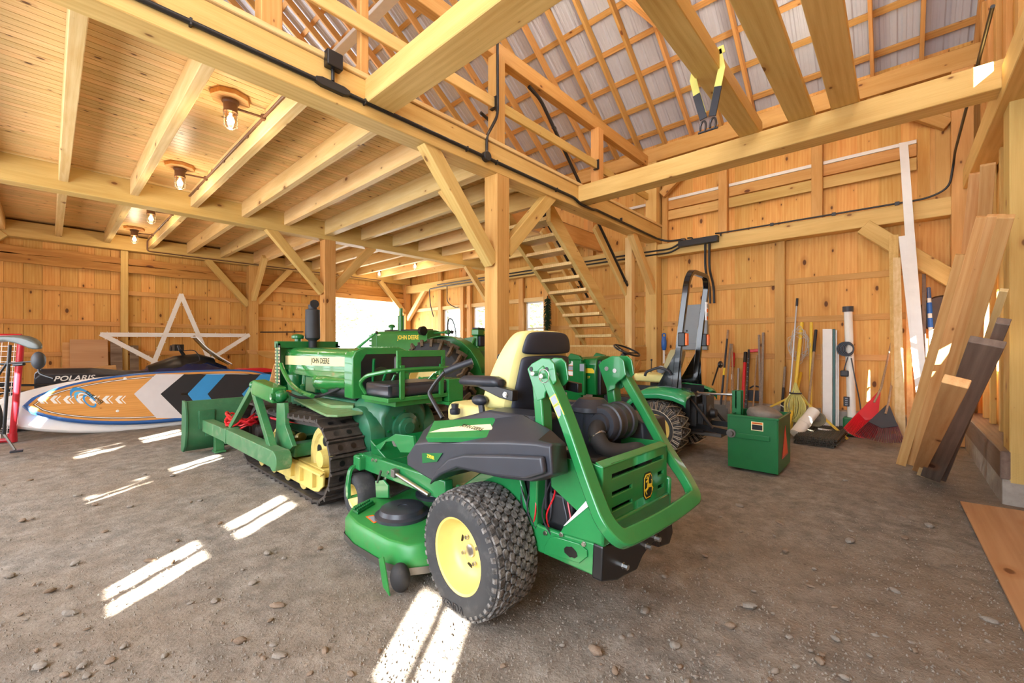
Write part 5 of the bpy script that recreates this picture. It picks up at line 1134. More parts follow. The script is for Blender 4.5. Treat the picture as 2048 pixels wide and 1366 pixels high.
# ================================================================ old row-crop tractor beyond the main post
def old_tractor():
    f = Fr(4.7, 5.47, 105); L = f.L
    t = empty('old_tractor', f.o, f.hd, 'vintage green tractor with a thin upright steering wheel, beside the far doorway', 'tractor')
    for sg in (1, -1):
        Rr, W = .69, .30; c = V(0, .75*sg, Rr); b = MB(); tyre(b, c, Rr-.035, W, .36, n=64)
        b.mat(1)
        for i in range(22):
            for s2 in (-1, 1):
                a = 2*pi*(i+.5*(s2 > 0))/22; P = []
                for u, aa in ((0, 0), (.5, .06), (1.0, .14), (1.08, .16)):
                    y = s2*W/2*u; r = (Rr if u < 1.05 else Rr-.08)-.01*u; P.append(c+V(r*cos(a+aa), y, r*sin(a+aa)))
                b.tube(P, .1, 4, sq=(.018, .03))
        w = b.build('rear_tyre', [M['tyre_smooth'], M['tyre_mud']], t, smooth=40); b = MB(); rim(b, c, .36, W, sg); b.build('rim', M['yellow'], w)
        b = MB(); prof = [(cos(a)*.76, sin(a)*.76+.69) for a in [pi*k/12 for k in range(3, 12)]]
        b.loft([[V(x-.05, y*sg, z) for x, z in prof] for y in (.34, .56, .60)], cap=False, closed=False); b.prism([V(x-.05, .34*sg, z) for x, z in prof]+[V(-.6, .34*sg, .75), V(.4, .34*sg, .75)], V(0, .01*sg, 0)); b.build('fender', M['sun_green'], t, smooth=50, solid=.01)
        c = V(1.72, .55*sg, .33); b = MB(); tyre(b, c, .33, .14, .2, n=36); b.build('front_tyre', M['tyre_smooth'], t, smooth=50)
    b = MB(); b.loft([[V(x, y, z) for y, z in ((.20, 1.12), (.20, 1.5), (.16, 1.555), (.05, 1.57), (-.05, 1.57), (-.16, 1.555), (-.20, 1.5), (-.20, 1.12))] for x in (1.78, .55)]); hd = b.build('hood', M['sun_green'], t, smooth=50, bevel=.012)
    text('lettering', 'JOHN DEERE', .105, TM(L(816, 675, y=.204), (-1, 0, 0), (0, 0, 1)), M['decal_yel'], hd, .0005, .8, .002)
    b = MB(); b.bb((1.70, -.21, .72), (1.84, .21, 1.52))
    for k in range(9): b.bb((1.80, -.21, .74+.09*k), (1.90, .21, .775+.09*k))
    b.build('radiator_grille', M['sun_green'], t, smooth=0, bevel=.01)
    b = MB(); b.bb((.5, -.14, .6), (1.7, .14, 1.12)); b.bb((-.5, -.2, .5), (.6, .2, .95)); b.lathe((1.45, .16, .98), (0, 0, 1), [(0, .06), (.1, .07), (.14, .05), (.15, 0)], 14); b.lathe((1.25, .16, .85), (0, 0, 1), [(0, .03), (.3, .03)], 10); b.build('engine_block', M['oldgreen'], t, smooth=20, bevel=.015)
    b = MB(); b.bb((1.5, -.1, .5), (1.8, .1, .75)); b.tube([V(1.72, -.55, .33), V(1.72, .55, .33)], .04, 8); b.tube([V(1.72, 0, .33), V(1.72, 0, .6)], .06, 10); b.build('front_axle', M['oldgreen'], t, smooth=20, bevel=.01)
    b = MB(); b.lathe((1.29, .02, 1.56), (0, 0, 1), [(0, .055), (.28, .055), (.285, .03), (.42, .03)], 16); b.build('exhaust_stack', M['sun_green'], t)
    b = MB(); b.lathe((1.53, .0, 1.56), (0, 0, 1), [(0, .03), (.07, .03), (.07, .06), (.10, .065), (.13, .04), (.135, 0)], 14); b.build('air_intake', M['sun_green'], t)
    b = MB(); b.bb((.62, -.06, 1.57), (1.66, .06, 1.59)); b.build('hood_strip', M['rustdark'], hd, smooth=0)
    b = MB(); b.tube([V(.70, 0, 1.52), V(.20, 0, 1.53)], .02, 8); b.lathe((.30, 0, 1.53), (-1, 0, 0), [(0, .03), (.05, .05), (.09, .03)], 12); st = b.build('steering_shaft', M['sun_green'], t)
    cw = V(.17, 0, 1.53); n_ = V(-1, -.35, .12).normalized(); e1 = n_.cross(V(0, 0, 1)).normalized(); e2 = n_.cross(e1); b = MB()
    b.tube([cw+(e1*cos(2*pi*k/40)+e2*sin(2*pi*k/40))*.235 for k in range(40)], .011, 6, True)
    for a in (.6, 2.7, 4.8): b.tube([cw, cw+(e1*cos(a)+e2*sin(a))*.235], .006, 5)
    b.ell(cw, .03, 10, 8); b.build('steering_wheel', M['iron'], st)
    b = MB(); b.lathe((.66, .24, 1.55), (-1, .2, 0), [(0, .03), (.02, .075), (.09, .08), (.1, 0)], 16); b.tube([V(.66, .1, 1.45), V(.64, .24, 1.5)], .014, 6); b.build('headlamp', M['iron'], t)
    b = MB(); b.lathe((-.42, -.30, 1.66), (-1, .3, 0), [(0, .03), (.02, .07), (.09, .075), (.1, 0)], 16); b.tube([V(-.42, -.30, 1.4), V(-.42, -.3, 1.62)], .014, 6); b.build('work_lamp', M['iron'], t)
    b = MB(); b.loft([[V(x*k-.15, y*k, z) for x, y in ((-.2, -.2), (.15, -.2), (.2, -.1), (.2, .1), (.15, .2), (-.2, .2))] for z, k in ((1.24, .9), (1.29, 1), (1.34, .95))]); b.build('seat_cushion', M['vinyl'], t, smooth=50, bevel=.02)
    b = MB(); b.bb((-.50, -.26, 1.28), (-.42, .26, 1.46)); b.bb((-.53, -.28, 1.20), (-.40, .28, 1.29)); b.bb((-.53, -.28, 1.46), (-.40, .28, 1.56)); sb = b.build('seat_backrest', M['sun_green'], t, smooth=0, bevel=.015)
    b = MB(); b.bb((-.545, -.22, 1.29), (-.50, .24, 1.45)); b.build('backrest_cushion', M['navy'], sb, smooth=0, bevel=.012)
    b = MB(); b.bb((-.53, -.27, 1.56), (-.41, .27, 1.585)); b.build('backrest_cap', M['vinyl'], sb, smooth=0, bevel=.008)
    text('seat_lettering', 'JOHN DEERE', .05, TM((-.532, .0, 1.51), (0, -1, 0), (0, 0, 1)), M['decal_yel'], sb, .0004, .8, .001)
    b = MB(); b.lathe((-.2, 0, .72), (0, 1, 0), [(-.6, .08), (-.3, .1), (-.28, .26), (.28, .26), (.3, .1), (.6, .08)], 24); b.bb((-.55, -.25, .85), (-.1, .25, 1.22)); b.lathe((-.55, .0, .85), (-1, 0, 0), [(0, .2), (.06, .2), (.08, .12), (.16, .1), (.16, 0)], 20); b.bb((-.6, -.5, .42), (-.5, .5, .5)); b.build('rear_housing', M['case_green'], t, smooth=30, bevel=.02)
    b = MB(); b.tube(fillet([V(-.1, .30, .9), V(-.4, .36, 1.2), V(-.48, .30, 1.42)], .1), .02, 8); b.tube(fillet([V(-.1, -.30, .9), V(-.4, -.36, 1.2), V(-.48, -.30, 1.42)], .1), .02, 8); b.build('seat_support', M['sun_green'], t)
    return t
M['sun_green'] = paint('faded_tractor_green', '#2f7f36', .35, .15, .15, '#6f8050', coat=.15)
M['tyre_mud'] = paint('muddy_lugs', '#6a5c4c', .9, .3, .7, '#8a7c66', sc=18, spec=.1)
old_tractor()
# ================================================================ stairs, pipes, electrics
def stairs():
    t = empty('staircase', (7.0, 4.1, 1.3), 0, 'open wooden staircase climbing from the corner landing to the loft', 'staircase'); o = t.location
    xb, zb, xt, zt = 6.96, 1.36, 4.86, 3.17+.08
    for y in (3.72, 4.52):
        b = MB(); d = V(xt-xb, 0, zt-zb).normalized(); n = V(-d.z, 0, d.x); n = n if n.z > 0 else -n; h = .13
        b.prism([V(xb+.12, y-.04, zb-.06)-o, V(xb+.02, y-.04, zb+.22)-o, V(xt, y-.04, zt+.15)-o, V(xt, y-.04, zt-.16)-o], V(0, .08, 0)); b.build('stringer', M['timber'], t, smooth=0, bevel=.005)
    for k in range(10):
        u = (k+.55)/10.2; x = xb+(xt-xb)*u; z = zb+(zt-zb)*u+.02
        b = MB(); b.bb(V(x-.14, 3.74, z-.03)-o, V(x+.14, 4.5, z+.02)-o); b.build('tread', M['timber_pale'], t, smooth=0, bevel=.004)
    for y, s_ in ((3.66, -1), (4.6, 1)):
        a, c = V(7.3, y, 2.28)-o, V(4.6, y, 4.72)-o
        b = MB(); b.tube(fillet([a+V(0, 0, -.02), a, c, c+V(-.25, 0, .06)], .1), .024, 10); hr = b.build('handrail', M['iron'], t)
        for u in (.1, .5, .9):
            p = a.lerp(c, u); b = MB(); b.tube([p, p+V(0, 0, -.06), p+V(0, s_*.05, -.08)], .008, 6); b.lathe(p+V(0, s_*.05, -.08), (0, s_, 0), [(0, .03), (.008, .03), (.008, 0)], 12); b.build('rail_bracket', M['iron'], hr)
stairs()
timber('rail_backer', (7.55, 3.70, 1.95), (6.1, 3.70, 3.27), .06, .13, 'timber', label='board carrying the black handrail beside the stairs', cat='board')
timber('rail_backer', (7.35, 4.66, 2.05), (5.9, 4.66, 3.35), .06, .12, 'timber', label='board behind the stairs carrying the far handrail', cat='board')
timber('timber_post', (7.22, 3.64, 0), (7.22, 3.64, ZB), .13, .13, 'timber_pale', V(0, 1, 0), label='slim post beside the stairs foot', cat='post')
def landing():
    t = empty('stair_landing', (7.4, 4.1, 1.3), 0, 'boarded wooden landing in the corner at the foot of the stairs', 'landing'); o = t.location
    b = MB(); b.bb(V(6.85, 3.66, 1.27)-o, V(7.98, 4.75, 1.31)-o); b.build('deck', M['timber_pale'], t, smooth=0, bevel=.004)
    b = MB(); b.bb(V(6.82, 3.62, 1.02)-o, V(6.87, 4.78, 1.27)-o); b.bb(V(6.82, 3.62, 1.02)-o, V(7.95, 3.66, 1.27)-o); b.build('skirt_board', M['timber_warm'], t, smooth=0, bevel=.004)
    b = MB(); b.bb(V(6.9, 3.625, .82)-o, V(7.95, 3.66, 1.01)-o); b.build('lower_board', M['timber'], t, smooth=0, bevel=.004)
    for x, y in ((6.9, 3.7), (6.9, 4.7), (7.9, 4.7)):
        b = MB(); b.bb(V(x-.06, y-.06, 0)-o, V(x+.06, y+.06, 1.27)-o); b.build('leg', M['timber_warm'], t, smooth=0, bevel=.004)
    b = MB(); b.beam(V(6.95, 3.63, .3)-o, V(7.6, 3.63, 1.0)-o, .05, .12); b.build('brace', M['timber_warm'], t, smooth=0, bevel=.004)
landing()
# --- conduits and boxes
def clips(parent, pts, n=V(0, -1, 0), mat='iron'):
    for p in pts:
        b = MB(); b.box(Vector(p)+n*.004, (.016, .05, .05)); b.build('pipe_clip', M[mat], parent, smooth=0, bevel=.004)
def conduit(name, pts, r, label, mat='iron', clip=(), nrm=V(0, -1, 0), rad=.08):
    b = MB(); b.tube(fillet(pts, rad), r, 10); o = b.build(name, M[mat], None, smooth=60); tag(o, label, 'pipe'); clips(o, clip, nrm, mat); return o
yb = YM-.022
conduit('conduit', [V(-2.5, yb, 3.392), V(5.02, yb, 3.392), V(5.15, yb-.01, 3.335), V(5.5, yb-.01, 3.335), V(5.6, yb, 3.36), V(7.86, yb, 3.335), V(7.9, 3.2, 3.27), V(7.9, 2.92, 3.26)], .019, 'long black conduit along the face of the loft beam', clip=[(x, YM-.01, 3.392) for x in (.62, 1.83, 3.0, 3.45, 4.6, 6.4)])
b = MB(); b.lathe((3.28, YM, 3.40), (0, -1, 0), [(0, .055), (.05, .055), (.055, .05), (.055, 0)], 20); tag(b.build('round_junction_box', M['iron']), 'round black junction box on the loft beam above the main post', 'junction box')
conduit('conduit', [V(3.29, yb, 3.44), V(3.29, yb, 3.64), V(3.40, YM+.06, 3.74), V(3.58, YM+.09, 4.02), V(3.575, YM+.09, 4.8), V(3.575, YM+.09, 6.6)], .017, 'thin black conduit rising up the loft guard post above the main post', clip=[(3.575, YM+.1, 4.1)], rad=.1)
t = empty('outlet_box', (1.55, YM, 3.5), 0, 'square black outlet box standing above the conduit on the loft beam', 'outlet box')
b = MB(); b.bb((-.065, -.075, .03), (.065, 0, .16)); b.build('cover', M['black'], t, smooth=0, bevel=.01); b = MB(); b.tube([(0, -.025, .03), (0, -.025, -.06)], .014, 8); b.build('stem', M['iron'], t)
b = MB(); b.loft([[V(x, y, z) for y, z in ((-.045, -h), (-.045, h), (0, h), (0, -h))] for x, h in ((-.14, .018), (-.09, .034), (.09, .034), (.14, .018))]); o = b.build('tee_fitting', M['iron'], t, smooth=0, bevel=.005); o.location = (0, 0, -.105)
# tool wall: long black box with two drops and the run up to the near wall plate
t = empty('wire_trough', (7.9, 2.64, 3.18), 0, 'long black metal trough on the girt beam with two pipes dropping from it', 'electrical box')
b = MB(); b.bb((-.10, -.34, -.07), (.01, .34, .04)); b.build('trough_body', M['iron'], t, smooth=0, bevel=.006)
for y in (-.12, -.19):
    b = MB(); b.tube(fillet([V(-.04, y, -.08), V(-.04, y, -.55), V(.14, y-.02, -.8), V(.16, y-.02, -1.12)], .2), .02, 8); b.build('drop_pipe', M['iron'], t)
for y in (.1, .22, -.38):
    b = MB(); b.tube(fillet([V(-.05, y, .02), V(-.05, y, .07), V(-.0, y+.1, .09)], .03), .014, 8); b.build('elbow', M['iron'], t)
conduit('conduit', [V(7.88, 2.32, 3.26), V(7.9, 2.1, 3.262), V(7.9, -.30, 3.262), V(7.86, -.50, 3.34), V(7.86, -.54, 3.66), V(7.6, -.53, 3.70), V(4.5, -.5, 3.70)], .013, 'thin black conduit along the girt beam curving up to the near wall plate', clip=[(7.9, 1.5, 3.262), (7.9, .7, 3.262), (7.9, 0, 3.262)], nrm=V(-1, 0, 0), rad=.22)
for k, z in enumerate((3.12, 3.05)):
    conduit('conduit', [V(7.89, 2.97, z+.08), V(7.89, 3.15, z), V(7.86, 3.62, z), V(7.86, 10.2-k*.3, z)]+([V(7.86, 10.6, z-.02), V(8.02, 10.75, z-.5), V(8.1, 10.7, z-.85)] if k else []), .016, ('upper' if not k else 'lower')+' of two black conduits running behind the stairs to the far corner', nrm=V(-1, 0, 0))
conduit('conduit', [V(7.87, 9.75, 3.05), V(7.87, 9.75, 2.55), V(8.08, 9.62, 2.42), V(8.08, 9.5, 2.42)], .013, 'short bent black pipe above the bright window', rad=.15)
# brown pipe along the lamp joist
for y0, y1 in ((YM+.25, YI-.02), (YI+.25, YS-.1)):
    o = conduit('lamp_conduit', [V(1.43, y0, 3.55), V(1.43, y1, 3.55)]+([V(1.43, y1+.02, 3.33), V(3.2, y1+.02, 3.33), V(7.0, y1+.02, 3.33)] if y0 > 6 else []), .013, 'brown pipe along a joist feeding the %s caged lamps' % ('near' if y0 < 6 else 'far'), 'bronze', [(1.44, y0+.3, 3.55), (1.44, y0+1.5, 3.55), (1.44, y0+2.4, 3.55), (1.44, y1-.5, 3.55)], V(-1, 0, 0), .05)
for (x, y) in ((1.15, 4.62), (1.15, 6.88), (1.15, 9.18), (1.15, 11.2)):
    b = MB(); b.tube([V(x+.06, y, 3.54), V(1.43, y, 3.55)], .011, 8); b.lathe((1.43, y, 3.575), (0, 0, -1), [(0, .026), (.05, .026)], 12); tag(b.build('lamp_branch_pipe', M['bronze']), 'short brown branch pipe to the caged lamp, %s' % {4.62: 'nearest', 6.88: 'second', 9.18: 'third', 11.2: 'farthest'}[y], 'pipe')
conduit('lamp_conduit', [V(6.32, 5.0, 3.50), V(6.32, YS-.1, 3.50)], .012, 'dark pipe along the joist of the far lamps', 'bronze', nrm=V(1, 0, 0))
# electrical panel
t = empty('electrical_panel', (8.14, 2.80, 1.64), 0, 'grey electrical panel on the tool wall behind the roll bar', 'electrical panel')
b = MB(); b.bb((-.06, -.24, -.42), (.03, .24, .42)); b.build('cabinet', M['panel_grey'], t, smooth=0, bevel=.006)
b = MB(); b.bb((-.072, -.15, -.30), (-.06, .17, .18)); dr = b.build('door', M['panel_grey'], t, smooth=0, bevel=.004); b = MB(); b.bb((-.08, .10, -.08), (-.07, .13, -.05)); b.build('latch', M['decal_blk'], dr, smooth=0)
M['panel_grey'] = M.get('panel_grey')
# yellow sling over the thick plank
t = empty('lifting_sling', (3.76, 1.19, 3.2), 0, 'yellow lifting strap with black ends hanging from the thick plank', 'strap')
b = MB()
for s_ in (1, -1):
    b.tube([V(.0, .085*s_, .56), V(0, .115*s_, .40), V(.0, .085*s_, .26), V(.02, .04*s_, .08)], .1, 4, sq=(.028, .004))
b.tube([V(0, .115, .52), V(0, .11, .565), V(0, -.11, .565), V(0, -.115, .52)], .1, 4, sq=(.028, .004)); b.build('strap', M['sling'], t, smooth=0)
for s_ in (1, -1):
    b = MB(); b.tube([V(.0, .088*s_, .26), V(.02, .035*s_, .04)], .1, 4, sq=(.03, .008)); b.build('wear_sleeve', M['vinyl'], t, smooth=0, bevel=.003)
    b = MB(); b.tube([V(.02+.02*cos(a), .04*s_+.03*cos(a), .0+.05*sin(a)-.03) for a in [pi*k/8-.3 for k in range(12)]], .009, 8); b.tube([V(.02, .04*s_-.04, -.07), V(.02, .04*s_+.04, -.07)], .009, 8); b.build('shackle', M['shackle'], t)
M['tmp'] = None
t = empty('black_case', (6.05, 4.78, 3.64), 0, 'black plastic case sitting on the loft edge above the stairs', 'case')
b = MB(); b.bb((-.2, -.1, 0), (.2, .1, .15)); b.build('case_body', M['navy'], t, smooth=0, bevel=.015); b = MB(); b.bb((-.21, -.11, .15), (.21, .11, .20)); b.build('case_lid', M['navy'], t, smooth=0, bevel=.012); b = MB(); b.tube(fillet([V(-.08, -.09, .2), V(-.08, -.09, .23), V(.08, -.09, .23), V(.08, -.09, .2)], .02), .01, 6); b.build('handle', M['black'], t)
# dark green garland hanging by the window
t = empty('pine_garland', (7.78, 5.98, 1.4), 0, 'dark green artificial pine garland hanging beside the window behind the mower seat', 'garland'); rnd = random.Random(9); b = MB()
for k in range(700):
    z = rnd.uniform(0, 1.0); a = rnd.uniform(0, 6.28); r_ = .11*(1-.35*abs(z-.5)); p0 = V(0, 0, z); d = V(cos(a), sin(a), -.5).normalized(); b.beam(p0+d*.02, p0+d*r_*rnd.uniform(.7, 1.1), .012, .006)
b.build('needles', M['garland'], t, smooth=0, weld=False); b = MB(); b.tube([V(0, 0, -.05), V(0, 0, 1.05)], .012, 6); b.build('stem', M['garland'], t)
# ================================================================ tools and stuff along the tool wall
XW = 8.06
def pole(name, top, bot, r, mat, label, cat, Xb=7.72, Xt=None, parts=(), group=None, zb=0.0, ext=True):
    p1 = at(*top, X=Xt or XW); p0 = at(*bot, X=Xb)
    if ext and p0.z > zb: # carry the shaft on to the floor
        d = (p0-p1).normalized(); p0 = p0+d*((zb-p0.z)/d.z)
    t = empty(name, (p0.x, p0.y, 0), 0, label, cat, group); o = V(p0.x, p0.y, 0); L_ = (p1-p0).length; d = (p1-p0).normalized()
    b = MB(); b.tube([p0-o+d*.01, p1-o], r, 10); b.build('shaft', M[mat], t)
    for nm, u0, u1, rr, mm in parts:
        b = MB(); b.tube([p0-o+d*L_*u0, p0-o+d*L_*u1], rr, 10); b.build(nm, M[mm], t)
    return t, p0-o, p1-o
M['handle_wood'] = wood('old_tool_handle', '#b99a78', '#8d7156', 0, gs=2); M['handle_grey'] = wood('grey_tool_handle', '#a09080', '#7a6b5c', 0, gs=2); M['pole_yellow'] = paint('yellow_pole', '#e8c23c', .4, .1, .1); M['alu'] = plain('dull_aluminium', '#b9bcc0', .4, .8); M['pvc'] = paint('white_pvc', '#ece8dc', .35, .06, .12, '#8d8876'); M['tool_blue'] = plain('blue_plastic', '#1d5aa8', .4); M['slate'] = paint('charcoal_plastic', '#35373d', .5, .15, .15); M['limb_green'] = plain('green_strip', '#2d5d58', .5)
def blade(t, p, name, w, h, mat='steel', tip=True):
    b = MB(); b.prism([p+V(-.01, -w/2, h), p+V(-.01, w/2, h), p+V(-.03, w/2, .05), p+V(-.03, 0, .0 if tip else .04), p+V(-.03, -w/2, .05)], V(.006, 0, 0)); b.build(name, M[mat], t, smooth=0, bevel=.002)
t, p, q = pole('shovel', (1456, 660), (1441, 816), .017, 'vinyl', 'shovel with a black and yellow banded shaft, first beside the roll bar', 'shovel', parts=(('wood_tip', .9, 1.0, .018, 'handle_wood'), ('yellow_band', .50, .58, .0185, 'decal_yel'), ('blue_band', .2, .4, .018, 'navy'))); blade(t, p, 'blade', .22, .3)
t, p, q = pole('garden_fork', (1461, 688), (1450, 814), .016, 'handle_grey', 'grey handled tool leaning next to the banded shovel', 'tool'); blade(t, p, 'blade', .14, .25)
pole('pole', (1464, 688), (1467, 823), .014, 'handle_wood', 'thin brown pole beside the red cutters', 'pole')
t, p, q = pole('bolt_cutter', (1466, 716), (1462, 812), .016, 'handle_wood', 'tool with bright red jaws among the grey handles', 'cutter', parts=(('red_jaw', .86, 1.08, .03, 'red'), ('white_band', .66, .74, .019, 'white')))
pole('pipe', (1477, 737), (1475, 800), .018, 'alu', 'short grey pipe left of the red jack tube', 'pipe')
t, p, q = pole('jack_handle', (1491, 706), (1486, 790), .026, 'red', 'red tube with a black end beside the black rack jack', 'tube', parts=(('black_end', .86, 1.01, .028, 'black'),))
t, p, q = pole('rack_jack', (1498, 700), (1493, 795), .02, 'black', 'tall black rack jack with a red top handle', 'jack')
b = MB(); d = (q-p); b.beam(p, q, .03, .055); b.build('rack_bar', M['black'], t, smooth=0)
b = MB(); b.beam(q+V(0, .0, -.02), q+V(0, -.17, -.0), .04, .05); b.build('red_handle', M['red'], t, smooth=0, bevel=.008); b = MB(); b.bb(p+V(-.1, -.14, -.0), p+V(.06, .1, .02)); b.build('foot', M['black'], t, smooth=0)
for k in range(14):
    b = MB(); b.lathe(p.lerp(q, .1+.06*k)+V(-.029, 0, 0), (-1, 0, 0), [(0, .010), (.001, .010), (.001, 0)], 8); b.build('rack_hole', M['decal_grey'], t)
pole('broom_handle', (1513.7, 711), (1506.7, 807), .012, 'handle_wood', 'thin pale wooden handle right of the jack', 'handle')
pole('iron_bar', (1518, 670), (1520.7, 814), .018, 'handle_grey', 'grey bar, second from the wall stud', 'bar'); pole('iron_bar', (1526.6, 665.5), (1523, 814), .020, 'handle_grey', 'grey bar standing closest to the wall stud', 'bar')
b = MB(); b.tube(smoothpts([at(1500, 776, X=7.9), at(1508, 772, X=7.86), at(1519, 774, X=7.9)], 5), .014, 8); b.bb(at(1499, 800, X=7.92), at(1520, 782, X=7.82)); o = b.build('bow_saw', [M['slate']], None, smooth=20, bevel=.004); tag(o, 'dark tool head with a curved grip low on the tool wall', 'tool')
t, p, q = pole('grub_hoe', (1570, 734), (1565.5, 800), .018, 'handle_grey', 'black and grey handled tool just right of the wall stud', 'tool', parts=(('black_grip', .0, .66, .021, 'vinyl'),))
t, p, q = pole('extension_pole', (1594.5, 597), (1581, 772), .012, 'alu', 'tall thin silver pole with a black tip', 'pole', parts=(('black_tip', .94, 1.0, .018, 'vinyl'), ('inner_tube', .4, .94, .009, 'alu')))
# tangle of pale string on it
b = MB(); rnd = random.Random(11); c_ = at(1598, 690, X=7.98)
for k in range(9):
    P = []; w_ = rnd.uniform(.06, .16); h_ = rnd.uniform(.12, .30)
    for i in range(14): a = 2*pi*i/14; P.append(c_+V(rnd.uniform(-.05, .03), w_*cos(a)+rnd.uniform(-.02, .02), h_*sin(a)+rnd.uniform(-.03, .03)))
    b.tube(smoothpts(P, 3, True), .0035, 5, True)
tag(b.build('string_tangle', M['string']), 'tangle of pale string hung on the silver pole', 'string', None, 'stuff')
t, p, q = pole('yellow_pole', (1604, 645), (1590, 777), .024, 'pole_yellow', 'slanting yellow pole behind the silver one', 'pole')
pole('yellow_pole', (1601.5, 746), (1593, 783), .024, 'pole_yellow', 'short yellow tube beside the slanting yellow pole', 'pole')
pole('push_broom', (1622.6, 645), (1621, 814), .022, 'pole_yellow', 'upright yellow broom handle left of the white boards', 'broom')
t, p, q = pole('hoe', (1632, 660), (1622, 760), .016, 'handle_wood', 'brown handle with a black grip behind the yellow broom handle', 'tool', parts=(('black_grip', .78, 1.0, .02, 'vinyl'),))
# white boards
def stand_board(name, x0, x1, ytop, ybot, mat, label, Xt=7.95, Xb=7.80, t=.022, z0=0):
    a, b_, c, d = at(x0, ytop, X=Xt), at(x1, ytop, X=Xt), at(x1, ybot, X=Xb), at(x0, ybot, X=Xb); c.z = d.z = z0
    b = MB(); b.prism([d, c, b_, a], V(t, 0, 0)); o = b.build(name, M[mat], None, smooth=0, bevel=.003); tag(o, label, 'board'); return o
stand_board('white_board', 1645, 1664.5, 658, 854, 'white', 'wide white trim board with nail holes, leaning by the yellow broom')
stand_board('green_board', 1665, 1670.5, 658, 854, 'limb_green', 'narrow dark green strip between the white boards', 7.965, 7.815); stand_board('white_board', 1671, 1674, 660, 850, 'white', 'narrow white strip right of the green one', 7.99, 7.83); stand_board('white_board', 1674.5, 1678, 707, 850, 'white', 'shorter narrow white strip nearest the pump pipe', 7.99, 7.83)
stand_board('white_board', 1641.5, 1644.5, 688, 850, 'board', 'narrow bare strip left of the wide white board', 7.98, 7.84)
# sump pump on its pipe
a = at(1696, 617, X=8.02); c = at(1704, 818, X=7.86); t = empty('sump_pump', (c.x, c.y, 0), 0, 'white pipe with a black cap, coiled cord and green pump foot', 'pump'); o = t.location.copy()
b = MB(); b.tube([V(c.x, c.y, .18)-o, a-o], .052, 16); b.build('pipe', M['pvc'], t, smooth=60); b = MB(); b.tube([a-o+V(0, 0, -.05), a-o+V(0, 0, .03)], .066, 16); b.build('cap', M['slate'], t, smooth=60)
b = MB(); b.bb(V(-.1, -.12, 0), V(.1, .1, .26)); b.build('pump_body', M['dkgreen'], t, smooth=0, bevel=.02)
b = MB(); cc = at(1699, 698, X=7.88)-o
for k in range(6): b.tube([cc+V(.02*k*.3-.03, (.05+.009*k)*cos(2*pi*i/22)+.01*k, (.075+.012*(k % 3))*sin(2*pi*i/22)) for i in range(22)], .009, 6, True)
b.tube(smoothpts([cc+V(0, .02, -.12), cc+V(-.02, .06, -.3), at(1690, 738, X=7.88)-o], 4), .007, 6); b.tube(smoothpts([cc+V(0, -.02, -.13), cc+V(-.01, -.06, -.4), cc+V(0, -.12, -.8), V(.0, -.1, .2)], 5), .008, 6); b.build('cord', M['vinyl'], t)
b = MB(); pc = at(1689, 747, X=7.88)-o; b.box(pc, (.05, .10, .09)); b.build('float_switch', M['slate'], t, smooth=0, bevel=.015)
b = MB(); pc = at(1693, 803, X=7.84)-o; b.box(pc, (.04, .07, .14)); ob = b.build('outlet_block', M['slate'], t, smooth=0, bevel=.008)
for k in range(4):
    b = MB(); b.box(pc+V(-.021, 0, -.045+.03*k), (.002, .03, .012)); b.build('outlet_slot', M['decal_grey'], ob, smooth=0)
# leaf rakes
def rake(apex, tl, tr, handle, col, hc, label, Xa, Xb, n=22):
    A = at(*apex, X=Xa); Lp = at(*tl, X=Xb); Rp = at(*tr, X=Xb); Lp.z = max(Lp.z, .012); Rp.z = max(Rp.z, .012)
    t = empty('leaf_rake', ((Lp.x+Rp.x)/2, (Lp.y+Rp.y)/2, 0), 0, label, 'rake'); o = t.location.copy(); nn = (Lp-A).cross(Rp-A).normalized(); nn = nn if nn.x < 0 else -nn
    ml, mr = A.lerp(Lp, .62), A.lerp(Rp, .62); md = A.lerp((Lp+Rp)/2, .74); b = MB()
    b.prism([A+(Lp-A)*.08-o, A.lerp(Lp, .35)-o, ml-o, ml.lerp(md, .5)+nn*.004-o, md-o, mr.lerp(md, .5)+nn*.004-o, mr-o, A.lerp(Rp, .35)-o, A+(Rp-A)*.08-o], nn*.012); b.build('rake_head', M[col], t, smooth=0, bevel=.003)
    for k in range(n):
        u = k/(n-1); e = Lp.lerp(Rp, u); e = A+(e-A)*(1+.10*sin(pi*u)); s0 = A.lerp(e, .52); e2 = e+nn*.03+V(0, 0, -.012)
        b = MB(); b.tube([s0-o, A.lerp(e, .9)-o+nn*.006, e-o, e2-o], .1, 4, sq=(.006, .0035)); b.build('tine', M[col if hc is None else hc], t, smooth=0)
    hA = at(*handle, X=Xa+.35); b = MB(); b.tube([A.lerp(md, .45)+nn*.015-o, A+nn*.012-o, hA-o], [.012, .013, .012], 10); b.build('handle', M['handle_wood'], t)
    return t
M['tine_dark'] = paint('dark_red_tines', '#5e1f26', .5, .2)
rake((1762, 777), (1688, 856), (1752, 874), (1785, 676), 'red', None, 'bright red plastic leaf rake leaning at the foot of the tool wall', 7.62, 7.28)
rake((1777, 806), (1712, 868), (1808, 884), (1786, 750), 'slate', 'tine_dark', 'dark leaf rake with maroon tines lying against the red rake', 7.45, 7.12)
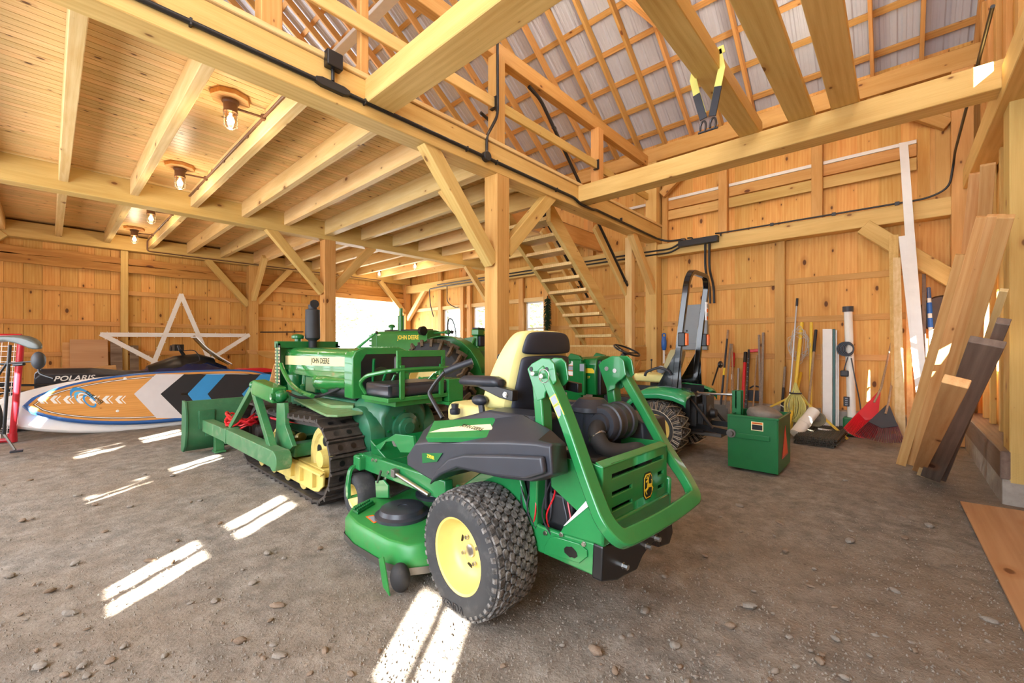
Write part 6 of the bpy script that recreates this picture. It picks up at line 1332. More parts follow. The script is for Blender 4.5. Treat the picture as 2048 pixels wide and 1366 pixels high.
# yellow folding stand
A = at(1593, 788, X=7.5); t = empty('folding_stand', (A.x, A.y, 0), 0, 'yellow folding stand with spread legs behind the ballast box', 'stand'); o = t.location.copy()
for nm, e in (('leg', at(1677, 862, X=7.48)), ('leg', at(1532, 818, X=7.5)), ('leg', V(A.x+.35, A.y-.05, 0))):
    if e.z > .01 and nm: e = A+(e-A)*(A.z/(A.z-e.z))
    b = MB(); b.tube([A-o, e-o], .1, 4, sq=(.02, .014)); b.build(nm, M['pole_yellow'], t, smooth=0, bevel=.004)
b = MB(); b.tube([A-o+V(-.1, .0, .03), A-o+V(.1, 0, .03)], .035, 10); b.build('hinge', M['steel'], t)
for k in range(3):
    b = MB(); b.tube([A-o+V(-.03, .2-.2*k, -.18), A-o+V(.1, .05-.15*k, -.30)], .008, 6); b.build('spreader', M['white'], t)
# bundle of yellow rope hung on it
b = MB(); rnd = random.Random(6); c_ = A+V(-.08, 0, 0)
for k in range(26):
    w_ = rnd.uniform(.02, .12); x_ = rnd.uniform(-.06, .04); y_ = rnd.uniform(-.06, .06); P = [c_+V(x_*.3, y_*.2, .12+rnd.uniform(0, .06)), c_+V(x_*.4, y_*.4-w_*.3, .03), c_+V(x_, y_-w_, -.15), c_+V(x_, y_-w_*.6, -.30-rnd.uniform(0, .1)), c_+V(x_, y_+w_*.6, -.30-rnd.uniform(0, .1)), c_+V(x_, y_+w_, -.14), c_+V(x_*.4, y_*.4+w_*.3, .03)]
    b.tube(smoothpts(P, 4, True), .0065, 5, True)
o = b.build('rope_bundle', M['rope']); tag(o, 'bundle of pale yellow rope hanging on the folding stand', 'rope'); b = MB(); b.tube([c_+V(.07*cos(a), .07*sin(a), .02) for a in [2*pi*k/16 for k in range(16)]], .012, 6, True); b.build('tie', M['vinyl'], o)
# sunlit pipe lying there
p0, p1 = at(1591, 868, Z=.07), at(1628, 822, X=7.35); t = empty('pipe_offcut', p0, 0, 'thick white pipe offcut in full sunlight beside the ballast box', 'pipe'); b = MB(); b.tube([V(0, 0, 0), p1-p0], .075, 20); b.build('pipe', M['pvc'], t, smooth=60); b = MB(); d_ = (p1-p0).normalized(); b.tube([-d_*.004, d_*.004], .06, 16); b.tube([d_*.2, d_*.26], .08, 20); b.build('pipe_collar', M['pvc'], t, smooth=60)
b = MB()
for k in range(5): b.tube([at(1633, 838, X=7.4)+V(.01*k, (.10-.01*k)*cos(2*pi*i/20), (.10-.01*k)*sin(2*pi*i/20)) for i in range(20)], .012, 6, True)
tag(b.build('hose_coil', M['hose']), 'small grey hose coil between the sunlit pipe and the white boards', 'hose')
# stack of dark drainage mats
a, c, d, e = at(1590, 886, Z=.0), at(1672, 897, Z=0), at(1698, 868, Z=.0), at(1612, 858, Z=0)
for k in range(4):
    b = MB(); n = 30; z = .028*k; off = V(.012*math.sin(k*2), .015*math.cos(k*3), 0)
    for i in range(n):
        u0, u1 = i/n, (i+.55)/n; b.prism([x+off+V(0, 0, z+.004) for x in (a.lerp(c, u0), a.lerp(c, u1), e.lerp(d, u1), e.lerp(d, u0))], V(0, 0, .022))
    b.prism([x+off+V(0, 0, z) for x in (a, c, d, e)], V(0, 0, .006)); o = b.build('drainage_mat', M['mat_dark'], None, smooth=0, weld=False); tag(o, ('lowest', 'second lowest', 'second from the top', 'topmost')[k]+' of the four dark ribbed mats stacked by the sunlit pipe', 'mat', 'ribbed mats')
p0, p1 = at(1640, 858, Z=.13), at(1705, 866, Z=.03); b = MB(); b.beam(p0, p1, .06, .02); tag(b.build('offcut', M['white'], None, smooth=0, bevel=.002), 'small white offcut lying beyond the ribbed mats', 'board')
# hose reel / hook by the seat and the blue tool
a = at(1328, 690, X=7.9); b = MB(); b.tube(fillet([a+V(0, .03, .13), a+V(0, .03, .22), a+V(0, -.03, .22), a+V(0, -.03, .14)], .03), .012, 8); b.lathe(a+V(0, 0, .16), (0, 0, -1), [(0, .03), (.1, .05), (.2, .045), (.26, .03)], 12); o = b.build('ratchet_tool', M['tool_blue']); tag(o, 'bright blue hook and handle hanging on the corner post', 'hook'); b = MB(); b.tube([a+V(0, 0, -.1), a+V(0, 0, -.35)], .02, 8); b.build('strap', M['white'], o)
# items in the corner: posts, blue pole, lid
pole('painter_pole', (1857, 575), (1863, 695), .022, 'pvc', 'white extension pole with blue joints in the corner behind the lumber', 'pole', Xb=7.95, Xt=8.02, parts=(('blue_tip', .93, 1.0, .022, 'tool_blue'), ('blue_joint', .74, .80, .027, 'tool_blue'), ('blue_joint', .83, .90, .027, 'tool_blue')))
stand_board('grey_batten', 1844, 1852, 548, 870, 'board_grey', 'grey batten standing left of the blue jointed pole', 8.0, 7.9, .03)
c_ = at(1886, 628, X=8.05); b = MB(); b.lathe(c_, (-1, 0, 0), [(0, .25), (.03, .25), (.05, .23), (.05, 0)], 30); tag(b.build('tub_lid', M['lid'], None), 'dark round lid hung in the corner behind the lumber', 'lid')
M['x'] = None
# ================================================================ lumber leaning at the near wall
def lumber(label, bl, br, tl, tr, Yt, mat, th=.04, name='lumber_plank', zb=0, cat='plank'):
    a, b_ = at(*bl, Z=zb), at(*br, Z=zb); o_ = (a+b_)/2; tp = at((tl[0]+tr[0])/2, (tl[1]+tr[1])/2, Y=Yt)
    x = tp-o_; L_ = x.length; x.normalize(); v = V(0, 0, H)-(o_+tp)/2; z = (v-x*v.dot(x)).normalized(); y = z.cross(x)
    w = (b_-a).length*.92
    bb = MB(); bb.bb((0, -w/2, -th), (L_, w/2, 0)); o = bb.build(name, M[mat], None, smooth=0, bevel=.003, seg=1)
    m = Matrix((x, y, z)).transposed().to_4x4(); m.translation = o_+V(0, 0, .012); o.matrix_world = m
    return tag(o, label, cat)
lumber('long plank with a knot near its foot, leftmost of the leaning stack', (1791, 931), (1812, 935), (1912, 512), (1935, 512), -.42, 'board')
lumber('long plank left of the dark gap in the leaning stack', (1813, 931), (1834, 936), (1957, 438), (1979, 438), -.50, 'board', .045)
lumber('long plank right of the dark gap in the leaning stack', (1837, 932), (1858, 937), (1981, 437), (2002, 437), -.50, 'board')
lumber('rear plank of the leaning stack, half hidden by the near wall post', (1860, 930), (1881, 934), (2000, 440), (2022, 440), -.52, 'board', .045)
lumber('short pale-edged plank in front of the stack', (1827, 944), (1845, 950), (1900, 774), (1918, 778), -.20, 'board', .045)
lumber('weathered grey plank with a pale edge, nearest the viewer', (1846, 956), (1874, 966), (1957, 693), (1986, 696), -.36, 'board_grey', .045)
lumber('pale edge strip beside the weathered grey plank', (1837, 953), (1845, 957), (1949, 692), (1956, 694), -.345, 'board_pale', .045)
lumber('second weathered grey plank, against the near wall post', (1876, 962), (1891, 966), (1998, 650), (2012, 655), -.44, 'board_grey', .045)
lumber('thin pale stick leaning above the grey planks', (1895, 905), (1905, 907), (2002, 583), (2012, 590), -.56, 'board_pale', .03)
lumber('upright plank rising behind the stack to the wall plate', (1885, 875), (1905, 876), (1942, 352), (1964, 348), -.585, 'board', .04)
lumber('wide plank rising high in the near wall bay', (1930, 880), (1952, 882), (1964, 335), (1988, 331), -.60, 'board', .035)
# tall white board
a = at(1846, 860, X=7.55); a.z = 0
def flat_board(name, pts, X0, X1, mat, label, th=.02):
    ys = [p[1] for p in pts]; lo, hi = max(ys), min(ys); P = []
    for p in pts:
        u = (p[1]-hi)/(lo-hi); P.append(at(*p, X=X1+(X0-X1)*u))
    for p in P: p.z = max(p.z, 0.0)
    b = MB(); b.prism(P, V(th, 0, 0)); o = b.build(name, M[mat], None, smooth=0, bevel=.002); return tag(o, label, 'board')
flat_board('white_board', [(1798, 286), (1816, 283), (1829, 460), (1849, 705), (1862, 860), (1840, 862), (1829, 760), (1797, 473), (1810, 471)], 7.45, 7.85, 'white', 'very tall white board with a notched top, leaning in front of the brace')
flat_board('plank', [(1786, 515), (1801, 515), (1806, 700), (1812, 872), (1790, 872), (1788, 700)], 7.5, 7.75, 'board_pale', 'pale plank standing left of the tall white board', .03)
flat_board('plank', [(1777, 470), (1797, 469), (1797, 515), (1787, 700), (1791, 868), (1784, 868)], 7.6, 7.8, 'timber', 'rough post-like plank behind the pale plank', .08)
flat_board('plank', [(1811, 560), (1815, 560), (1822, 700), (1832, 868), (1814, 870)], 7.58, 7.8, 'board', 'narrow plank between the pale plank and the tall white board', .03)
# bright things in the near wall bay
for k, (x0, x1, m_, lb) in enumerate(((6.05, 6.12, 'white', 'narrow white batten standing on the sill'), (6.2, 6.3, 'panel_grey', 'grey metal strip standing on the sill'), (5.72, 5.80, 'pole_yellow', 'yellow pole standing on the sill beside the near wall post'))):
    b = MB(); b.bb((x0, -.80, .43), (x1, -.77, 1.25-.1*k)); tag(b.build('sill_batten', M[m_], None, smooth=0, bevel=.003), lb, 'batten')
# plywood sheet on the ground
b = MB(); b.prism([V(5.08, -.385, 0), V(5.12, -.84, 0), V(2.65, -.86, 0), V(2.65, -.43, 0)], V(0, 0, .014)); tag(b.build('plywood_sheet', M['plywood'], None, smooth=0, bevel=.002), 'flat plywood sheet lying on the dirt before the near wall post', 'plywood')
# ================================================================ boards, snowmobile and star by the far wall
tilt = R(24); BM = Matrix.Translation((0, 8.74, 0)) @ Matrix.Rotation(pi/2-tilt, 4, 'X')   # local x along the wall, local y up the lean, local z towards the viewer
def onplane(px, py, off=0.0):
    Mi = BM.inverted(); o = Mi @ V(0, 0, H); d = Mi.to_3x3() @ ray(px, py); k = (off-o.z)/d.z; p = o+d*k; return V(p.x, p.y, 0)
def boardshape(L_, x0, wmax, cy, n=40, nose=2.2, tail=5.0):
    up = []; 
    for i in range(n+1):
        u = i/n; s_ = (1-(1-min(u*2, 1))**nose)**.62 if u < .5 else (1-((u-.5)*2)**tail)**.6; up.append((x0+L_*u, s_*wmax))
    return [V(x, cy+w_, 0) for x, w_ in up]+[V(x, cy-w_, 0) for x, w_ in up[-2:0:-1]]
def layer(pts, z0, z1): 
    b = MB(); b.prism([V(p.x, p.y, z0) for p in pts], V(0, 0, z1-z0)); return b
t = empty('white_board_hull', (0, 0, 0)); t.matrix_world = BM; tag(t, 'large white hull lying on its edge behind the paddle board', 'board')
b = MB(); s0 = boardshape(3.3, -.62, .47, .46, nose=2.0, tail=3.0); b.loft([[V(p.x, .46+(p.y-.46)*k, z) for p in s0] for z, k in ((-.13, .86), (-.10, .96), (-.06, 1.0), (-.03, .985), (-.005, .93))]); b.build('hull', M['gel'], t, smooth=50)
t = empty('paddle_board', (0, 0, 0)); t.matrix_world = BM @ Matrix.Translation((0, 0, .0)); tag(t, 'bamboo paddle board with blue rails and black, white and blue chevrons, on its edge', 'paddle board')
tip = onplane(44, 798, .11); top_ = onplane(300, 742, .11); bot_ = onplane(290, 848, .11); cy = (top_.y+bot_.y)/2; hw = (top_.y-bot_.y)/2; x0 = tip.x
sh = boardshape(3.35, x0, hw, cy)
b = MB(); b.loft([[V(x0+1.6+(p.x-x0-1.6)*kx, cy+(p.y-cy)*k, z) for p in sh] for z, k, kx in ((.0, .90, .98), (.03, .985, .998), (.06, 1.0, 1.0), (.09, .985, .998), (.105, .945, .985))]); rail = b.build('rail', M['sup_blue'], t, smooth=50)
dk = [V(x0+1.62+(p.x-x0-1.62)*.965, cy+(p.y-cy)*.89, 0) for p in sh]; layer(dk, .10, .108).build('deck', M['bamboo'], t, smooth=0)
def pin(k, kx, w_, m_, z):
    P = [V(x0+1.62+(p.x-x0-1.62)*kx, cy+(p.y-cy)*k, z) for p in sh]; b = MB(); b.tube(P, .1, 4, True, sq=(w_, .0006)); b.build('pinstripe', M[m_], t, smooth=0)
pin(.80, .935, .004, 'decal_blk', .1085); pin(.775, .928, .005, 'decal_wht', .1088); pin(.75, .920, .003, 'decal_blk', .1085)
def px_layer(pts, z, m_, name):
    P = [onplane(*p, z) for p in pts]; layer(P, z-.002, z).build(name, M[m_], t, smooth=0)
T = lambda x: (742+ (x-300)*(x-300)*.00003)
def chev(xt0, xt1, xa0, xa1, m_, name, z):
    # chevron pad: top edge from xt0..xt1, apex between xa0..xa1
    yt, yb_, ya = 748.5, 836.0, 788.0
    px_layer([(xt0, yt), (xt1, yt), (xa1, ya), (xt1+1, yb_), (xt0+1, yb_), (xa0, ya)], z, m_, name)
chev(312, 368, 268, 321, 'pad_white', 'white_pad', .1095); chev(368, 413, 321, 375, 'pad_black', 'black_pad', .1095); chev(413, 451, 375, 415, 'pad_blue', 'blue_pad', .1095); chev(451, 521, 415, 484, 'pad_black', 'black_pad', .1095); chev(521, 556, 484, 520, 'pad_blue', 'blue_pad', .1095)
px_layer([(362, 786), (376, 785), (376, 790), (362, 791)], .111, 'decal_blk', 'handle_slot')
for k in range(7):
    x = 74+26*k; 
    for dx, w_ in ((0, 8), (12, 2.5)): px_layer([(x+dx+8, 791.5), (x+dx+8+w_, 791.5), (x+dx+w_, 799), (x+dx+8+w_, 807), (x+dx+8, 807), (x+dx, 799)], .1092, 'decal_wht', 'arrow_mark')
def swoosh(cx, cy_, rx, ry, a0, a1, w0, w1, rot, z, m_):
    out = []; inn = []
    for i in range(25):
        a = a0+(a1-a0)*i/24; w_ = w0+(w1-w0)*math.sin(pi*i/24)
        for lst, k in ((out, 1.0), (inn, 1-w_)):
            x, y = rx*k*cos(a), ry*k*sin(a); lst.append((cx+x*cos(rot)-y*sin(rot), cy_+x*sin(rot)+y*cos(rot)))
    px_layer(out+inn[::-1], z, m_, 'logo_swirl')
swoosh(166, 797, 30, 17, 2.2, 5.6, .03, .28, .62, .1098, 'pad_blue'); swoosh(169, 800, 24, 12, 1.8, 5.2, .03, .26, .62, .1102, 'sup_logo'); swoosh(179, 802, 17, 9, -.6, 5.2, .22, .30, .75, .1106, 'pad_blue'); swoosh(172, 799, 19, 9, 2.3, 4.8, .05, .2, .62, .111, 'decal_wht')
p = onplane(188, 795, .1105); text('lettering', 'Blurafta', .085, Matrix.Translation((p.x, p.y, .1105)) @ Matrix.Rotation(R(132), 4, 'Z'), M['decal_dark'], t, .0003, 1.0, .001)
for (u, v) in ((250, 757), (235, 822)):
    p = onplane(u, v, .109); b = MB(); b.lathe((p.x, p.y, .108), (0, 0, 1), [(0, .02), (.004, .02), (.006, .014), (.006, 0)], 14); b.build('vent_plug', M['decal_wht'], t)
# --- snowmobile behind
SM = Fr(1.0, 10.05, 0)
t = empty('snowmobile', (1.0, 10.05, 0), 0, 'dark blue and black snowmobile with a smoked windshield behind the paddle board', 'snowmobile')
b = MB(); b.loft([[V(x, y, z) for y, z in ((-.19, z0), (-.21, z1-.08), (-.15, z1), (.15, z1), (.21, z1-.08), (.19, z0))] for x, z0, z1 in ((-1.15, .62, .86), (-1.08, .58, .93), (-.5, .58, .92), (-.1, .58, .86), (.35, .60, .84))]); st = b.build('seat', M['seat_black'], t, smooth=40, bevel=.015)
text('lettering', 'POLARIS', .11, TM((-.72, -.213, .77), (1, 0, 0), (0, .1, 1)), M['decal_wht'], st, .0006, 1.1, .002, .25)
b = MB(); b.bb((-1.4, -.2, .36), (.5, .2, .58)); b.build('tunnel', M['black'], t, smooth=0, bevel=.02)
b = MB(); b.tube(fillet([V(.4, -.22, .60), V(-1.3, -.24, .70), V(-1.75, -.24, .74), V(-1.75, .24, .74), V(-1.3, .24, .70)], .06), .018, 8); b.tube([V(-1.3, -.24, .70), V(-1.6, -.2, .5)], .015, 8); b.tube([V(-1.5, -.24, .72), V(-1.3, -.2, .5)], .015, 8); b.build('rear_bumper', M['iron'], t)
b = MB(); n = 40; path = []
for k in range(n):
    u = 2*pi*k/n; path.append(V(-.6+1.1*math.copysign(abs(cos(u))**.55, cos(u)), 0, .2+.19*math.copysign(abs(sin(u))**.7, sin(u))))
b.tube(path, .1, 4, True, sq=(.19, .012)); b.build('drive_track', M['rubber'], t, smooth=0)
b = MB(); b.loft([[V(x, w_*cy_, z0+(z1-z0)*cz) for cy_, cz in ((-1, 0), (-1.02, .45), (-.8, .82), (-.35, 1), (.35, 1), (.8, .82), (1.02, .45), (1, 0))] for x, w_, z0, z1 in ((.10, .20, .45, .84), (.35, .34, .36, .96), (.75, .42, .30, 1.08), (1.05, .42, .30, 1.05), (1.4, .36, .34, .88), (1.65, .2, .42, .66))]); hd = b.build('hood', M['sled_blue'], t, smooth=50, bevel=0)
b = MB(); b.loft([[V(x, w_*cy_, z0+(z1-z0)*cz) for cy_, cz in ((-1, .0), (-.8, .7), (-.3, 1), (.3, 1), (.8, .7), (1, 0))] for x, w_, z0, z1 in ((.2, .2, .80, .93), (.6, .33, .9, 1.10), (.95, .30, .95, 1.14), (1.2, .22, .9, 1.05))]); b.build('side_panel', M['black'], hd, smooth=50)
b = MB(); b.loft([[V(x, w_*cy_, z+.04*(1-abs(cy_))) for cy_ in (-1, -.6, -.2, .2, .6, 1)] for x, w_, z in ((1.5, .16, .90), (1.3, .24, 1.04), (1.1, .27, 1.22), (.95, .24, 1.40), (.90, .18, 1.46))], cap=False, closed=False); b.build('windshield', M['smoke'], t, smooth=60, solid=.006)
b = MB(); b.tube(fillet([V(1.48, -.16, .93), V(1.28, -.25, 1.06), V(1.05, -.27, 1.25), V(.90, -.2, 1.46), V(.9, .2, 1.46)], .05), .012, 6); b.build('windshield_trim', M['decal_wht'], t)
b = MB(); b.tube(fillet([V(.62, -.40, 1.22), V(.60, -.30, 1.30), V(.66, -.1, 1.26), V(.66, .1, 1.26), V(.60, .3, 1.30), V(.62, .40, 1.22)], .05), .015, 8); b.tube([V(.66, 0, 1.26), V(.8, 0, 1.0)], .03, 8); b.bb((.58, -.12, 1.2), (.72, .12, 1.32)); b.build('handlebar', M['black'], t, smooth=40)
for sg in (1, -1):
    b = MB(); b.tube([V(.61, -.44*sg, 1.21), V(.60, -.33*sg, 1.29)], .022, 10); b.build('grip', M['vinyl'], t)
    b = MB(); b.tube(smoothpts([V(1.95, .42*sg, .22), V(1.85, .42*sg, .06), V(1.6, .42*sg, .03), V(.8, .42*sg, .03)], 5), .1, 4, sq=(.06, .012)); b.tube([V(1.2, .42*sg, .05), V(1.1, .3*sg, .4)], .03, 8); b.build('ski', M['black'], t, smooth=30)
b = MB(); b.tube(smoothpts([V(.7, -.1, 1.2), V(.85, -.3, 1.2), V(.9, -.42, 1.02), V(.72, -.4, .96)], 5), .008, 6); b.build('brake_cable', M['vinyl'], t)
# --- big white star with lights
t = empty('star_decoration', (2.03, 11.78, 0), 0, 'big white wooden star studded with small bulbs, leaning on the far wall', 'star')
pts = {'top': V(-.02, .12, 2.43), 'left': V(-1.30, .06, 1.52), 'right': V(1.29, .06, 1.55), 'bl': V(-.80, -.06, .04), 'br': V(.80, -.06, .04)}; rnd = random.Random(8); bb_ = MB()
for k, (a, c) in enumerate((('top', 'bl'), ('bl', 'right'), ('right', 'left'), ('left', 'br'), ('br', 'top'))):
    p, q = pts[a], pts[c]; o_ = V(0, -.012*(k % 2), 0); d = (q-p).normalized(); b = MB(); b.beam(p+o_-d*.03, q+o_+d*.03, .018, .085, V(0, -1, 0)); 
    b = MB(); x_ = d; z_ = d.cross(V(0, 1, 0)).normalized(); b.prism([p+o_-d*.03-z_*.043, q+o_+d*.03-z_*.043, q+o_+d*.03+z_*.043, p+o_-d*.03+z_*.043], V(0, -.018, 0)); b.build('star_board', M['white'], t, smooth=0, bevel=.002)
    for i in range(17):
        e = p.lerp(q, (i+.5)/17)+o_+V(0, -.02, 0); s_ = 1 if i % 2 else -1; bb_.tube([e+z_*.03*s_, e+z_*.06*s_+d*rnd.uniform(-.015, .015)], [.009, .005], 6); bb_.tube([e+z_*.03*s_, p.lerp(q, min((i+1.5)/17, 1))+o_+V(0, -.02, 0)-z_*.03*s_], .003, 4)
bb_.build('light_string', M['pvc'], t)
# --- panels and slabs against the far wall
def lean(name, x0, x1, h, y0, y1, mat, label, th=.018, cat='board', rot=0):
    b = MB(); b.prism([V(x0, y0, 0), V(x1, y0, 0), V(x1+rot, y1, h), V(x0+rot, y1, h)], V(0, th, 0)); return tag(b.build(name, M[mat], None, smooth=0, bevel=.002), label, cat)
lean('plywood_board', .28, .82, 1.42, 11.72, 11.98, 'plywood', 'square pale plywood panel leaning on the far wall left of the star'); lean('plywood_board', .18, .6, 1.36, 11.78, 12.02, 'board', 'darker board peeking out behind the square plywood panel')
lean('bark_slab', .86, 1.04, 1.40, 11.85, 12.0, 'bark', 'grey bark slab standing right of the plywood panel', .04, 'slab'); lean('bark_slab', 1.16, 1.30, 1.30, 11.85, 12.02, 'bark', 'narrow bark slab standing under the left arm of the star', .04, 'slab')
b = MB(); b.beam(at(155, 743, Y=11.2), at(232, 735, Y=11.2), .1, .10); tag(b.build('plank_offcut', M['board'], None, smooth=0, bevel=.003), 'plank offcut lying behind the snowmobile seat', 'plank')
def plate(name, pts, Y, th, mat, label, cat):
    b = MB(); b.prism([at(*p, Y=Y) for p in pts], V(0, th, 0)); return tag(b.build(name, M[mat], None, smooth=0, bevel=.003), label, cat)
plate('wooden_plank', [(493, 700), (516, 700), (516, 708), (508, 709), (497, 707)], 11.0, .03, 'board', 'pale plank end just right of the star, behind the tracks', 'plank'); plate('wooden_paddle', [(514, 702), (533, 702), (552, 706), (562, 712), (562, 724), (545, 718), (525, 713), (516, 708)], 10.9, .03, 'timber_warm', 'brown wooden paddle blade beside the radiator guard of the bulldozer', 'paddle')
plate('leaning_plank', [(549, 728), (556, 728), (566, 745), (552, 790), (533, 790)], 8.2, .03, 'board', 'short slanted plank between the paddle board and the bulldozer', 'plank')
plate('red_bag', [(474, 741), (480, 738), (505, 737), (530, 736), (545, 738), (545, 744), (520, 745), (495, 747), (476, 747)], 9.6, .3, 'red', 'red bag on the dark blue bundle behind the paddle board tail', 'bag'); plate('blue_bundle', [(472, 743), (478, 740), (500, 746), (540, 743), (548, 748), (548, 800), (474, 800)], 9.7, .3, 'navy', 'dark blue bundle under the red bag', 'bundle')
plate('steel_rail', [(521, 663), (607, 662.5), (607, 665), (521, 665.6)], 12.05, .03, 'rustdark', 'dark rusty bar fixed on the far wall between star and doorway', 'bar')
# --- hockey goal and bicycle at the picture edge
g0 = at(25, 884, Z=0); t = empty('hockey_goal', g0, 0, 'red hockey goal post with white netting at the picture edge', 'goal')
tp = at(42, 688, X=None, Y=None, Z=1.302) if False else None
d0 = ray(25, 884); dep = (g0-V(0, 0, H)).length/d0.length; tp = V(0, 0, H)+ray(43, 672)*dep-g0
b = MB(); b.tube([V(0, 0, .03), tp], .036, 14); b.lathe((0, 0, .0), (0, 0, 1), [(0, .05), (.12, .045)], 14); b.build('goal_post', M['goal_red'], t, smooth=60)
gl = V(-_s, _c, 0); gl = V(-1.0, .35, 0).normalized()
b = MB(); b.tube([tp, tp+gl*1.6], .03, 12); b.build('crossbar', M['goal_red'], t, smooth=60); b = MB(); b.tube([V(0, 0, .03), gl*1.6+V(0, 0, .03)], .03, 12); b.build('base_bar', M['goal_red'], t, smooth=60)
b = MB(); nn = 20
for i in range(nn+1):
    u = i/nn; b.tube([V(0, 0, .05).lerp(tp, u)+V(0, .03, 0), V(0, 0, .05).lerp(tp, u)+gl*.8+V(0, .1+.03*sin(i), 0), V(0, 0, .05).lerp(tp, u)+gl*1.6+V(0, .12, 0)], .0045, 4)
for j in range(28):
    w_ = 1.6*j/27; b.tube([V(0, 0, .05)+gl*w_+V(0, .05, 0), tp*.5+gl*w_+V(0, .08+.02*sin(j*1.7), 0), tp+gl*w_+V(0, .05, 0)], .0045, 4)
b.build('goal_net', M['string_white'], t)
# bicycle
B0 = at(-12, 905, Z=0); dep = (B0-V(0, 0, H)).length/ray(-12, 905).length*.93
def bp(px, py): return V(0, 0, H)+ray(px, py)*dep-V(B0.x, B0.y, 0)
t = empty('bicycle', (B0.x, B0.y, 0), 0, 'bicycle with a wide dark saddle and black mirror, mostly cut off at the picture edge', 'bicycle')
sv = bp(40, 685); dv = (bp(80, 690)-bp(0, 690)); L_ = dv.length; dv.normalize(); up_ = V(0, 0, 1); sd = dv.cross(up_)
b = MB(); b.loft([[bp(px, py)+sd*w_*cw+V(0, 0, dz*(1-abs(cw))) for cw in (-1, -.5, 0, .5, 1)]+[bp(px, py+h_)+sd*w_*cw*.8 for cw in (1, .5, 0, -.5, -1)] for px, py, w_, dz, h_ in ((-30, 676, .12, .02, 14), (10, 674, .12, .02, 6), (45, 672, .08, .02, 14), (66, 677, .06, .02, 22), (78, 687, .04, .01, 12), (82, 692, .02, 0, 4))]); b.build('saddle', M['saddle'], t, smooth=60, sub=1)
wc = bp(-62, 836); wr = .345; b = MB(); e1 = dv; b.tube([wc+(e1*cos(2*pi*k/40)+up_*sin(2*pi*k/40))*wr for k in range(40)], .028, 8, True); b.build('bike_tyre', M['rubber'], t, smooth=60)
b = MB(); b.tube([wc+(e1*cos(2*pi*k/40)+up_*sin(2*pi*k/40))*(wr-.035) for k in range(40)], .012, 6, True); b.build('bike_rim', M['alu'], t, smooth=60)
for k in range(12):
    a = 2*pi*k/12; b = MB(); b.tube([wc, wc+(e1*cos(a)+up_*sin(a))*(wr-.03)], .0015, 4); b.build('spoke', M['alu'], t)
b = MB(); b.tube([bp(20, 690), bp(8, 868)], .016, 8); b.tube([wc, bp(8, 868)], .014, 8); b.tube([bp(18, 720), wc], .012, 8); b.build('bike_frame', M['black'], t)
b = MB(); b.tube([bp(8, 868), bp(30, 900)], .012, 8); b.build('crank', M['steel'], t); b = MB(); b.box(bp(33, 902), (.1, .09, .025)); pd = b.build('pedal', M['vinyl'], t, smooth=0, bevel=.006); b = MB(); b.box(bp(30, 904.5)+sd*(-.04), (.03, .01, .012)); b.build('reflector', M['orange'], pd, smooth=0)
b = MB(); b.tube([bp(-40, 731), bp(20, 727), bp(50, 724), bp(84, 722)], [.014, .012, .009, .014], 10); b.tube([bp(28, 730), bp(48, 728)], .018, 8); b.build('handlebar', M['black'], t); b = MB(); b.ell(bp(77, 721), (.06, .06, .1), 16, 12); b.build('mirror', M['slate'], t, smooth=70)
b = MB(); b.tube(smoothpts([bp(78, 733), bp(78, 742), bp(84, 749), bp(108, 757)], 5), .012, 8); b.build('mirror_stalk', M['black'], t)
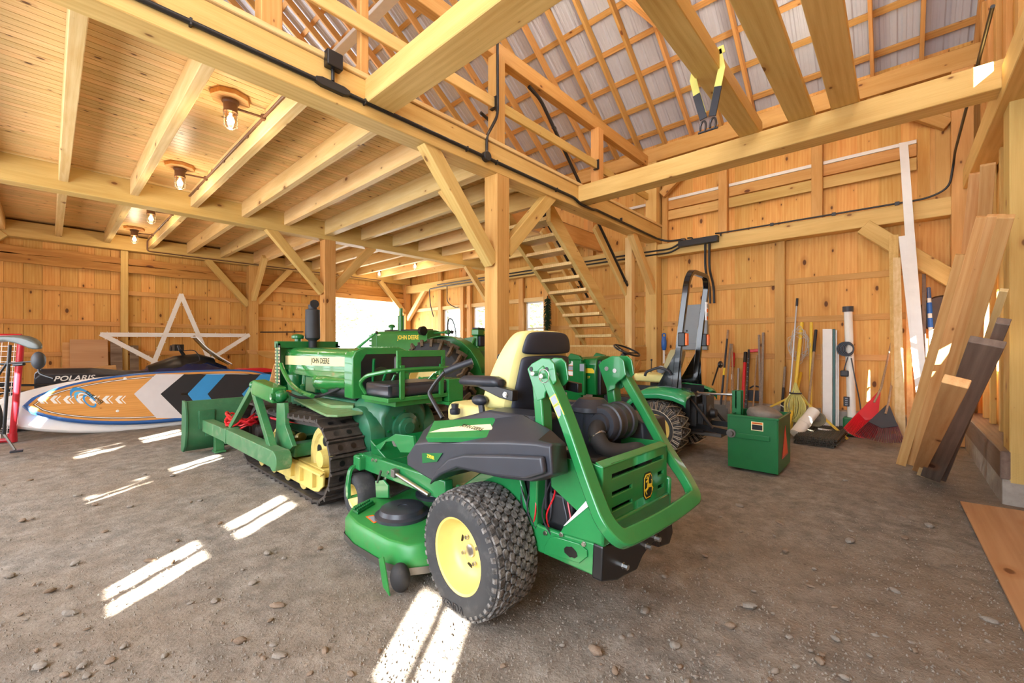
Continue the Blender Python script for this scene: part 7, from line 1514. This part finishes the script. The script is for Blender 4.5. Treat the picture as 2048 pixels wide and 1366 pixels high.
# ================================================================ stones on the dirt
def stones():
    rnd = random.Random(21); protos = []
    mats = [M['stone_a'], M['stone_b']]
    for k in range(8):
        b = MB(); n, m = 10, 7; vs = []; sx, sy, sz = rnd.uniform(.8, 1.3), rnd.uniform(.6, 1), rnd.uniform(.35, .6)
        for i in range(m+1):
            for j in range(n):
                th = pi*i/m; a = 2*pi*j/n; q = V(sin(th)*cos(a), sin(th)*sin(a), cos(th)); w_ = 1+.28*noise.noise(q*1.6+V(k*7, 0, 0)); vs.append(V(q.x*sx*w_, q.y*sy*w_, q.z*sz*w_))
        b.add(vs, [(i*n+j, (i+1)*n+j, (i+1)*n+(j+1) % n, i*n+(j+1) % n) for i in range(m) for j in range(n)]); o = b.build('stone', mats[k % 2], None, smooth=30); protos.append(o)
    spots = [(150, 1125), (190, 1008), (155, 990), (355, 1080), (140, 1225), (45, 1040), (430, 1200), (555, 1210), (505, 1165), (640, 1095), (535, 1105), (440, 1045), (260, 1012), (210, 1062), (345, 950), (300, 1120), (1350, 1290), (1190, 1300), (1500, 1210), (1570, 1100), (1790, 1180), (1880, 1300), (1700, 1080), (1560, 1045), (1860, 1050), (1460, 1250), (1290, 1220), (1640, 1320), (1980, 1240), (1410, 1110), (1330, 1150), (1750, 1000), (1690, 960), (650, 1300), (560, 1310), (480, 1280), (330, 1310), (220, 1320), (80, 1330), (100, 1180), (20, 1150), (60, 960), (400, 1000), (1230, 1340), (1550, 1340), (1810, 1075), (1480, 1010), (1620, 1170)]
    n = 0
    def put(x, y, s):
        nonlocal n
        k = n % 8; o = protos[k] if n < 8 else protos[k].copy()
        if n >= 8: C.objects.link(o)
        o.location = (x, y, s*.15-.006); o.scale = (s, s, s); o.rotation_euler = (rnd.uniform(-.2, .2), rnd.uniform(-.2, .2), rnd.uniform(0, 6.3)); n += 1
        tag(o, 'loose grey-brown stone lying on the packed dirt', 'stone', 'loose stones on the dirt floor')
    for (px, py) in spots:
        p = at(px, py, Z=0); put(p.x, p.y, rnd.uniform(.018, .034))
    while n < 150:
        px, py = rnd.uniform(0, 2048), 900+466*rnd.random()**.8
        if 680 < px < 1400 and py < 1260: continue
        p = at(px, py, Z=0)
        if -.3 < p.y < 8.4 and p.x < 7.4 and not (1.2 < p.x < 3.2 and 2.6 < p.y < 6.6) and not (4.7 < p.x < 5.9 and .7 < p.y < 4): put(p.x, p.y, rnd.uniform(.007, .018))
    # fine gravel, nobody could count it
    b = MB(); 
    for k in range(5200):
        px, py = rnd.uniform(-60, 2100), 845+530*rnd.random()**.7; p = at(px, py, Z=0)
        if not (-.6 < p.y < 8.6 and p.x < 7.8): continue
        r_ = rnd.uniform(.002, .0065); a = rnd.uniform(0, 6.3); q = [V(p.x+r_*rnd.uniform(.6, 1.3)*cos(a+j*1.57), p.y+r_*rnd.uniform(.6, 1.3)*sin(a+j*1.57), -.004) for j in range(4)]; c_ = V(p.x, p.y, r_*.7)
        b.add(q+[c_], [(0, 1, 4), (1, 2, 4), (2, 3, 4), (3, 0, 4)])
    tag(b.build('gravel', M['stone_a'], None, smooth=0, weld=False), 'fine gravel scattered over the dirt', 'gravel', None, 'stuff')
M['stone_a'] = paint('grey_stone', '#8f877d', .9, .25, .3, '#6f6457', spec=.15); M['stone_b'] = paint('brown_stone', '#8d7b6a', .9, .25, .3, '#6f6457', spec=.15)
stones()
# ================================================================ light and camera
w = bpy.data.worlds.new('sky'); SC.world = w; w.use_nodes = True
bg = w.node_tree.nodes['Background']; bg.inputs[0].default_value = (.80, .90, 1.0, 1); bg.inputs[1].default_value = 8.0
def lamp(name, typ, loc, energy, color, **k):
    d = bpy.data.lights.new(name, typ); d.energy = energy; d.color = color
    for a, v in k.items(): setattr(d, a, v)
    o = bpy.data.objects.new(name, d); C.objects.link(o); o.location = loc; return o
def aim(o, d): o.rotation_euler = Vector(d).to_track_quat('-Z', 'Y').to_euler()
el, az = R(25), math.atan2(.582, .813)
s = lamp('sun', 'SUN', (-10, -8, 8), 160, (1, .93, .82), angle=R(.5)); aim(s, (cos(el)*cos(az), cos(el)*sin(az), -sin(el)))
# added fill lights behind the viewer, where the wall has only small panes
a = lamp('aisle_fill', 'AREA', (-2.5, 1.2, 1.9), 600, (.76, .88, 1), shape='RECTANGLE', size=3.6, size_y=3.2); aim(a, (1, .12, -.1))
a = lamp('bay_fill', 'AREA', (-2.5, 6.0, 1.7), 380, (.80, .90, 1), shape='RECTANGLE', size=4.5, size_y=2.8); aim(a, (1, 0, -.05))
a = lamp('loft_fill', 'AREA', (-2.4, 1.5, 5.6), 300, (.95, .97, 1), shape='RECTANGLE', size=4.0, size_y=2.5); aim(a, (1, .2, .05))  # added fill high on the rear wall, no window there
a = lamp('far_gable_fill', 'AREA', (3.0, 11.9, 6.6), 330, (.93, .96, 1), shape='RECTANGLE', size=3.0, size_y=1.8); aim(a, (.1, -1, -.02))  # added to brighten the roof, this gable has no window
a = lamp('near_gable_fill', 'AREA', (1.6, -.75, 6.2), 200, (.96, .97, 1), shape='RECTANGLE', size=3.0, size_y=2.0); aim(a, (.45, 1, .1))  # invented source for the rafters, the near gable is fully boarded
a = lamp('far_door_daylight', 'AREA', (6.6, 12.3, 1.5), 260, (.95, .98, 1), shape='RECTANGLE', size=2.3, size_y=2.6); aim(a, (-.1, -1, 0))
a = lamp('tool_window_daylight', 'AREA', (8.35, 8.3, 1.75), 110, (.95, .98, 1), shape='RECTANGLE', size=3.6, size_y=1.3); aim(a, (-1, 0, 0))
for (x, y, z) in LAMPS: lamp('lamp_and_fill_light', 'POINT', (x, y, z), 17, (1, .84, .62), shadow_soft_size=.05)
lamp('lamp_and_fill_light', 'POINT', (4.6, 3.0, 6.25), 90, (1, .86, .66), shadow_soft_size=.06)
lamp('lamp_and_fill_light', 'POINT', (2.0, 1.2, 6.4), 80, (1, .86, .66), shadow_soft_size=.06)  # added warm fill high over the aisle, no bulb hangs here
lamp('lamp_and_fill_light', 'POINT', (6.5, 1.0, 5.2), 40, (1, .86, .66), shadow_soft_size=.06)  # added fill under the roof by the tool wall, without a bulb
cam = bpy.data.cameras.new('camera'); co = bpy.data.objects.new('camera', cam); C.objects.link(co)
co.location = (0, 0, H); co.rotation_euler = (pi/2, 0, YAW-pi/2)
cam.sensor_fit = 'HORIZONTAL'; cam.sensor_width = 36; cam.lens = 36*F/2048; cam.shift_y = (CY-683)/2048; cam.clip_start = .05
SC.camera = co
vs = SC.view_settings; vs.view_transform = 'Standard'; vs.look = 'None'; vs.gamma = 1; vs.exposure = -.28; vs.use_curve_mapping = False
SC.cycles.max_bounces = 8; SC.cycles.diffuse_bounces = 5; SC.cycles.glossy_bounces = 4; SC.cycles.transparent_max_bounces = 12
SC.cycles.sample_clamp_indirect = 6; SC.cycles.use_denoising = True; SC.cycles.caustics_reflective = False; SC.cycles.caustics_refractive = False
